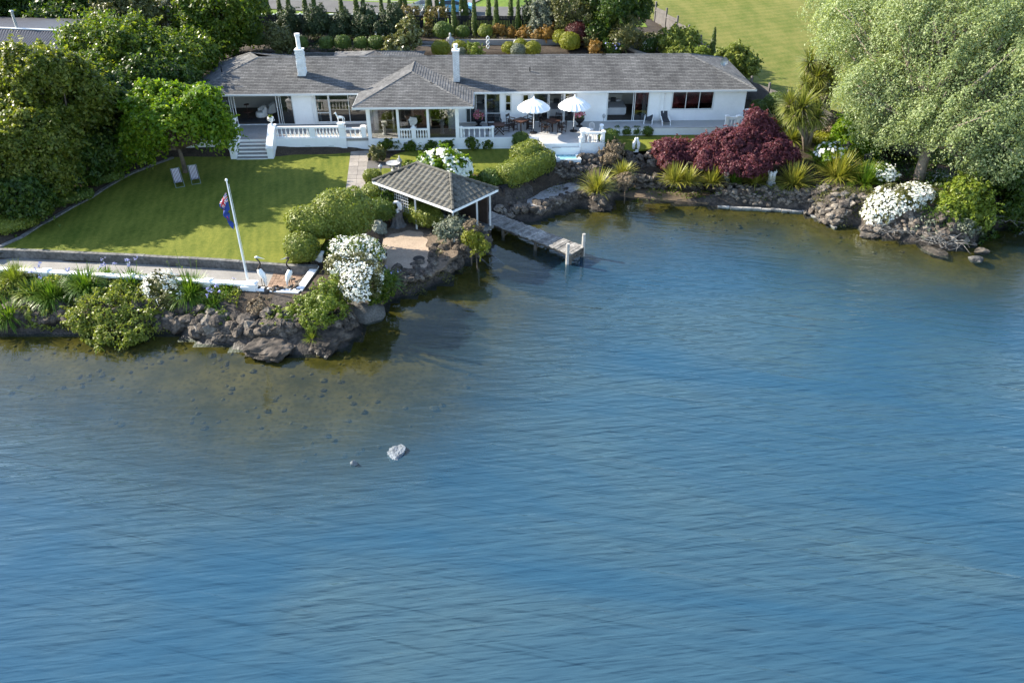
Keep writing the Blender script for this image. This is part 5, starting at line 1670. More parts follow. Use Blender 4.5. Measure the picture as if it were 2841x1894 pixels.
stripe = M('deckchair_stripe', (.3, .3, .3), .8, .05)
def stripe_fix(m):
    nt = m.node_tree; bs = nt.nodes['Principled BSDF']
    tc = nt.nodes.new('ShaderNodeTexCoord'); w = nt.nodes.new('ShaderNodeTexWave'); w.inputs['Scale'].default_value = 3.4; w.bands_direction = 'X'
    cr = nt.nodes.new('ShaderNodeValToRGB'); cr.color_ramp.interpolation = 'CONSTANT'
    cr.color_ramp.elements[0].color = (.62, .60, .60, 1); cr.color_ramp.elements[1].position = .5; cr.color_ramp.elements[1].color = (.10, .035, .06, 1)
    nt.links.new(tc.outputs['Object'], w.inputs[0]); nt.links.new(w.outputs['Fac'], cr.inputs[0]); nt.links.new(cr.outputs[0], bs.inputs['Base Color'])
stripe_fix(stripe)
def deckchair(px, py, rz, label):
    t = thing('deckchair', label, 'deckchair', G(px, py, 1.75), 'striped deckchairs under the tree', math.radians(rz))
    mb = MB(); prof = [(-.38, .30), (-.2, .22), (.0, .24), (.25, .5), (.55, .98)]
    for a, b in zip(prof[:-1], prof[1:]):
        mb.add([(-.26, a[0], a[1]), (.26, a[0], a[1]), (.26, b[0], b[1]), (-.26, b[0], b[1])], [(0, 1, 2, 3)])
    mb.build('canvas_sling', stripe, t)
    for s in (-.29, .29):
        MB().bar((s, -.62, .02), (s, .58, 1.02), .03, .045).build('frame_rail', M('deckchair_frame', (.15, .19, .18), .7, .1) if 'deckchair_frame' not in MATS else MATS['deckchair_frame'], t)
        MB().bar((s * .93, .5, .02), (s * .93, -.42, .32), .03, .04).build('frame_rail', MATS['deckchair_frame'], t)
    for y, z in ((-.6, .03), (.57, 1.0), (.5, .03)):
        MB().bar((-.3, y, z), (.3, y, z), .03, .03).build('cross_bar', MATS['deckchair_frame'], t)
deckchair(497, 512, 28, 'striped deckchair on the left under the drooping tree')
deckchair(543, 503, 24, 'striped deckchair on the right under the drooping tree')

def garden_lamp(px, py, z, h, label):
    t = thing('garden_lamp', label, 'lamp', G(px, py, z), 'garden lamps')
    MB().tube([(0, 0, -.1), (0, 0, h)], .035, 8).build('post', statue_g, t)
    MB().lathe([(.04, 0), (.1, .04), (.13, .22), (.17, .24), (.03, .36), (.02, .42)], (0, 0, h), 8).build('lantern', statue_g, t)
garden_lamp(1058, 488, 1.75, .5, 'grey lantern lamp on the grass left of the pavilion roof')
garden_lamp(1115, 585, 1.2, 1.0, 'tall thin lamp beside the spiral sculpture')
garden_lamp(1473, 398, 2.0, .35, 'small lantern at the corner of the deck step')
garden_lamp(1673, 360, 2.0, .95, 'pale lantern behind the deck corner balustrade')
def cross_post(px, py, z, h, label):
    t = thing('timber_lamp_post', label, 'lamp post', G(px, py, z), 'timber lamp posts under the silver tree', .4)
    MB().box(-.07, -.07, -.2, .07, .07, h).build('post', wood_dark, t)
    mb = MB(); mb.box(-.55, -.05, h - .3, .3, .05, h - .18); mb.bar((-.3, 0, h - .25), (0, 0, h - .65), .06, .06); mb.build('arm', wood_dark, t)
    MB().lathe([(.03, 0), (.1, -.04), (.12, -.25), (.06, -.3)], (-.45, 0, h - .3), 8).build('lantern', black_m, t)
cross_post(2337, 468, 1.2, 2.1, 'dark timber lamp post above the white hydrangea')
cross_post(2400, 492, 1.2, 2.0, 'dark timber lamp post beside the golden shrub')

# ------------------------------------------------------------------ sculptures and urns
def blob(mb, pts, n=10):
    """smooth lump: rings of (x, y, z, rx, ry) stacked upward"""
    vs, fs = [], []
    for x, y, z, rx, ry in pts:
        for k in range(n):
            t = 2 * math.pi * k / n
            vs.append((x + rx * math.cos(t), y + ry * math.sin(t), z))
    for i in range(len(pts) - 1):
        for k in range(n):
            fs.append((i * n + k, i * n + (k + 1) % n, (i + 1) * n + (k + 1) % n, (i + 1) * n + k))
    fs += [tuple(range(n - 1, -1, -1)), tuple(range((len(pts) - 1) * n, len(pts) * n))]
    mb.add(vs, fs)
    return mb

def heron(px, py, z, label, s, beak, pale_head):
    t = thing('heron_sculpture', label, 'sculpture', G(px, py, z), 'heron sculptures by the flagpole')
    h = 1.15
    for dx in (-.05, .06):
        MB().tube([(dx * 1.6, .03 * s, -.3), (dx * 1.2, .0, .45), (dx, 0, h - .25)], [.02, .016, .022], 6).build('leg', darkbird, t)
    mb = MB()
    mb.tube([(.22 * s, 0, h - .52), (.16 * s, 0, h - .25), (.06 * s, 0, h + .02), (-.06 * s, 0, h + .25), (-.12 * s, 0, h + .38)], [.03, .11, .17, .15, .06], 9)
    mb.build('body', white, t, True)
    mb = MB()
    for k in range(5):
        y = -.1 + k * .05
        mb.tube([(.05 * s, y * 1.5, h + .1), (.16 * s, y * 1.7, h - .3), (.2 * s, y * 1.2, h - .62)], [.03, .035, .008], 5)
    mb.build('tail_plume', white_worn, t)
    mb = MB(); mb.tube([(-.11 * s, 0, h + .34), (-.04 * s, 0, h + .5), (.06 * s, 0, h + .66), (.02 * s, 0, h + .85), (-.08 * s, 0, h + .98), (-.12 * s, 0, h + 1.06)], [.075, .055, .045, .04, .042, .04], 8)
    mb.build('neck', darkbird, t, True)
    hd = -1 if beak < 0 else 1
    mb = MB(); mb.tube([(-.18 * hd * .5 - .1 * s, 0, h + 1.08), (-.1 * s + .02 * hd, 0, h + 1.1), (-.1 * s + .14 * hd, 0, h + 1.08)], [.02, .065, .04], 8); mb.build('head', white_worn if pale_head else darkbird, t, True)
    mb = MB(); mb.tube([(-.1 * s + .12 * hd, 0, h + 1.08), (-.1 * s + .45 * hd, 0, h + .98)], [.035, .006], 6); mb.build('beak', white_worn if pale_head else steel, t)
heron(735, 812, 1.1, 'white heron sculpture with a pale head beside the flagpole', 1, 1, True)
heron(812, 814, 1.1, 'white heron sculpture with a dark head in front of the brick paving', -1, -1, False)

def urn(u, v, z, label):
    t = thing('urn', label, 'urn', to_w(u, v, z), 'white urns on the stair walls')
    MB().lathe([(.13, 0), (.13, .05), (.05, .1), (.05, .2), (.1, .25), (.17, .36), (.18, .5), (.24, .56), (.24, .6), (.15, .6)], (0, 0, 0), 14).build('bowl', white, t, True)
    for s in (-1, 1):
        MB().tube([(s * .16, 0, .32), (s * .26, 0, .36), (s * .27, 0, .46), (s * .17, 0, .46)], .018, 5).build('handle', white, t)
    return t
URNS = [urn(s0 - .22, VT + .22, 3.72, 'white urn with a small plant on the left stair wall'), urn(s1 + .22, VT + .22, 3.72, 'white urn with a small plant on the right stair wall')]
def black_urn(px, py, label):
    t = thing('flower_urn', label, 'urn', G(px, py, FLOOR), 'black urns of pink flowers on the deck')
    MB().lathe([(.26, 0), (.26, .06), (.1, .12), (.09, .24), (.2, .32), (.36, .5), (.40, .62), (.36, .62)], (0, 0, 0), 14).build('bowl', black_m, t, True)
    return t
BURNS = [black_urn(1328, 351, 'black urn of pink hydrangea beside the porch'), black_urn(1607, 351, 'black urn of pink hydrangea right of the second parasol')]

t = thing('horse_statue', 'small white standing horse statue on the balustrade pier', 'statue', to_w(b0 + .11, VT + .15, 3.86), rz=AL)
mb = MB()
mb.tube([(-.22, 0, .42), (-.1, 0, .44), (.12, 0, .43), (.24, 0, .45)], [.07, .10, .09, .05], 8)
mb.tube([(-.18, 0, .45), (-.28, 0, .66), (-.3, 0, .78)], [.07, .05, .04], 7)
mb.tube([(-.28, 0, .8), (-.42, 0, .7)], [.045, .028], 6)
for x in (-.17, .18):
    for y in (-.05, .05):
        mb.tube([(x, y, .4), (x + .01, y, .2), (x, y, 0)], [.04, .024, .026], 6)
mb.tube([(.26, 0, .45), (.32, 0, .3), (.3, 0, .12)], [.025, .03, .01], 5)
mb.build('horse', white, t, True)
MB().box(-.3, -.12, -.04, .32, .12, .0).build('base', white, t)

# spiral ring on a tree stump
st_p = G(1104, 622, .9)
t = thing('tree_stump', 'grey fluted tree stump carrying the white spiral sculpture', 'stump', (st_p.x, st_p.y, .8))
vs, fs = [], []
lv = [(.62, 0), (.45, .18), (.36, .45), (.34, .8), (.36, 1.0)]
nn = 28
for r, z in lv:
    for k in range(nn):
        a = 2 * math.pi * k / nn
        rr = r * (1 + .09 * math.sin(a * 7) + .05 * math.sin(a * 13 + 1))
        vs.append((rr * math.cos(a), rr * math.sin(a), z))
for i in range(len(lv) - 1):
    for k in range(nn):
        fs.append((i * nn + k, i * nn + (k + 1) % nn, (i + 1) * nn + (k + 1) % nn, (i + 1) * nn + k))
fs.append(tuple(range((len(lv) - 1) * nn, len(lv) * nn)))
MB().add(vs, fs).build('trunk', M('grey_stump_wood', (.14, .14, .145), .9, .35, 3, .8, 16, fine=.3), t)
t = thing('spiral_sculpture', 'white spiral ring sculpture on the grey stump', 'sculpture', (st_p.x, st_p.y, 1.8))
mb = MB(); pts, rad = [], []
for k in range(33):
    a = math.radians(-40 + 470 * k / 32); r = .30 - .17 * (k / 32)
    pts.append((r * math.cos(a), .04 * math.sin(a * .8), .36 + r * 1.15 * math.sin(a))); rad.append(.115 - .06 * k / 32)
mb.tube(pts, rad, 9); mb.build('ring', white, t, True)
MB().lathe([(.2, -.01), (.18, .06), (.1, .08)], (0, 0, 0), 10).build('foot', white, t)
t = thing('bronze_figure', 'small blue-green bronze figure behind the spiral sculpture', 'statue', (*G(1098, 582, 1.5).xy, 1.4))
blob(MB(), [(0, 0, 0, .12, .1), (0, 0, .35, .1, .09), (0, 0, .6, .14, .1), (0, 0, .82, .16, .09), (0, 0, .92, .06, .06), (0, 0, 1.0, .09, .09), (0, 0, 1.14, .04, .04)], 9).build('figure', bronze_g, t, True)

def bust(px, py, z, label, kind, mat=statue_m, rz=0.0, s=1.0):
    t = thing('garden_statue', label, 'statue', G(px, py, z) if z < 4 else Vector((D(px, py, 77.7).x, 77.7, 4.46)), 'garden statues', rz)
    t.scale = (s, s, s)
    mb = MB()
    if kind == 'couple':
        for sg in (-1, 1):
            blob(mb, [(sg * .24, 0, 0, .15, .14), (sg * .26, 0, .35, .16, .13), (sg * .22, 0, .65, .19, .15), (sg * .16, 0, .85, .14, .12), (sg * .1, 0, .95, .12, .12), (sg * .09, 0, 1.1, .14, .13), (sg * .1, 0, 1.22, .07, .07)], 10)
    elif kind == 'sphinx':
        blob(mb, [(0, .1, 0, .22, .4), (0, .1, .25, .24, .4), (0, .0, .5, .22, .28), (0, -.05, .75, .2, .2), (0, -.1, .9, .13, .14), (0, -.12, 1.05, .16, .17), (0, -.1, 1.2, .09, .1)], 12)
    elif kind == 'figure':
        blob(mb, [(0, 0, 0, .2, .18), (.02, 0, .3, .17, .15), (-.02, 0, .7, .15, .12), (.03, 0, .95, .18, .13), (0, 0, 1.2, .2, .12), (0, 0, 1.32, .07, .07), (0, 0, 1.42, .1, .1), (0, 0, 1.58, .06, .06)], 10)
        mb.tube([(.2, 0, 1.2), (.28, -.05, .98), (.12, -.14, .86)], [.055, .045, .04], 6); mb.tube([(-.2, 0, 1.2), (-.26, -.02, 1.0), (-.2, -.05, .8)], [.055, .045, .04], 6)
    elif kind == 'bird':
        blob(mb, [(0, 0, 0, .1, .08), (0, 0, .2, .16, .13), (0, 0, .5, .2, .15), (-.02, 0, .8, .15, .12), (-.05, 0, 1.0, .08, .08), (-.05, 0, 1.12, .09, .09), (-.06, 0, 1.24, .03, .03)], 10)
        mb.tube([(-.1, 0, 1.14), (-.28, 0, 1.08)], [.03, .006], 6)
    elif kind == 'cherub':
        for sg in (-1, 1):
            blob(mb, [(sg * .13, 0, 0, .14, .16), (sg * .13, 0, .3, .15, .15), (sg * .12, 0, .5, .11, .11), (sg * .12, 0, .62, .13, .13), (sg * .13, 0, .76, .05, .05)], 9)
            mb.tube([(sg * .2, .05, .45), (sg * .3, .1, .7), (sg * .24, .12, .85)], [.06, .05, .01], 6)
    elif kind == 'helix':
        for ph in (0, math.pi):
            mb.tube([(.14 * math.sin(k * .42 + ph), .05 * math.cos(k * .42 + ph), .05 + k * .052) for k in range(31)], .045, 7)
    mb.build('figure', mat, t, True)
    pb = MB().box(-.26, -.22, -.3, .26, .22, .0); pb.build('plinth', mat, t)
    return t
bust(1764, 413, 2.1, 'white kissing couple statue on the edge of the right lawn', 'couple', statue_m, 0, .72)
bust(2014, 492, 1.15, 'white hooded seated statue beside the small green strap plant', 'sphinx')
bust(2140, 503, 1.15, 'white pair of cherubs between the two big right-hand flaxes', 'cherub')
bust(1945, 466, 1.25, 'small shaded figurine under the red maple', 'figure', statue_g, 0, .6)
bust(281, 470, 1.9, 'pale heron statue in the shade of the left hedge', 'bird')
bust(1250, 133, 4.4, 'weathered grey figure statue behind the house roof', 'figure', statue_g, 0, 1.15)
bust(1354, 134, 4.3, 'white twisted column sculpture behind the house roof', 'helix', statue_m, 0, .95)
bust(1429, 127, 4.6, 'pale seated statue above the golden shrubs behind the house', 'sphinx', statue_g)
bust(1110, 468, 1.8, 'weathered stone figure beside the birdbath', 'figure', statue_g, 0, .62)
t = thing('birdbath', 'scalloped stone birdbath left of the white hydrangea', 'birdbath', G(1092, 472, 1.8))
MB().lathe([(.2, 0), (.12, .08), (.1, .3), (.3, .42), (.5, .5), (.52, .56), (.46, .54), (.2, .48)], (0, 0, 0), 12).build('basin', statue_g, t)
t = thing('drain_cover', 'dark round mat lying on the sand patch', 'mat', G(1162, 718, .862))
MB().lathe([(.34, 0), (.36, .02), (.34, .045), (.1, .05)], (0, 0, 0), 18).build('disc', M('dark_coir', (.04, .036, .033), .95, .3, 9, .4, 40), t)
t = thing('glass_sculpture', 'pale abstract disc sculpture on the porch balustrade pier', 'sculpture', to_w((cols[1] + cols[2]) / 2, VPF - .02, FLOOR + .89), rz=AL)
mb = MB()
n_ = 9
for y in (-.05, .05):
    for k in range(n_):
        a = 2 * math.pi * k / n_; r = .34 * (1 + .18 * math.sin(k * 2.3))
        mb.v.append((r * math.cos(a), y, .42 + r * math.sin(a)))
mb.f = [tuple(range(n_ - 1, -1, -1)), tuple(range(n_, 2 * n_))] + [(k, (k + 1) % n_, n_ + (k + 1) % n_, n_ + k) for k in range(n_)]
mb.build('disc', statue_g, t); MB().lathe([(.16, 0), (.1, .04), (.06, .12)], (0, 0, 0), 10).build('foot', statue_m, t)
for px, lb in ((1070, 'left'), (1228, 'right')):
    t = thing('topiary_stand', f'white pedestal with a clipped plant in the {lb} bay of the porch', 'pedestal', to_w(LG(px, 365, FLOOR)[0], VPF + .9, FLOOR), 'porch pedestals')
    MB().lathe([(.2, 0), (.2, .08), (.12, .14), (.11, .6), (.18, .68), (.2, .74)], (0, 0, 0), 10).build('pedestal', statue_m, t)
    MB().lathe([(.12, .74), (.2, .95), (.22, 1.0)], (0, 0, 0), 10).build('pot', statue_m, t)
    PEDS = globals().setdefault('PEDS', []); PEDS.append(t)

# ------------------------------------------------------------------ behind the house
rw = thing('retaining_wall', 'grey rendered retaining wall behind the house', 'wall', (-22, 75.6, 2.6))
for x0_, x1_, y_, zt_ in ((-22.0, -9.0, 75.4, 5.05), (-6.3, -6.05, 75.5, 5.0), (-5.8, 6.0, 79.2, 5.35), (6.0, 9.5, 79.0, 5.2)):
    MB().box(x0_, y_ - .12, 2.4, x1_, y_ + .12, zt_).build('wall_section', conc_dark if x0_ < -8 else concrete, rw, wld=True)
mb = MB(); mb.bar((9.5, 79.0, 3.85), (13.2, 74.5, 3.6), .24, 2.6); mb.build('wall_section', concrete, rw, wld=True)
stp = thing('garden_steps', 'dark concrete garden steps climbing to the black gate behind the house', 'steps', (-7.6, 75, 2.6))
for i in range(10):
    MB().box(-8.6, 75.2 + i * .42, 2.4, -6.4, 75.62 + i * .42, 2.95 + i * .24).build('step', conc_dark, stp, wld=True)
for x_ in (-8.75, -6.25):
    MB().box(x_ - .12, 75.2, 2.4, x_ + .12, 79.4, 4.2).build('side_wall', concrete, stp, wld=True)
sheet('lawn', [(-5, 76.2), (4, 76.2), (4, 78.9), (-5, 78.9)], 4.45, verge_m, 2.0)
sheet('path', [(-5.5, 74.6), (5, 74.6), (5, 75.6), (-5.5, 75.6)], 4.1, concrete, 1.5)

def pale_fence(name, label, pts, h, pw, mat, post_every=2.4, post_h=.2, seed=0):
    """close-boarded fence: palings of a bay form one panel, posts are parts"""
    t = thing(name, label, 'fence', (pts[0][0], pts[0][1], ground_z(*pts[0][:2])))
    rnd = random.Random(seed)
    for a, b in zip(pts[:-1], pts[1:]):
        a, b = Vector((*a[:2], 0)), Vector((*b[:2], 0))
        L = (b - a).length; k = max(1, round(L / post_every)); d = (b - a).normalized(); ang = math.atan2(d.y, d.x)
        for i in range(k):
            p, q = a.lerp(b, i / k), a.lerp(b, (i + 1) / k)
            zg = (ground_z(p.x, p.y) + ground_z(q.x, q.y)) / 2
            mb = MB(); n = max(3, int((q - p).length / pw))
            for j in range(n):
                s_, e_ = p.lerp(q, (j + .04) / n), p.lerp(q, (j + .96) / n)
                zz = zg + h + rnd.uniform(-.015, .015)
                mb.bar((s_.x, s_.y, (zg - .1 + zz) / 2), (e_.x, e_.y, (zg - .1 + zz) / 2), .025, zz - zg + .1)
            mb.bar((p.x + d.y * .04, p.y - d.x * .04, zg + h * .8), (q.x + d.y * .04, q.y - d.x * .04, zg + h * .8), .05, .09)
            o = mb.build('paling_panel', mat, t, wld=True); o['kind'] = 'stuff'
            zp = ground_z(p.x, p.y)
            MB().box(-.08, -.08, -.3, .08, .08, h + post_h + .1).build('post', mat, t)
            t.children[-1].location = Vector((p.x, p.y, zp)) - woff(t); t.children[-1].rotation_euler = (0, 0, ang)
    return t
pale_fence('fence', 'black stained boundary fence behind the garden', [(-26, 84.0), (-8.8, 83.6)], 1.75, .15, blacktim, 2.4, .0, 1)
pale_fence('fence', 'black stained fence behind the round green bushes right of the gate', [(-6.2, 83.5), (8.4, 83.2)], 1.75, .15, blacktim, 2.4, .0, 2)
pale_fence('fence', 'grey paling fence with tall posts between the garden and the field', [p for p in fence_line[1:7]], 1.55, .15, fence_g, 2.5, .35, 3)
gt = thing('garden_gate', 'black garden gate at the top of the steps', 'gate', (-7.5, 83.55, 4.8))
for k in range(10):
    MB().box(-1.1 + k * .22, -.02, .1, -.9 + k * .22, .02, 1.6).build('slat', blacktim, gt)
MB().box(-1.15, .02, .3, 1.1, .06, .42).box(-1.15, .02, 1.2, 1.1, .06, 1.32).build('rail', blacktim, gt)
pg = thing('pergola', 'weathered pergola frame over the garden gate', 'pergola', (-8.2, 84.6, 4.8))
for x_ in (-2.2, -.9, .9, 3.0):
    for y_ in (-.7, .9):
        MB().box(x_ - .06, y_ - .06, 0, x_ + .06, y_ + .06, 2.1).build('post', wood_pale, pg)
for k in range(8):
    MB().box(-2.4 + k * .8, -1.0, 2.1, -2.3 + k * .8, 1.2, 2.22).build('rafter', wood_pale, pg)
lwf = thing('low_wall', 'low white wall along the road behind the cypress row', 'wall', (-26, 88.5, 4.8))
for i in range(7):
    MB().box(-27 + i * 2.4, 88.4, 4.5, -24.7 + i * 2.4, 88.6, 5.75).build('panel', white_worn, lwf, wld=True)
    MB().box(-24.7 + i * 2.4, 88.35, 4.5, -24.6 + i * 2.4, 88.65, 5.85).build('pier', white_worn, lwf, wld=True)

def wheel(t, x, y, r, w=.2):
    wh = MB()
    n = 18; vs, fs = [], []
    for yy, rr in ((-w / 2, r * .62), (-w / 2, r), (w / 2, r), (w / 2, r * .62)):
        for k in range(n):
            a = 2 * math.pi * k / n; vs.append((x + rr * math.cos(a), y + yy, r + rr * math.sin(a)))
    for i in range(3):
        for k in range(n):
            fs.append((i * n + k, i * n + (k + 1) % n, (i + 1) * n + (k + 1) % n, (i + 1) * n + k))
    ty = wh.add(vs, fs).build('wheel', tyre_m, t)
    rm = MB(); vs = []
    for k in range(n):
        a = 2 * math.pi * k / n; vs.append((x + r * .62 * math.cos(a), y - w * .35, r + r * .62 * math.sin(a)))
    rm.add(vs, [tuple(range(n))]); rm.add([(p[0], y + w * .35, p[2]) for p in vs], [tuple(range(n - 1, -1, -1))])
    rm.build('rim', steel, ty)
car = thing('car', 'light blue hatchback parked on the road behind the cypress row', 'car', (*G(1268, 37, 4.95).xy, ground_z(*G(1268, 37, 4.95).xy) + .12), rz=math.radians(-3))
sec = [(-2.05, .55, .85), (-1.95, .35, 1.0), (-1.6, .28, 1.02), (-1.15, .26, 1.05), (.6, .26, .98), (1.3, .28, .92), (1.85, .32, .82), (2.05, .45, .68)]
mb = MB(); hw = .86
for x, zb_, zt_ in sec:
    mb.add([(x, -hw + .05, zb_), (x, -hw, (zb_ + zt_) / 2), (x, -hw + .08, zt_), (x, hw - .08, zt_), (x, hw, (zb_ + zt_) / 2), (x, hw - .05, zb_)], [])
for i in range(len(sec) - 1):
    for k in range(6):
        a, b = i * 6 + k, i * 6 + (k + 1) % 6; mb.f.append((a, b, b + 6, a + 6))
mb.f += [(5, 4, 3, 2, 1, 0), tuple(range((len(sec) - 1) * 6, len(sec) * 6))]
body = mb.build('body', blue_car, car)
mb = MB(); cab = [(-1.9, 1.0, .8), (-1.45, 1.42, .68), (-.2, 1.55, .64), (.35, 1.48, .66), (1.15, .95, .78)]
for x, z_, w_ in cab:
    mb.add([(x, -w_, z_), (x, w_, z_), (x, -hw + .06, .92), (x, hw - .06, .92)], [])
for i in range(4):
    a = i * 4; mb.f += [(a, a + 1, a + 5, a + 4), (a, a + 4, a + 6, a + 2), (a + 1, a + 3, a + 7, a + 5)]
mb.f += [(0, 2, 3, 1)]
cabin = mb.build('cabin', blue_car, car)
dark_gl = M('car_glass', (.012, .015, .018), .08, .05, spec=.7)
for s in (-1, 1):
    for xa, xb in ((-1.35, -.45), (-.38, .72)):
        za = 1.36 if xa < -1 else 1.42; zb2 = 1.44 if xb < 0 else 1.2
        MB().add([(xa, s * .83, 1.0), (xb, s * .83, 1.0), (xb - .02, s * (.69 if xb < 0 else .77), zb2), (xa + (.15 if xa < -1 else .03), s * .70, za)], [(0, 1, 2, 3)]).build('side_window', dark_gl, cabin)
MB().add([(.42, -.6, 1.46), (.42, .6, 1.46), (1.13, .7, .99), (1.13, -.7, .99)], [(0, 1, 2, 3)]).build('windscreen', dark_gl, cabin)
for x in (-1.25, 1.3):
    for y in (-.78, .78):
        wheel(car, x, y, .34)
tr_ = thing('trailer', 'grey box trailer parked beside the blue car', 'trailer', (*G(1172, 33, 4.95).xy, ground_z(*G(1172, 33, 4.95).xy) + .12), rz=math.radians(70))
MB().box(-1.2, -.7, .45, 1.2, -.66, .95).box(-1.2, .66, .45, 1.2, .7, .95).box(-1.2, -.7, .45, -1.16, .7, .95).box(1.16, -.7, .45, 1.2, .7, .95).box(-1.2, -.7, .42, 1.2, .7, .46).build('tray', steel, tr_)
MB().tube([(-1.2, 0, .42), (-2.2, 0, .4)], .05, 6).build('drawbar', steel, tr_)
for y in (-.82, .82):
    wheel(tr_, .1, y, .3, .16)
for px, c, lb in ((1772, (.05, .42, .28), 'green lidded recycling crate at the end of the house'), (1790, (.45, .03, .05), 'red crate between the green and yellow ones'), (1812, (.62, .36, .01), 'yellow crate at the end of the house')):
    t = thing('recycling_crate', lb, 'crate', (*D(px, 153, 74.2).xy, 4.35), 'recycling crates behind the house')
    t.location.z = D(px, 155, 74.2).z - .45
    MB().box(-.3, -.25, 0, .3, .25, .42).build('bin', M('crate' + str(px), c, .5, .05), t)
    MB().box(-.33, -.28, .42, .33, .28, .47).build('lid', M('cratelid' + str(px), c, .5, .05), t)
shelf_ = thing('bin_stand', 'concrete stand under the coloured crates', 'stand', (12.6, 74.2, 2.6))
MB().box(-1.5, -.4, -.3, 1.7, .5, t.location.z - 2.6 - .005).build('block', concrete, shelf_)
t = thing('cart_wheel', 'dark round wheel leaning on the retaining wall', 'wheel', (*D(943, 155, 75.1).xy, D(943, 160, 75.1).z))
mb = MB(); pts = [(.34 * math.cos(2 * math.pi * k / 18), -.05, .38 + .34 * math.sin(2 * math.pi * k / 18)) for k in range(19)]
mb.tube(pts, .075, 7, False); mb.build('tyre', tyre_m, t)
MB().lathe([(.18, -.03), (.18, .03)], (0, 0, 0), 12).build('hub', statue_g, t); t.children[-1].rotation_euler = (math.pi / 2, 0, 0); t.children[-1].location = (0, -.05, .38)

# neighbour's house on the left
nb = thing('neighbour_house', 'neighbouring white house with a dark metal roof behind the left trees', 'house', (-48, 76, 2.5))
e0_, e1_ = D(-320, 132, 74.0), D(150, 146, 71.5)
r0_, r1_ = D(-320, 66, 80.0), D(206, 88, 77.0)
bk0, bk1 = Vector((e0_.x, 87, e0_.z)), Vector((e1_.x + 3, 84, e1_.z))
mb = MB(); mb.add([e0_, e1_, r1_, r0_], [(0, 1, 2, 3)]); mb.add([r0_, r1_, bk1, bk0], [(0, 1, 2, 3)])
nroof = mb.build('roof', roof_flat, nb, wld=True)
mb = MB()
for k in range(72):
    f = k / 71
    mb.bar(e0_.lerp(e1_, f) + Vector((0, 0, .03)), r0_.lerp(r1_, f) + Vector((0, 0, .015)), .03, .03)
s_ = mb.build('roof_seam', roof_flat, nroof, wld=True); s_['kind'] = 'stuff'
mb = MB(); mb.bar(r0_ + Vector((0, 0, .05)), r1_ + Vector((0, 0, .05)), .3, .08); mb.bar(e0_ - Vector((0, 0, .1)), e1_ - Vector((0, 0, .1)), .08, .16); mb.build('flashing', gutter, nroof, wld=True)
zw = min(e0_.z, e1_.z)
mb = MB(); mb.prism([(e0_.x, e0_.y + .7), (e1_.x - .7, e1_.y + .7), (bk1.x - .8, bk1.y - .7), (e0_.x, 86)], 2.2, zw - .12); mb.build('wall', white, nb, wld=True)
wl0, wl1 = Vector((e0_.x, e0_.y + .62, 0)), Vector((e1_.x - .7, e1_.y + .62, 0))
for f0, f1 in ((.52, .66), (.74, .88)):
    a, b = wl0.lerp(wl1, f0), wl0.lerp(wl1, f1)
    MB().bar((a.x, a.y, zw - 1.4), (b.x, b.y, zw - 1.4), .06, 1.8).build('window', dark_gl, nb, wld=True)
p = r0_.lerp(r1_, .70)
MB().tube([p + Vector((0, .2, -.2)), p + Vector((0, .2, 1.45))], .12, 10).lathe([(.16, 0), (.2, .08), (.1, .16)], p + Vector((0, .2, 1.45)), 10).build('flue', steel, nb, wld=True)

# ------------------------------------------------------------------ plants
def unit(a):
    return a / np.maximum(np.linalg.norm(a, axis=-1, keepdims=True), 1e-9)

def leaf_quads(P, N, size, rng, asp=.55, jit=.7, sv=.5, droop=.12):
    n = len(P)
    N = unit(N + jit * rng.normal(size=(n, 3)))
    T = unit(np.cross(N, rng.normal(size=(n, 3))))
    B = np.cross(N, T)
    s = (size * (1 + sv * rng.uniform(-1, 1, n)))[:, None]
    Lg, Wd = T * s * .5, B * s * asp * .5
    V = np.stack([P - Lg, P - Lg * .1 + Wd, P + Lg - np.array([0, 0, 1.0]) * s * droop, P - Lg * .1 - Wd], 1)
    return V.reshape(-1, 3), np.arange(4 * n).reshape(n, 4)

def join(parts):
    V, F, b = [], [], 0
    for v, f in parts:
        V.append(v); F.append(f + b); b += len(v)
    return np.concatenate(V), np.concatenate(F)

def rdir(n, rng, zmin=-1.0):
    d = unit(rng.normal(size=(n * 3 + 20, 3)))
    d = d[d[:, 2] > zmin][:n]
    return d

def fract(lobes, rng, k=7, f=.46):
    """break big lobes into a knobbly cluster of smaller ones"""
    out = []
    for l in lobes:
        l = np.array(l, float)
        out.append(tuple(np.concatenate([l[:3], l[3:] * .86])))
        for d in rdir(k, rng, -.35):
            s = f * rng.uniform(.6, 1.15)
            out.append(tuple(np.concatenate([l[:3] + l[3:] * d * rng.uniform(.62, .86), np.full(3, s) * l[3:].mean() * np.array([1, 1, .85])])))
    return out

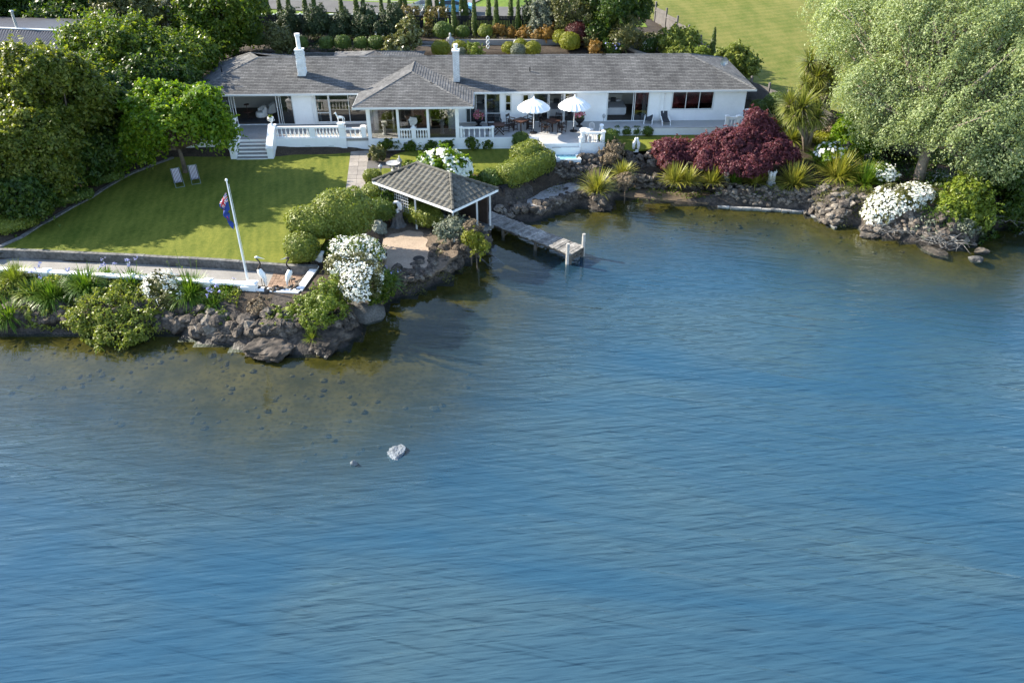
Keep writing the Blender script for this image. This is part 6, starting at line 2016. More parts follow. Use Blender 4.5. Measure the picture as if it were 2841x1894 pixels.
def crown(lobes, n, rng, csize, cn, leaf, asp=.55, jit=.6, flat=.6, stretch=None, zmin=-.75, inner=.14, skin=.72, tones=None, spray=.14):
    """leaf clumps spread over the skin of overlapping lobes (x, y, z, rx, ry, rz) with some leaves inside"""
    Lb = np.array(lobes, float)
    A = (Lb[:, 3] * Lb[:, 4] + Lb[:, 3] * Lb[:, 5] + Lb[:, 4] * Lb[:, 5]); A /= A.sum()
    C, Nn = [], []
    tries = 0
    while len(C) < cn and tries < cn * 12:
        tries += 1
        i = rng.choice(len(Lb), p=A)
        d = rdir(1, rng, zmin)[0]
        p = Lb[i, :3] + Lb[i, 3:] * d * rng.uniform(skin, 1.06)
        rel = np.linalg.norm((p - Lb[:, :3]) / Lb[:, 3:], axis=1); rel[i] = 9
        if rel.min() < .74:
            continue
        C.append(p); Nn.append(unit(d / Lb[i, 3:]))
    C, Nn = np.array(C), np.array(Nn)
    k = max(4, int(n * (1 - inner) / len(C)))
    m = len(C)
    sc = csize * rng.uniform(.55, 1.4, (m, 1, 1))
    u_ = unit(rng.normal(size=(m, k, 3)) + Nn[:, None] * .55 + np.array([0, 0, .35]))
    g = u_ * sc * rng.uniform(.45, 1.0, (m, k, 1)) ** .6
    along = (g * Nn[:, None]).sum(-1, keepdims=True)
    g = g - along * Nn[:, None] * (1 - flat)
    if stretch is not None:
        sv_ = np.array(stretch, float); L = np.linalg.norm(sv_); sv_ /= L
        g = g + (g @ sv_)[..., None] * sv_ * (L - 1)
    g[..., 2] -= .22 * np.linalg.norm(g, axis=-1)
    P = (C[:, None] + g).reshape(-1, 3)
    N = (Nn[:, None] * .3 + np.array([0, 0, .4]) + .85 * u_).reshape(-1, 3)
    tone = np.repeat(rng.uniform(0, 1, m), k)
    # leafy shoots standing out of the clumps
    ns_, ks_ = int(n * spray / 14), 14
    if ns_:
        j = rng.integers(0, m, ns_)
        dr = unit(Nn[j] * .8 + .75 * rng.normal(size=(ns_, 3)) + np.array([0, 0, .25]))
        st = C[j] + unit(dr) * csize * .75
        ln_ = csize * rng.uniform(.5, 1.5, (ns_, 1, 1))
        f_ = np.linspace(0, 1, ks_)[None, :, None]
        Ps = st[:, None] + dr[:, None] * f_ * ln_ + rng.normal(size=(ns_, ks_, 3)) * csize * .1
        Ps[..., 2] -= (f_[..., 0] ** 2) * ln_[..., 0] * .35
        P = np.concatenate([P, Ps.reshape(-1, 3)])
        N = np.concatenate([N, np.repeat(dr * .4 + [0, 0, .7], ks_, 0)])
        tone = np.concatenate([tone, np.repeat(rng.uniform(.3, 1, ns_), ks_)])
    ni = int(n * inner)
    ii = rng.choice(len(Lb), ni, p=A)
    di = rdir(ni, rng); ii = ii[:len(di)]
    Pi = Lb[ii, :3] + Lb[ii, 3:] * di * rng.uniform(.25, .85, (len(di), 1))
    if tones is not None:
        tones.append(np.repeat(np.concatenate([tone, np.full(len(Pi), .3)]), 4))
    return leaf_quads(np.concatenate([P, Pi]), np.concatenate([N, di + [0, 0, .4]]), leaf, rng, asp, jit), C

def lobe_px(px, py, rx, ry, Y, ry_d=None):
    c = D(px, py, Y); m = mpp(c)
    return (c.x, c.y, c.z, rx * m, (ry_d * m if ry_d else rx * m), ry * m * 1.03)

def stuff_kids(t):
    pass

def trunk_mesh(base, tops, r0, rng, lean=None, bend=.25):
    """tapered trunk that forks into limbs reaching the given points"""
    mb = MB()
    base = Vector(base)
    cen = sum((Vector(t) for t in tops), Vector()) / len(tops)
    fork = base.lerp(Vector((cen.x * .6 + base.x * .4, cen.y * .6 + base.y * .4, cen.z)), .45)
    mid = base.lerp(fork, .5) + Vector((rng.uniform(-1, 1), rng.uniform(-1, 1), 0)) * r0 * bend * 2
    mb.tube([base - Vector((0, 0, .3)), base.lerp(mid, .15), mid, fork], [r0 * 1.35, r0 * 1.05, r0 * .85, r0 * .7], 9)
    for t in tops:
        t = Vector(t)
        q = fork.lerp(t, .5) + Vector((rng.uniform(-1, 1), rng.uniform(-1, 1), rng.uniform(0, 1))) * (t - fork).length * .12
        mb.tube([fork - (fork - mid) * .1, q, t], [r0 * .5, r0 * .28, r0 * .07], 6)
    return mb

def tree(name, label, lobes, n, leafmat, seed, base=None, leaf=.24, csize=.7, cn=None, r0=.2, barkm=None, group=None, cat='tree', knob=7, **kw):
    rng = np.random.default_rng(seed)
    Lb = np.array(lobes)
    lobes = fract(lobes, rng, knob) if knob else lobes
    if base is None:
        w = Lb[:, 3] * Lb[:, 4] * Lb[:, 5]
        bx, by = (Lb[:, 0] * w).sum() / w.sum(), (Lb[:, 1] * w).sum() / w.sum()
        base = (bx, by, ground_z(bx, by))
    t = thing(name, label, cat, base, group)
    tn = []
    (V, F), C = crown(lobes, n, rng, csize, cn or max(12, n // 110), leaf, tones=tn, **kw)
    V = V - np.array(base)
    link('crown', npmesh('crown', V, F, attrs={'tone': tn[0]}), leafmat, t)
    pick = C[rng.choice(len(C), min(len(C), 9 + 3 * len(lobes)), replace=False)]
    trunk_mesh(base, [tuple(p) for p in pick], r0, random.Random(seed)).build('trunk', barkm or bark, t, True, wld=True)
    return t

def sup_points(n, rx, ry, h, pw, rng, zmin=-.55):
    d = rdir(n, rng, zmin)
    e = 2.0 / pw
    k = (np.abs(d[:, 0]) ** pw + np.abs(d[:, 1]) ** pw + np.abs(d[:, 2]) ** pw) ** (-1 / pw)
    P = d * k[:, None]
    N = unit(np.sign(P) * np.abs(P) ** (pw - 1) / np.array([rx, ry, h / 2]))
    return P * np.array([rx, ry, h / 2]), N

def core_quads(rx, ry, h, pw, f=.93, a=14, b=9):
    V, F = [], []
    for i in range(b + 1):
        th = math.pi * (.02 + .96 * i / b) - math.pi / 2
        for j in range(a):
            ph = 2 * math.pi * j / a
            d = np.array([math.cos(th) * math.cos(ph), math.cos(th) * math.sin(ph), math.sin(th)])
            k = (np.abs(d) ** pw).sum() ** (-1 / pw)
            V.append(d * k * f * np.array([rx, ry, h / 2]))
    for i in range(b):
        for j in range(a):
            F.append((i * a + j, i * a + (j + 1) % a, (i + 1) * a + (j + 1) % a, (i + 1) * a + j))
    return np.array(V), np.array(F)

def lumpy(P, amp, freq, seed):
    o = Vector((seed * 3.1, seed * 1.7, 0))
    return np.array([noise.noise(Vector(p) * freq + o) for p in P])[:, None] * amp

def clipped(name, label, c, rx, ry, h, mat, seed, pw=2.3, leaf=.11, dens=1.0, rz=0.0, group=None, amp=.06, cat='shrub', jit=.5, flowers=None, stem=True):
    """clipped shrub or hedge: dense small leaves over a solid lump; c is its base point"""
    rng = np.random.default_rng(seed)
    area = 2 * (rx * ry + (rx + ry) * h * .5) * 1.6
    n = int(area / (leaf * leaf * .26) * 1.25 * dens)
    P, N = sup_points(n, rx, ry, h, pw, rng)
    Vc, Fc = core_quads(rx, ry, h, pw)
    n = len(P)
    P = P + N * lumpy(P, amp, 1.6 / max(.4, min(rx, ry)), seed) + N * rng.normal(size=(n, 1)) * leaf * .28
    Vc = Vc + unit(Vc) * lumpy(Vc, amp, 1.6 / max(.4, min(rx, ry)), seed) - unit(Vc) * .05
    parts = [(Vc, Fc), leaf_quads(P, N + [0, 0, .15], leaf, rng, .6, jit)]
    V, F = join(parts)
    V = V + np.array([0, 0, h / 2 * .98])
    t = thing(name, label, cat, c, group, rz)
    link('foliage', npmesh('foliage', V, F), mat, t)
    if stem:
        MB().tube([(0, 0, -.15), (0, 0, h * .4)], [.05, .03], 6).build('stem', bark_dark, t)
    if flowers:
        fm, cnt, fs, zlo = flowers
        Pf, Nf = sup_points(cnt, rx * 1.02, ry * 1.02, h * 1.03, pw, rng, zlo)
        Pf = Pf + Nf * lumpy(Pf, amp, 1.6 / max(.4, min(rx, ry)), seed)
        keep = np.array([noise.noise(Vector(p) * 1.1 + Vector((seed, 0, 0))) for p in Pf]) > -.15
        Pf, Nf = Pf[keep], Nf[keep]
        Vf, Ff = flower_heads(Pf, Nf, fs, rng)
        o = link('blossom', npmesh('blossom', Vf + np.array([0, 0, h / 2]), Ff), fm, t); o['kind'] = 'stuff'
    return t

def flower_heads(P, N, size, rng):
    """each head a low six-sided dome made of quads"""
    if size < .2:
        return leaf_quads(np.repeat(P, 2, 0) + rng.normal(size=(len(P) * 2, 3)) * size * .4, np.repeat(N, 2, 0) + [0, 0, .35], size * .95, rng, .85, .4, .45, .0)
    n = len(P)
    N = unit(N + [0, 0, .35] + .25 * rng.normal(size=(n, 3)))
    T = unit(np.cross(N, rng.normal(size=(n, 3)))); B = np.cross(N, T)
    s = (size * .5 * rng.uniform(.7, 1.25, n))[:, None]
    vs = [P + N * s * .75]
    for k in range(6):
        a = 2 * math.pi * k / 6
        vs.append(P + (T * math.cos(a) + B * math.sin(a)) * s + N * s * .15)
    V = np.stack(vs, 1).reshape(-1, 3)
    b = np.arange(n)[:, None] * 7
    F = np.concatenate([b + np.array([0, 1, 2, 3]), b + np.array([0, 3, 4, 5]), b + np.array([0, 5, 6, 1])])
    return V, F

def shrub(name, label, lobes, n, mat, seed, leaf=.16, csize=.4, cn=None, group=None, flowers=None, r0=.05, base=None, cat='shrub', core=True, **kw):
    """loose shrub of leaf clumps"""
    rng = np.random.default_rng(seed)
    Lb = np.array(lobes)
    if base is None:
        bx, by = Lb[:, 0].mean(), Lb[:, 1].mean()
        base = (bx, by, min(ground_z(bx, by), (Lb[:, 2] - Lb[:, 5]).min() + .2))
    t = thing(name, label, cat, base, group)
    (V, F), C = crown(lobes, n, rng, csize, cn or max(10, n // 60), leaf, **kw)
    parts = [(V, F)]
    if core:
        for l in lobes:
            Vc, Fc = core_quads(l[3], l[4], l[5] * 2, 2.0, .6, 12, 7)
            Vc = Vc * (1 + lumpy(Vc, .25, 1.3, seed))
            parts.append((Vc + np.array(l[:3]), Fc))
    V, F = join(parts)
    link('foliage', npmesh('foliage', V - np.array(base), F), mat, t)
    pick = C[rng.choice(len(C), min(len(C), 6), replace=False)]
    trunk_mesh(base, [tuple(p) for p in pick], r0, random.Random(seed)).build('stem', bark, t, True, wld=True)
    if flowers:
        fm, cnt, fs, zlo = flowers
        A = np.array([l[3] * l[4] for l in lobes]); A = A / A.sum()
        ii = rng.choice(len(lobes), cnt, p=A)
        d = rdir(cnt, rng, zlo); ii = ii[:len(d)]
        Pf = Lb[ii, :3] + Lb[ii, 3:] * d * rng.uniform(.95, 1.1, (len(d), 1))
        rel = np.min(np.stack([np.where(ii == k, 9, np.linalg.norm((Pf - Lb[k, :3]) / Lb[k, 3:], axis=1)) for k in range(len(lobes))]), 0)
        keep = (rel > .92) & (np.array([noise.noise(Vector(p) * .9 + Vector((seed, 0, 0))) + .5 * noise.noise(Vector(p) * 3.1) for p in Pf]) > -.12)
        Vf, Ff = flower_heads(Pf[keep], d[keep] / Lb[ii[keep], 3:], fs, rng)
        o = link('blossom', npmesh('blossom', Vf - np.array(base), Ff), fm, t); o['kind'] = 'stuff'
    return t

def blades(c, n, L, w, rng, spread=1.1, up=.35, bend=.9, seg=4, r0=.1, flatten=1.0):
    """arching strap leaves from a crown at c; each blade a strip"""
    ph = rng.uniform(0, 2 * math.pi, n)
    el = rng.uniform(up, math.pi / 2, n) ** 1.0
    el = math.pi / 2 - (math.pi / 2 - up) * rng.uniform(0, 1, n) ** .75 * spread
    d = np.stack([np.cos(el) * np.cos(ph), np.cos(el) * np.sin(ph) * flatten, np.sin(el)], -1)
    l = L * rng.uniform(.65, 1.1, n)
    p = np.array(c) + np.stack([np.cos(ph), np.sin(ph), np.zeros(n)], -1) * r0 * rng.uniform(0, 1, (n, 1))
    side = unit(np.cross(d, [0, 0, 1.0]) + 1e-6)
    rows = []
    cur = d.copy()
    for k in range(seg + 1):
        f = k / seg
        ww = w * (1 - f ** 2.2) * (.7 + .3 * min(1, f * 4)) + .004
        rows.append(np.stack([p - side * ww / 2, p + side * ww / 2], 1))
        p = p + cur * (l / seg)[:, None]
        cur = unit(cur - np.array([0, 0, 1.0]) * bend * (1.15 / seg) * (1 - .55 * np.abs(cur[:, 2:3])))
    V = np.concatenate(rows, 1).reshape(-1, 3)
    b = np.arange(n)[:, None] * 2 * (seg + 1)
    F = np.concatenate([b + np.array([2 * k, 2 * k + 1, 2 * k + 3, 2 * k + 2]) for k in range(seg)])
    return V, F

def strap_plant(name, label, px, py, z, rpx, mat, seed, n=150, w=.055, bend=1.0, up=.25, group=None, flowers=None, cat='plant', hk=1.0, r0=.25):
    if name == 'flax':
        hk *= .85
    rng = np.random.default_rng(seed)
    c = G(px, py, z)
    c.z = max(z, ground_z(c.x, c.y))
    R = rpx * mpp(c) * 1.12
    t = thing(name, label, cat, c, group)
    V, F = blades((0, 0, 0), int(n * 1.6), R * 1.6 * hk, w * 1.25, rng, 1.0, up, bend, 4, R * r0)
    link('leaves', npmesh('leaves', V, F), mat, t)['kind'] = 'stuff'
    if flowers:
        fm, cnt, fs, fh = flowers
        mb = MB(); P = []
        for i in range(cnt):
            a = rng.uniform(0, 6.28); r = R * rng.uniform(.1, .8)
            top = (r * math.cos(a) * 1.25, r * math.sin(a) * 1.25, R * fh * rng.uniform(.8, 1.15))
            mb.tube([(r * .3 * math.cos(a), r * .3 * math.sin(a), 0), (top[0] * .8, top[1] * .8, top[2] * .6), top], .011, 4)
            P += [np.array(top) + rng.normal(size=3) * fs * .3 for _ in range(9)]
        mb.build('flower_stalk', L_aga, t)
        P = np.array(P)
        Vf, Ff = leaf_quads(P, rng.normal(size=P.shape), fs * .6, rng, .7, 1)
        link('blossom', npmesh('blossom', Vf, Ff), fm, t)['kind'] = 'stuff'
    return t

def column(name, label, px, py_top, py_bot, Y, wpx, mat, seed, group):
    top, bot = D(px, py_top, Y), D(px, py_bot, Y)
    zb_ = max(ground_z(bot.x, Y), bot.z - .3)
    h = top.z - zb_; r = wpx * mpp(bot) / 2
    rng = np.random.default_rng(seed)
    n = int(600 + h * r * 900)
    f = rng.uniform(0, 1, n) ** .9; a = rng.uniform(0, 6.28, n)
    rr = r * np.clip(1.15 * (1 - f) ** .55, 0, 1) * np.minimum(1, .6 + f * 4) * (1 + .16 * np.sin(a * 3 + f * 19 + seed))
    P = np.stack([rr * np.cos(a), rr * np.sin(a), f * h], -1)
    N = np.stack([np.cos(a), np.sin(a), np.full(n, .5)], -1)
    t = thing(name, label, 'tree', (bot.x, Y, zb_), group)
    V, F = leaf_quads(P, N, .15, rng, .45, .45, droop=-.2)
    m = 10; Vc, Fc = [], []
    for k in range(9):
        g = k / 8
        q = r * .86 * min(1, 1.15 * (1 - g) ** .55) * min(1, .6 + g * 4) + .01
        for j in range(m):
            Vc.append((q * math.cos(2 * math.pi * j / m), q * math.sin(2 * math.pi * j / m), g * h * .98))
    for k in range(8):
        for j in range(m):
            Fc.append((k * m + j, k * m + (j + 1) % m, (k + 1) * m + (j + 1) % m, (k + 1) * m + j))
    V, F = join([(np.array(Vc), np.array(Fc)), (V, F)])
    link('crown', npmesh('crown', V, F), mat, t)
    MB().tube([(0, 0, -.3), (0, 0, h * .3)], .06, 6).build('trunk', bark_dark, t)
    return t

def ground_cover(name, label, poly, n, mat, seed, h=.3, leaf=.14, cat='ground cover', patch=.0, fl=None):
    """low plants nobody could count, spread over a bed"""
    rng = np.random.default_rng(seed)
    xs = [p[0] for p in poly]; ys = [p[1] for p in poly]
    X = rng.uniform(min(xs), max(xs), n * 3); Y = rng.uniform(min(ys), max(ys), n * 3)
    k = in_poly(X, Y, poly)
    X, Y = X[k][:n], Y[k][:n]
    ns_ = np.array([noise.noise(Vector((x * .8, y * .8, seed))) for x, y in zip(X, Y)])
    k = ns_ > patch - .25
    X, Y, ns_ = X[k], Y[k], ns_[k]
    Z = np.array([ground_z(x, y) for x, y in zip(X, Y)]) + h * rng.uniform(0, 1, len(X)) * np.clip(.55 + ns_ * 1.2, .1, 1.3)
    V, F = leaf_quads(np.stack([X, Y, Z], -1), np.stack([ns_ * 0, ns_ * 0, ns_ * 0 + 1], -1), leaf, rng, .45, .9)
    o = link(name, npmesh(name, V, F, attrs={'tone': np.repeat(np.clip(.5 + ns_, 0, 1), 4)}), mat)
    o['kind'] = 'stuff'
    tag(o, label, cat)

# ---------------- trees on the left
LP = lobe_px
gl_ = 'trees along the left boundary'
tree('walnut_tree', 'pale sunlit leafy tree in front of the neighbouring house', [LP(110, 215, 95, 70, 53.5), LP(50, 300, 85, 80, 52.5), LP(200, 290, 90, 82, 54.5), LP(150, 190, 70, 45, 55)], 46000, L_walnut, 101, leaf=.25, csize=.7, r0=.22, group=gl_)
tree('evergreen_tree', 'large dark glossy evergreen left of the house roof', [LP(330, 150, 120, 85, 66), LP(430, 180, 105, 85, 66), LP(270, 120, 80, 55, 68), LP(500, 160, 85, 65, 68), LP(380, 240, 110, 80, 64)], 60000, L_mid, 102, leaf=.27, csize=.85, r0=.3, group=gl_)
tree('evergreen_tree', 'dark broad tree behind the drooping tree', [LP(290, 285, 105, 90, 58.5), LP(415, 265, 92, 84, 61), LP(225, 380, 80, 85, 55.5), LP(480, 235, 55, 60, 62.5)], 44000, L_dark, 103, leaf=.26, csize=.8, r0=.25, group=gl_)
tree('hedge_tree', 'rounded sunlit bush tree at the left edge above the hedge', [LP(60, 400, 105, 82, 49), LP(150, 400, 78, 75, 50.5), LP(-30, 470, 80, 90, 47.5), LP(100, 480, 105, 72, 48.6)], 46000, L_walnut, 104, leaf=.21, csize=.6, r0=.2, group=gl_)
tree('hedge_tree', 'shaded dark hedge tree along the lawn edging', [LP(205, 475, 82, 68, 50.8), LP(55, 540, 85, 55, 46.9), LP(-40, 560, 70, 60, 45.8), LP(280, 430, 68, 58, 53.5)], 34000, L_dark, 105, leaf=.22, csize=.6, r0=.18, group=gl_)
tree('garden_tree', 'yellow-green tree at the top left behind the evergreen', [LP(330, 40, 65, 50, 74), LP(400, 60, 60, 40, 74)], 20000, L_olive, 106, leaf=.28, csize=.6, group=gl_)
tree('garden_tree', 'grey-leaved tree top behind the left evergreen', [LP(485, 20, 38, 45, 76)], 8000, L_silver, 107, leaf=.25, csize=.5, group=gl_)
tree('evergreen_tree', 'tall green tree behind the left end of the roof', [LP(600, 40, 90, 70, 76), LP(560, 100, 80, 60, 75), LP(660, 60, 50, 70, 77), LP(690, 0, 40, 50, 79)], 36000, L_mid, 108, base=None, leaf=.28, csize=.8, r0=.22, group=gl_)
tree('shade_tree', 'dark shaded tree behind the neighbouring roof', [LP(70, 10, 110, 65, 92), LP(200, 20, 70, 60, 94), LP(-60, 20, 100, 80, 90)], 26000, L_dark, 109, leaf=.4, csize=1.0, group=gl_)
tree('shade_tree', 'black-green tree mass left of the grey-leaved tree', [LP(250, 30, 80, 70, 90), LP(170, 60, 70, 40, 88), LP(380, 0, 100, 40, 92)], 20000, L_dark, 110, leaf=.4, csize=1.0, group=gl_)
# low clipped hedges between the edging and the trees
hd = 'low hedges behind the lawn edging'
for i, (px, py, w, h, lab) in enumerate(((35, 640, 2.6, 1.0, 'sunlit low hedge at the far left of the lawn edging'), (95, 607, 2.0, 1.1, 'sunlit rounded end of the low hedge by the edging'), (190, 562, 2.6, .8, 'shaded low hedge in the middle of the lawn edging'), (290, 505, 2.2, .8, 'shaded low hedge below the pale heron statue'))):
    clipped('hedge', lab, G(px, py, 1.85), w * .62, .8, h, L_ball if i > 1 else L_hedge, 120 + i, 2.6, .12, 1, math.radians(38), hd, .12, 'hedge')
# drooping umbrella tree
dl = [LP(440, 310, 85, 50, 55.5), LP(520, 310, 85, 52, 55.2), LP(585, 350, 60, 55, 54.8), LP(400, 370, 62, 58, 54.8), LP(485, 335, 95, 44, 53.8), LP(610, 385, 42, 42, 54.6), LP(378, 425, 36, 46, 54.5)]
tree('drooping_tree', 'bright green umbrella-shaped drooping tree on the lawn by the stair', dl, 40000, L_bright, 111, base=tuple(G(515, 478, 1.75)), leaf=.24, csize=.52, r0=.17, barkm=bark, flat=.6, zmin=-.2, stretch=(0, 0, 2.0), skin=.7, spray=.22)

# ---------------- the big silver tree on the right and what grows under it
sl_ = [LP(2480, 90, 170, 110, 60), LP(2650, 60, 190, 130, 57), LP(2800, 160, 150, 150, 54), LP(2560, 200, 190, 95, 57), LP(2440, 250, 110, 75, 57), LP(2700, 300, 170, 110, 53), LP(2540, 310, 145, 60, 55.5), LP(2690, 365, 110, 60, 52.5), LP(2790, 410, 110, 80, 51), LP(2450, 340, 75, 50, 56), LP(2465, 365, 60, 36, 55.5), LP(2740, 455, 60, 45, 51.5), LP(2370, 60, 90, 40, 62), LP(2330, 30, 75, 40, 63), LP(2440, 130, 90, 35, 60), LP(2880, 300, 100, 170, 52)]
tree('silver_tree', 'huge silvery green tree leaning over the right shore', sl_, 225000, L_grey, 112, base=tuple(G(2541, 524, .9)), leaf=.145, csize=.58, cn=1450, knob=5, r0=.42, barkm=bark_pale, stretch=(-1.9, -.6, -2.2), flat=.6, inner=.07, skin=.5)
tree('dark_tree', 'dark overhanging tree at the right edge by the water', [LP(2800, 470, 75, 60, 51), LP(2850, 560, 70, 70, 50), LP(2770, 520, 50, 60, 52)], 20000, L_dark, 113, leaf=.25, csize=.6, cat='tree')
shrub('olive_shrub', 'yellow-olive shrub in the shade under the silver tree', [LP(2720, 430, 60, 60, 53), LP(2760, 500, 50, 45, 52)], 9000, L_olive, 114, .16, .4)
shrub('lime_shrub', 'glossy lime green shrub at the right shore', [LP(2680, 545, 60, 50, 49.5), LP(2640, 590, 48, 40, 48.8), LP(2710, 595, 45, 36, 48.6)], 9000, L_lime, 115, .2, .4)
shrub('grey_shrub', 'grey-green shrub hanging over the water under the lime one', [LP(2650, 625, 55, 26, 48.0), LP(2560, 620, 60, 30, 48.6)], 5000, L_silver, 116, .15, .35)
shrub('lush_shrub', 'lush light green shrub left under the silver tree', [LP(2360, 360, 42, 40, 59), LP(2400, 320, 38, 35, 60), LP(2395, 400, 45, 30, 57.5)], 9000, L_bright, 117, .24, .4)
shrub('bronze_shrub', 'bronze brown dome shrub behind the lime mound', [LP(2312, 355, 30, 24, 60.5)], 3500, L_brown, 118, .12, .25)
clipped('mound_shrub', 'lime mound between the cabbage tree and the lush shrub', G(2285, 400, 1.9), 1.0, .9, 1.0, L_yellow, 119, 2.1, .12)
shrub('gold_shrub', 'golden green shrub beside the dark timber lamp post', [LP(2418, 478, 30, 26, 54)], 3000, L_yellow, 121, .14, .25)
shrub('white_shrub', 'dazzling white flowering bush at the right waterline', [LP(2490, 560, 66, 42, 50.0), LP(2540, 545, 48, 32, 50.6), LP(2440, 595, 44, 34, 49.4), LP(2455, 560, 45, 30, 50.2)], 7000, L_olive, 122, .13, .3, flowers=(F_white, 3400, .17, -.5))
shrub('white_shrub', 'white flowering bush half behind the silver tree trunk', [LP(2455, 482, 36, 22, 53.5), LP(2610, 505, 34, 20, 54)], 4000, L_mid, 123, .14, .3, flowers=(F_white, 900, .17, -.2))
shrub('hydrangea', 'white hydrangea with broad leaves behind the right flax', [LP(2305, 432, 42, 34, 56), LP(2330, 455, 30, 24, 55.4)], 5000, L_bright, 124, .22, .35, flowers=(F_white, 170, .26, 0))
# cabbage trees
def cabbage(label, base, heads, seed, trunk_pts, r0, group):
    rng = np.random.default_rng(seed)
    t = thing('cabbage_tree', label, 'tree', base, group)
    parts, dead = [], []
    mb = MB()
    for px, py, Y, rp in heads:
        c = D(px, py, Y); R = rp * mpp(c)
        parts.append(blades(tuple(c), 260, R * 1.4, .085, rng, 1.35, -.35, .5, 4, .08))
        dead.append(blades((c.x, c.y, c.z - .1), 80, R * 1.0, .06, rng, 1.9, -1.0, 1.0, 3, .08))
        b = Vector(base); k = b.lerp(Vector(c), .55); k.z = b.z + (c.z - b.z) * .45
        k.x, k.y = b.x + (c.x - b.x) * .3, b.y + (c.y - b.y) * .3
        mb.tube([b, k, (c.x, c.y, c.z - .25), c], [r0, r0 * .75, r0 * .45, r0 * .4], 8)
    V, F = join(parts); link('leaf_heads', npmesh('leaf_heads', V - np.array(base), F), L_cab, t)['kind'] = 'stuff'
    V, F = join(dead); link('dead_skirt', npmesh('dead_skirt', V - np.array(base), F), L_dead, t)['kind'] = 'stuff'
    mb.build('trunk', bark_pale, t, True, wld=True)
cabbage('cabbage tree with spiky heads in front of the grey fence', tuple(G(2237, 432, 1.5)), [(2225, 300, 57.5, 58), (2190, 290, 57.8, 36), (2265, 325, 57.0, 36), (2205, 320, 57.2, 34)], 131, None, .2, 'cabbage trees')
cabbage('taller cabbage tree behind against the sunlit field', tuple(G(2290, 330, 2.4)), [(2305, 155, 63, 38), (2246, 172, 62.5, 36), (2268, 215, 61.5, 38), (2301, 192, 62, 34), (2262, 258, 61, 36), (2235, 232, 61.5, 26), (2310, 240, 62, 30)], 132, None, .22, 'cabbage trees')
strap_plant('yucca', 'broad-leaved yucca at the right end of the red maple', 2163, 365, 1.9, 42, L_cab, 133, 110, .1, .5, .1)
strap_plant('yucca', 'second lower yucca behind the maple beside the cabbage trunk', 2195, 400, 1.8, 36, L_cab, 134, 90, .09, .6, .1)
# red maples
def maple(label, lobes, n, seed):
    tree('red_maple', label, lobes, n, L_maple, seed, leaf=.15, csize=.34, r0=.12, knob=4, barkm=bark_dark, group='weeping red maples', cat='tree', flat=.5, zmin=-.5, inner=.1, cn=n // 70, spray=.05)
maple('large weeping purple-red maple below the right end of the deck', [LP(2105, 368, 58, 52, 57.6), LP(2040, 405, 75, 52, 56.8), LP(2140, 420, 62, 52, 56.4), LP(1975, 415, 62, 45, 57.0), LP(2060, 445, 90, 36, 55.4), LP(1985, 445, 55, 34, 55.8)], 62000, 135)
maple('small weeping red maple at the left of the red group', [LP(1850, 420, 42, 36, 57.6), LP(1895, 415, 40, 30, 57.8), LP(1862, 448, 36, 26, 56.6), LP(1920, 430, 35, 32, 57.2)], 19000, 136)
# flax and strap plants along the right shore
fg = 'yellow flax along the right shore'
for i, (px, py, z, r, m, n, lab) in enumerate((
    (1655, 530, 1.0, 44, L_flax, 170, 'yellow flax overhanging the rock beside the slip'),
    (1728, 486, 1.3, 30, L_flax, 120, 'small yellow flax left of the rubble wall'),
    (1872, 505, 1.1, 38, L_flax, 150, 'tall yellow flax at the left foot of the red maple'),
    (1908, 508, 1.1, 34, L_flax, 120, 'tall yellow flax just right of the first one under the maple'),
    (1975, 508, 1.1, 34, L_flax, 120, 'darker flax left of the hooded statue'),
    (2036, 506, 1.1, 22, L_aga, 90, 'small bright green strap plant right of the hooded statue'),
    (2094, 508, 1.1, 36, L_flax, 150, 'yellow flax left of the cherub statue'),
    (2200, 512, 1.1, 46, L_flax, 190, 'big yellow flax right of the cherub statue'),
    (2318, 515, 1.0, 56, L_flax, 210, 'broad dark-based flax below the white hydrangea'),
    (2392, 535, .9, 46, L_aga, 220, 'green agapanthus clump left of the dazzling white bush'))):
    strap_plant('flax', lab, px, py, z, r, m, 140 + i, n, .06 if m is L_flax else .05, .8, .3, fg, None)
strap_plant('agapanthus', 'dark agapanthus clump under the cabbage tree', 2275, 460, 1.3, 34, L_aga, 151, 110, .05, 1.0, .2)
shrub('heath_shrub', 'dry brown heath shrub beside the deck corner', [LP(1705, 412, 28, 22, 58), LP(1690, 432, 30, 18, 57.4)], 3500, L_brown, 152, .11, .22)
shrub('heath_shrub', 'dry brown tuft below the small yellow flax', [LP(1737, 495, 24, 12, 53.6)], 1400, L_brown, 153, .11, .2)
# small round bushes along the right deck
rb = 'small round bushes along the right deck'
words = ('first', 'second', 'third', 'fourth', 'fifth', 'sixth', 'seventh', 'eighth', 'ninth', 'tenth', 'eleventh', 'twelfth', 'thirteenth')
for i, (zx, zy, r) in enumerate(((395, 1180, 33), (490, 1190, 42), (580, 1195, 42), (668, 1190, 42), (770, 1195, 46), (855, 1185, 34), (927, 1187, 32), (993, 1185, 28), (1103, 1185, 28), (1198, 1188, 28), (1317, 1182, 30), (1440, 1180, 28), (1532, 1175, 24))):
    c = G(1560 + zx / 3.267, (zy + r * .8) / 3.267, 2.05)
    w = r / 3.267 * mpp(c)
    clipped('box_ball', f'{words[i]} small round bush along the right deck counting from the balustrade', c, w, w, w * 1.9, L_ball if i < 5 else L_hedge, 160 + i, 2.3, .09, 1, 0, rb)
clipped('box_ball', 'round green bush against the deck corner below the balustrade', G(1686, 412, 2.0), .75, .7, 1.5, L_ball, 175, 2.3, .1)
clipped('dome_shrub', 'dark clipped dome at the far right corner of the house', G(2148, 315, 2.3), 1.05, 1.0, 1.7, L_ball, 176, 2.3, .11)
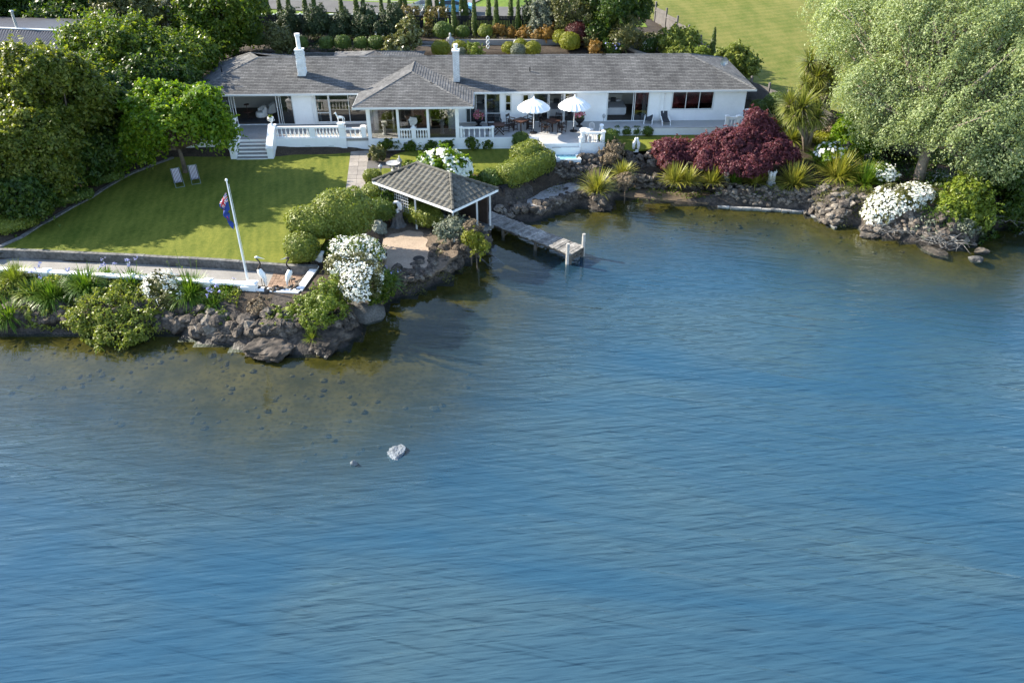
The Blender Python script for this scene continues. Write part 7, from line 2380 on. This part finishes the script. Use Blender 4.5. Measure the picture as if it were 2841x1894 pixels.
clipped('dome_shrub', 'shaded clipped dome between the house end and the dark dome', G(2105, 318, 2.3), .8, .8, 1.2, L_ball, 177, 2.3, .11)

# ---------------- the middle garden
clipped('camellia', 'large clipped two-lobed camellia on short trunks beside the lawn', G(958, 662, 1.7), 1.8, 1.4, 3.15, L_hedge, 180, 2.6, .15, 1.0, math.radians(20), None, .3, 'shrub')
CAM_ = [clipped('camellia', 'lower front lobe of clipped camellia beside the flagpole lawn', G(873, 660, 2.2), 1.5, 1.15, 2.0, L_hedge, 181, 2.5, .15, 1.0, math.radians(15), None, .22, 'shrub')]
for (px, py, dx), nm in zip(((918, 665, .25), (940, 672, .1)), ('pale bare trunk under the front lobe of the camellia', 'second bare trunk under the clipped camellia')):
    b = G(px, py, 1.7); t = CAM_[0]
    o = MB().tube([(0, 0, -.2), (-.1, .05, .4), (-.35 + dx, .2, 1.1)], [.08, .07, .06], 7).build('trunk', bark_pale, t, True)
    o.location = t.matrix_basis.inverted() @ b
clipped('box_ball', 'big clipped green ball at the front corner of the lawn', G(842, 724, 1.6), 1.0, .95, 1.75, L_hedge, 182, 2.3, .12)
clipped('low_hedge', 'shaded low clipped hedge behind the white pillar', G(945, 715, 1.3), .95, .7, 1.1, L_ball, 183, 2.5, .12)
clipped('box_ball', 'clipped ball at the near end of the slab path', G(1040, 558, 1.75), .85, .8, 1.25, L_hedge, 184, 2.2, .12)
clipped('low_hedge', 'flat-topped hedge block behind the spiral sculpture', G(1058, 608, 1.3), 1.0, .75, 1.35, L_ball, 185, 3.2, .12)
clipped('low_hedge', 'sloping clipped hedge along the side of the boat shelter', G(1172, 622, .9), 1.6, .8, 1.55, L_hedge, 186, 2.6, .12, 1, math.radians(-40), None, .15)
clipped('low_hedge', 'small hedge piece left of the pavilion eave', G(1035, 505, 1.75), .65, .55, .9, L_hedge, 187, 2.5, .11)
shrub('bronze_shrub', 'dark shrub between the clipped ball and the lattice', [LP(1075, 550, 20, 20, 48.6)], 1800, L_dark, 188, .14, .25)
shrub('hydrangea', 'huge white hydrangea behind the pavilion roof', [LP(1232, 455, 56, 36, 53.5), LP(1275, 470, 34, 34, 53.0), LP(1195, 452, 34, 28, 53.8), LP(1245, 485, 48, 26, 52.6)], 9000, L_bright, 189, .2, .35, flowers=(F_cream, 1500, .25, -.3))
shrub('pink_shrub', 'little pink flowering plant beside the birdbath', [LP(1133, 457, 14, 10, 54.4)], 900, L_mid, 190, .1, .18, flowers=(F_pink, 40, .12, 0))
clipped('hedge', 'clipped hedge block below the deck landing', G(1462, 452, 1.8), .85, 1.35, 1.5, L_hedge, 191, 4.0, .13, 1, math.radians(-35), 'sunlit clipped hedge', .16, 'hedge')
hs, he = G(1408, 520, 1.2), G(1512, 472, 1.2)
clipped('hedge', 'long diagonal clipped hedge above the black sleeper wall', (hs + he) / 2, (he - hs).length * .62, .9, 1.7, L_hedge, 192, 5.0, .13, 1, math.atan2(he.y - hs.y, he.x - hs.x), 'sunlit clipped hedge', .12, 'hedge')
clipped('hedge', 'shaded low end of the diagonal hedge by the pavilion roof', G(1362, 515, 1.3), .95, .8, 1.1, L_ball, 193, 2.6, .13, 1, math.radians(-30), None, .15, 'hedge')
clipped('dome_shrub', 'dark green dome against the deck beside the step', G(1444, 408, 1.85), .68, .6, 1.15, L_ball, 194, 2.2, .11)
pb2 = 'low bushes along the porch and deck base'
for i, (px, py, r, m, lab) in enumerate(((1071, 418, 20, L_mid, 'low dark bush at the left corner of the porch base'), (1047, 446, 24, L_olive, 'bronze-green bush beside the slab path'), (1137, 416, 14, L_mid, 'round bush under the left bay of the porch'), (1198, 414, 15, L_mid, 'round bush under the middle of the porch'), (1240, 414, 16, L_mid, 'round bush under the right bay of the porch'), (1311, 412, 18, L_mid, 'round bush under the deck balustrade'), (1351, 410, 15, L_mid, 'spreading bush right of the deck balustrade'))):
    c = G(px, py, 1.82); w = r * mpp(c)
    shrub('border_bush', lab, [(c.x, c.y, c.z + w * .8, w, w * .9, w * .9)], 1500, m, 200 + i, .13, .2, None, pb2)
for i, (px, py, lab) in enumerate(((822, 398, 'white rose bush nearest the stair below the terrace'), (856, 402, 'small white rose bush in the middle below the terrace'), (907, 398, 'white rose bush below the terrace near the wall block'), (1103, 413, 'little white rose standard left below the porch'), (1167, 413, 'little white rose standard middle below the porch'), (1391, 405, 'thin pale rose bush below the deck edge'))):
    c = G(px, py, 1.8); w = (13 if i != 4 else 9) * mpp(c)
    shrub('rose_bush', lab, [(c.x, c.y, c.z + w * 1.2, w, w * .9, w)], 320, L_mid, 210 + i, .1, .15, None, 'white roses along the house', (F_white, 22, .1, -.3), .02, core=False)
shrub('blue_shrub', 'blue-grey shrub beside the foot of the jetty', [LP(1262, 630, 40, 24, 44.5), LP(1235, 640, 26, 18, 44.4)], 6500, L_silver, 217, .12, .25)
shrub('trailing_shrub', 'yellow-green shrub trailing over the rocks beside the jetty', [LP(1312, 660, 30, 22, 43.6), LP(1335, 685, 22, 22, 43.2)], 3200, L_yellow, 218, .12, .25)
shrub('heath_shrub', 'brownish heath plant under the front corner of the pavilion', [LP(1305, 634, 28, 20, 44.2)], 1800, L_brown, 219, .1, .2)

# ---------------- the lakeside bank in the foreground
strap_plant('grass_tuft', 'bright yellow-green grass tuft at the far left of the bank', 52, 800, 1.1, 50, L_grass, 221, 300, .028, .9, .4, None, None, 'plant', .62, .4)
ag = 'agapanthus clumps on the left bank'
for i, (px, py, r, n, lab, fl) in enumerate(((25, 880, 55, 280, 'dark drooping strap plant at the left edge over the rocks', None), (158, 850, 58, 380, 'big agapanthus clump left of the willow shrub', (F_blue, 5, .2, 1.2)), (250, 822, 56, 360, 'agapanthus clump against the white balustrade', None), (100, 830, 45, 200, 'yellowish strap plant between the left clumps', None), (532, 832, 58, 400, 'round dark green agapanthus right of the white daisies', (L_grass, 6, .08, 1.6)), (372, 815, 42, 220, 'agapanthus with lilac flowers behind the willow shrub', (F_blue, 6, .2, 1.25)), (305, 795, 32, 120, 'small agapanthus with lilac flowers by the balustrade', (F_blue, 4, .18, 1.3)), (640, 832, 26, 110, 'small agapanthus in front of the low balusters', (F_blue, 1, .16, 1.3)), (600, 868, 26, 90, 'lilac flowered agapanthus on the rocks left of the flagpole', (F_blue, 5, .2, 1.3)))):
    strap_plant('agapanthus', lab, px, py, .95 if py < 840 else .6, r, L_grass if 'yellowish' in lab else L_aga, 225 + i, n, .05, 1.5, .0, ag, fl, 'plant', .6, .45)
shrub('willow_shrub', 'large pale willow-leaved shrub hanging over the water', [LP(320, 850, 85, 55, 37.4), LP(250, 880, 55, 45, 36.8), LP(400, 860, 65, 45, 37.4), LP(330, 920, 62, 36, 35.8), LP(270, 925, 38, 28, 35.8), LP(385, 905, 50, 34, 36.2)], 15000, L_willow, 235, .14, .32, cn=330, core=False, base=tuple(G(320, 880, .6)), r0=.09, jit=.8)
shrub('daisy_bush', 'white daisy bush against the low balustrade', [LP(450, 790, 50, 32, 38.4), LP(475, 820, 38, 28, 37.8)], 4500, L_olive, 236, .09, .22, flowers=(F_white, 950, .12, -.4))
shrub('daisy_bush', 'large sunlit white daisy bush above the smooth boulder', [LP(985, 745, 58, 42, 38.6), LP(1000, 790, 55, 45, 37.4), LP(945, 735, 40, 32, 38.6), LP(1020, 760, 42, 40, 38.2)], 8500, L_olive, 237, .09, .22, flowers=(F_white, 3300, .115, -.6))
shrub('daisy_bush', 'shaded white daisy bush behind the large one', [LP(1000, 690, 50, 30, 40.6), LP(1035, 705, 32, 26, 40.2), LP(950, 680, 36, 22, 41.2)], 5000, L_mid, 238, .09, .22, flowers=(F_white, 1400, .11, -.4))
shrub('ivy_mound', 'lime green creeping mound below the big daisy bush', [LP(905, 840, 60, 45, 36.6), LP(930, 800, 45, 40, 37.4), LP(880, 870, 50, 30, 36.0)], 9000, L_lime, 239, .11, .25)
shrub('ivy_mound', 'lime green creeping mound left of the bigger one', [LP(805, 868, 42, 26, 36.4), LP(850, 850, 36, 30, 36.6)], 5500, L_lime, 240, .11, .22)
shrub('dark_shrub', 'dark green shrub over the water right of the daisies', [LP(1066, 795, 26, 34, 38.6), LP(1045, 828, 24, 16, 38.2)], 3500, L_mid, 241, .12, .25)
shrub('rock_plant', 'small bright shrub on the shaded boulder', [LP(610, 885, 36, 26, 36.6), LP(590, 865, 24, 20, 37.0)], 2600, L_lime, 242, .11, .25)
shrub('rock_plant', 'dry tuft on the rocks below the flagpole', [LP(725, 855, 38, 30, 37.0)], 2200, L_brown, 243, .1, .22)
shrub('rock_plant', 'pale root-tangled plant on top of the sunlit boulder', [LP(775, 890, 34, 20, 36.0)], 1800, L_willow, 244, .1, .22)
strap_plant('grass_tuft', 'small green tuft between the two front boulders', 868, 945, .35, 18, L_grass, 245, 80, .03, .8, .3)
strap_plant('agapanthus', 'agapanthus with lilac flowers at the edge of the sand', 1078, 790, .8, 30, L_aga, 246, 110, .045, 1.1, .2, None, (F_blue, 5, .16, 1.3))
strap_plant('grass_tuft', 'dry grass tuft beside the sand patch', 1058, 745, .85, 22, L_dead, 247, 60, .02, .5, .6)
shrub('rock_plant', 'brown dead bracken patch among the left agapanthus', [LP(238, 828, 30, 14, 38.0)], 900, L_dead, 248, .12, .22)
mg = 'rounded mounds on the left bank'
shrub('bank_mound', 'fresh green mound between the grass tuft and the agapanthus', [LP(105, 800, 46, 28, 38.8)], 3000, L_aga, 256, .13, .25, None, mg)
shrub('bank_mound', 'low yellow-green mound above the left rocks', [LP(85, 855, 50, 26, 37.6), LP(140, 870, 30, 20, 37.2)], 3200, L_willow, 257, .12, .25, None, mg)
shrub('bank_mound', 'green mound between the willow shrub and the rocks', [LP(470, 855, 40, 24, 37.6)], 2400, L_mid, 258, .12, .25, None, mg)
shrub('bank_mound', 'low olive mound in front of the lower balusters', [LP(655, 850, 40, 20, 37.8)], 2200, L_willow, 259, .12, .25, None, mg)
shrub('bank_mound', 'green mound left of the round agapanthus', [LP(400, 800, 34, 22, 38.6)], 2000, L_aga, 260, .13, .25, None, mg)
shrub('laurel', 'shaded dark shrub between the dome and the grey fence', [LP(2215, 285, 36, 26, 62.8), LP(2250, 300, 30, 22, 61.5)], 4500, L_dark, 261, .18, .3)
# dry roots and driftwood
def twigs(name, label, px, py, z, rp, n, seed, mat):
    rng = random.Random(seed)
    c = G(px, py, z); R = rp * mpp(c)
    t = thing(name, label, 'driftwood', c)
    mb = MB()
    for i in range(n):
        a = rng.uniform(0, 6.28); r = R * rng.uniform(.5, 1)
        p0 = Vector((rng.uniform(-.5, .5) * R, rng.uniform(-.3, .3) * R, rng.uniform(0, .3)))
        p2 = p0 + Vector((r * math.cos(a), r * math.sin(a) * .6, rng.uniform(-.4, .35)))
        p1 = p0.lerp(p2, .5) + Vector((rng.uniform(-.2, .2), rng.uniform(-.2, .2), rng.uniform(-.05, .25)))
        mb.tube([p0, p1, p2], [.02, .015, .006], 5)
    o = mb.build('branches', mat, t); o['kind'] = 'stuff'
twigs('driftwood', 'tangle of pale bare roots on the sunlit boulder', 800, 905, .75, 50, 46, 251, wood_grey)
twigs('driftwood', 'tangle of bare roots on the tall dark boulder', 895, 905, .75, 40, 30, 252, wood_grey)
twigs('driftwood', 'pale driftwood heap under the lime shrub on the right shore', 2620, 670, .35, 75, 60, 253, wood_grey)
twigs('driftwood', 'driftwood sticks below the dazzling white bush', 2470, 645, .4, 70, 36, 254, wood_grey)
twigs('driftwood', 'bare dark branches reaching over the water at the right edge', 2760, 610, .6, 70, 30, 255, wood_grey)

# ---------------- plants behind the house
cg = 'slim cypresses behind the garden fence'
cyp = [(745, -10, 38, 86), (779, -20, 40, 86), (805, -20, 40, 86), (850, -15, 42, 86), (875, -25, 42, 86), (950, -20, 45, 86), (991, -15, 40, 86), (1011, -20, 42, 86), (1062, -15, 60, 84.4), (1083, -5, 45, 86), (1112, -25, 28, 86), (1125, -20, 30, 86), (1188, -20, 30, 86), (1194, -10, 32, 86), (1214, -20, 34, 86), (1229, -25, 40, 86), (1261, -20, 92, 82.6), (1281, -15, 45, 84.6), (1292, -25, 45, 84.6), (1317, -20, 98, 82.6), (1356, -30, 44, 84.6), (1377, -15, 80, 82.8), (1417, -20, 42, 84.6), (1437, -10, 95, 82.4)]
nth = ['1st', '2nd', '3rd'] + [f'{i}th' for i in range(4, 40)]
for i, (px, yt, yb, Y) in enumerate(cyp):
    column('cypress', f'{nth[i]} slim cypress from the left in the row behind the house', px, yt - 6, yb + 6, Y, 15 if i % 3 else 17, L_cypress, 300 + i, cg)
column('cypress', 'short cypress beside the grey field fence', 1929, 86, 140, 77, 14, L_cypress, 330, cg)
column('cypress', 'taller cypress standing out against the field', 1974, 76, 155, 75.5, 17, L_cypress, 331, cg)
kg = 'dark spreading conifers in front of the black fence'
for i, (px, py, rx, ry) in enumerate(((802, 62, 28, 42), (877, 60, 33, 44), (944, 68, 28, 36), (1016, 62, 36, 42), (1092, 58, 30, 40))):
    shrub('conifer', ('first', 'second', 'third', 'fourth', 'fifth')[i] + ' dark spreading conifer from the left along the black fence', [LP(px, py, rx, ry * .8, 81), LP(px - 8, py + 18, rx * .9, ry * .6, 80.6), LP(px + 6, py - 20, rx * .55, ry * .55, 81.2)], 5200, L_conifer, 340 + i, .17, .35, None, kg, stretch=(0, 0, 1.7), cat='conifer')
shrub('white_shrub', 'white flowering shrub between the dark conifers', [LP(1052, 85, 14, 26, 79.6)], 1800, L_conifer, 346, .12, .25, flowers=(F_white, 140, .12, -.6))
tree('magnolia', 'glossy golden-leaved magnolia just behind the roof', [LP(1112, 125, 36, 34, 75.0), LP(1130, 85, 26, 28, 75.6), LP(1095, 145, 22, 16, 74.8), LP(1140, 110, 20, 30, 75.2)], 5200, LEAF('leaf_magnolia', [(.07, .085, .015), (.15, .15, .03), (.34, .32, .14)], .3, .2, .6), 347, leaf=.3, csize=.4, r0=.07, cat='tree')
shrub('climber', 'russet climbing plant over the left of the pergola', [LP(1133, 33, 30, 15, 85), LP(1140, 70, 14, 30, 83)], 3000, LEAF('leaf_russet', [(.10, .09, .02), (.17, .14, .04), (.25, .18, .07)], .5, .3), 348, .17, .3, None, 'climbers on the pergola', core=False)
shrub('climber', 'russet climbing plant over the right of the pergola', [LP(1212, 35, 32, 14, 85), LP(1190, 75, 14, 36, 82.6)], 3000, MATS['leaf_russet'], 349, .17, .3, None, 'climbers on the pergola', core=False)
tg = 'clipped drum shrubs above the retaining wall'
for i, (px, py, r) in enumerate(((838, 133, 18), (908, 134, 19), (952, 134, 21), (1002, 134, 18), (1044, 135, 20))):
    c = D(px, py, 76.4); w = r * mpp(c)
    clipped('drum_shrub', ('first', 'second', 'third', 'fourth', 'fifth')[i] + ' clipped drum shrub from the chimney along the retaining wall', (c.x, c.y, c.z - .1), w, w, w * 1.75, L_ball, 350 + i, 3.0, .11, 1, 0, tg)
shrub('rhododendron', 'dark rhododendron bush left of the first chimney', [LP(775, 115, 40, 36, 75.6), LP(755, 90, 20, 22, 76.2)], 4500, L_olive, 356, .2, .35)
clipped('box_ball', 'small shaded clipped ball left of the rhododendron', D(722, 128, 77), .85, .8, 1.1, L_ball, 357, 2.3, .12)
gg = 'round bushes behind the house'
for i, (px, py, r, m, Y, lab) in enumerate(((1230, 108, 26, L_ball, 80.0, 'dark round bush right of the garden steps'), (1285, 104, 19, L_ball, 80.5, 'dark green ball left of the pale green ball'), (1347, 104, 20, L_hedge, 80.5, 'pale green ball behind the twisted column sculpture'), (1383, 96, 16, L_orange, 81, 'small orange bush left of the black fence end'), (1417, 102, 14, L_orange, 81, 'upright golden orange bush by the last cypress'),
    (1454, 110, 18, L_orange, 80.5, 'orange bush right of the seated statue'), (1490, 114, 20, L_orange, 80, 'orange bush in the middle of the orange drift'), (1523, 112, 22, L_orange, 79.5, 'yellow-orange bush left of the dark red dome'), (1556, 122, 22, L_yellow, 78.5, 'golden bush below the dark red dome'), (1580, 140, 28, L_yellow, 77, 'large golden bush at the end of the orange drift'), (1640, 132, 22, L_olive, 77.5, 'bronze bush right of the dark red dome'), (1648, 152, 22, L_orange, 76, 'orange bush lowest on the right of the drift'), (1600, 122, 34, L_redball, 78.6, 'dark red clipped dome above the golden bushes'),
    (1225, 157, 25, L_yellow, 75.2, 'gold-green ball left of the second chimney'), (1275, 148, 20, L_yellow, 76, 'gold-green ball behind the second chimney'), (1411, 149, 18, L_yellow, 76, 'gold-green ball left of the trio behind the ridge'), (1444, 140, 18, L_yellow, 76.5, 'gold-green ball at the back of the trio'), (1478, 153, 22, L_yellow, 75.6, 'gold-green ball right of the trio behind the ridge'), (1437, 157, 20, L_silver, 74.8, 'grey flowering low bush in front of the gold trio'), (1280, 158, 14, L_silver, 74.8, 'grey bush right of the second chimney'), (1318, 155, 20, L_lime, 74.8, 'loose light green plant behind the ridge'))):
    c = D(px, py, Y); w = r * mpp(c)
    if m is L_orange or 'loose' in lab or 'bronze' in lab:
        shrub('bush', lab, [(c.x, c.y, c.z + w * .8, w, w, w * .95)], 1500, m, 360 + i, .15, .25, None, gg)
    else:
        clipped('bush', lab, (c.x, c.y, c.z - .05), w, w, w * 1.75, m, 360 + i, 2.2, .11, 1, 0, gg, .1)
bt = 'trees behind the right half of the house'
tree('olive_tree', 'grey-leaved olive tree right of the cypress row', [LP(1510, 40, 42, 46, 82), LP(1530, 70, 40, 28, 81.5), LP(1490, 85, 22, 26, 81)], 12000, L_silver, 390, leaf=.2, csize=.5, group=bt)
tree('twiggy_tree', 'pale twiggy tree beside the grey olive', [LP(1585, 15, 50, 45, 80.5), LP(1610, 50, 42, 30, 80), LP(1570, 50, 30, 30, 80)], 10000, L_olive, 391, leaf=.17, csize=.5, r0=.12, barkm=bark_pale, group=bt)
tree('evergreen_tree', 'big dark evergreen at the corner of the field', [LP(1700, 30, 80, 60, 80), LP(1760, 20, 50, 40, 80.5), LP(1670, 80, 50, 40, 79), LP(1730, -20, 80, 40, 81)], 30000, L_dark, 392, leaf=.25, csize=.6, r0=.2, group=bt)
shrub('conifer', 'upright dark conifer between the last cypress and the olive', [LP(1470, 45, 20, 40, 82.2)], 3000, L_conifer, 393, .17, .3, stretch=(0, 0, 1.5))
shrub('gold_shrub', 'loose olive-gold shrub in front of the field fence corner', [LP(1745, 95, 42, 44, 77), LP(1720, 115, 30, 25, 76.5)], 5500, L_olive, 394, .16, .35)
shrub('dark_shrub', 'dark low shrub with lilac flowers left of the crates', [LP(1700, 128, 34, 20, 76.5)], 2200, L_dark, 395, .16, .3, flowers=(F_blue, 30, .14, 0))
shrub('white_shrub', 'white flowering shrub in the shade of the field fence', [LP(1800, 122, 20, 26, 76.5)], 2000, L_dark, 396, .14, .28, flowers=(F_white, 90, .12, -.4))
hg = 'sunlit shrubs along the field fence'
shrub('laurel', 'broad sunlit laurel against the field fence', [LP(1868, 115, 46, 36, 76.5), LP(1905, 120, 34, 36, 76), LP(1890, 145, 46, 20, 75)], 10000, L_hedge, 397, .2, .32, None, hg)
shrub('laurel', 'sunlit laurel right of the taller cypress', [LP(2035, 165, 46, 40, 73), LP(2070, 185, 34, 34, 72.4), LP(2000, 180, 34, 28, 72.6)], 10000, L_hedge, 398, .2, .32, None, hg)
shrub('laurel', 'low sunlit shrub at the right end of the roof ridge', [LP(1942, 150, 26, 20, 74)], 2600, L_lime, 399, .17, .28, None, hg)
tree('field_tree', 'dark tree at the far top of the field', [LP(1990, -60, 130, 50, 112), LP(2200, -60, 80, 45, 112)], 16000, L_dark, 400, leaf=.4, csize=1.0)

# low cover in the beds
ground_cover('ground_cover', 'low mixed green cover over the left lakeside bank', GP([(-60, 790), (300, 800), (560, 815), (680, 840), (660, 870), (560, 880), (430, 890), (200, 885), (-60, 880)], .9), 15000, L_willow, 421, .45, .15)
ground_cover('ground_cover', 'dark leafy cover on the slope below the low balustrade', GP([(-60, 765), (300, 778), (640, 800), (690, 830), (600, 850), (300, 840), (-60, 830)], 1.1), 9000, L_aga, 422, .25, .15)
ground_cover('ground_cover', 'sparse weeds between the flaxes on the right bank', GP([(1650, 470), (1900, 478), (2240, 480), (2420, 500), (2410, 560), (2250, 545), (2050, 530), (1700, 520)], 1.0), 5500, L_mid, 423, .3, .13, patch=.15)
ground_cover('ground_cover', 'dry weeds on the stone apron at the right point', GP([(2250, 560), (2400, 560), (2420, 600), (2330, 610), (2270, 590)], .6), 2200, L_olive, 424, .25, .12, patch=.15)
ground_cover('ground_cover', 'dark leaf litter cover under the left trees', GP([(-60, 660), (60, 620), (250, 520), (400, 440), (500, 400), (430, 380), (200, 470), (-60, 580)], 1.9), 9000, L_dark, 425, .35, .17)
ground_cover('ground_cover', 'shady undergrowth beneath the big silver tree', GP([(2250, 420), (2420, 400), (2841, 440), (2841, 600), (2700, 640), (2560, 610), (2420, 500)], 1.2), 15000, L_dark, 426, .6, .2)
ground_cover('ground_cover', 'low planting on the bank above the retaining wall', [(-22, 76), (-9, 76), (-9, 83), (-22, 83)], 6000, L_conifer, 427, .3, .2)
ground_cover('ground_cover', 'golden low planting behind the right half of the house', [(-5.6, 79.6), (8, 79.4), (14, 76), (15, 84), (-5.6, 82.8)], 6000, L_olive, 428, .3, .18, patch=.1)
ground_cover('ground_cover', 'low weeds on the rocks round the sand patch', GP([(1210, 690), (1290, 670), (1340, 690), (1280, 740), (1200, 790), (1090, 800), (1060, 790), (1200, 750)], .6), 2600, L_olive, 429, .2, .11, patch=.2)
ground_cover('ground_cover', 'creeping plants on the slope between the hot tub and the slip', GP([(1420, 545), (1560, 490), (1640, 470), (1700, 440), (1720, 455), (1640, 500), (1500, 520)], 1.2), 2600, L_olive, 430, .22, .11, patch=.15)

# plants in the urns
def plant_in(t, z, r, mat, seed, n=260, fl=None, h=1.0):
    rng = np.random.default_rng(seed)
    d = rdir(n, rng, -.1); P = d * r * rng.uniform(.6, 1.05, (n, 1)) * np.array([1, 1, h]) + [0, 0, z]
    V, F = leaf_quads(P, d + [0, 0, .4], .1, rng)
    link('plant', npmesh('plant', V, F), mat, t)
    if fl:
        d = rdir(fl[1], rng, -.05); P = d * r * 1.08 + [0, 0, z + .05]
        V, F = flower_heads(P, d, fl[2], rng)
        link('blossom', npmesh('blossom', V, F), fl[0], t)['kind'] = 'stuff'
for i, t in enumerate(URNS): plant_in(t, .62, .17, L_mid, 410 + i, 120)
for i, t in enumerate(BURNS): plant_in(t, .75, .38, L_mid, 414 + i, 420, (F_pink, 60, .14))
for i, t in enumerate(PEDS): plant_in(t, 1.3, .22, L_dark, 418 + i, 220, None, 1.6)

dup = {k: v for k, v in USED.items() if len(v) > 1}
if dup:
    print('SHARED LABELS', dup)
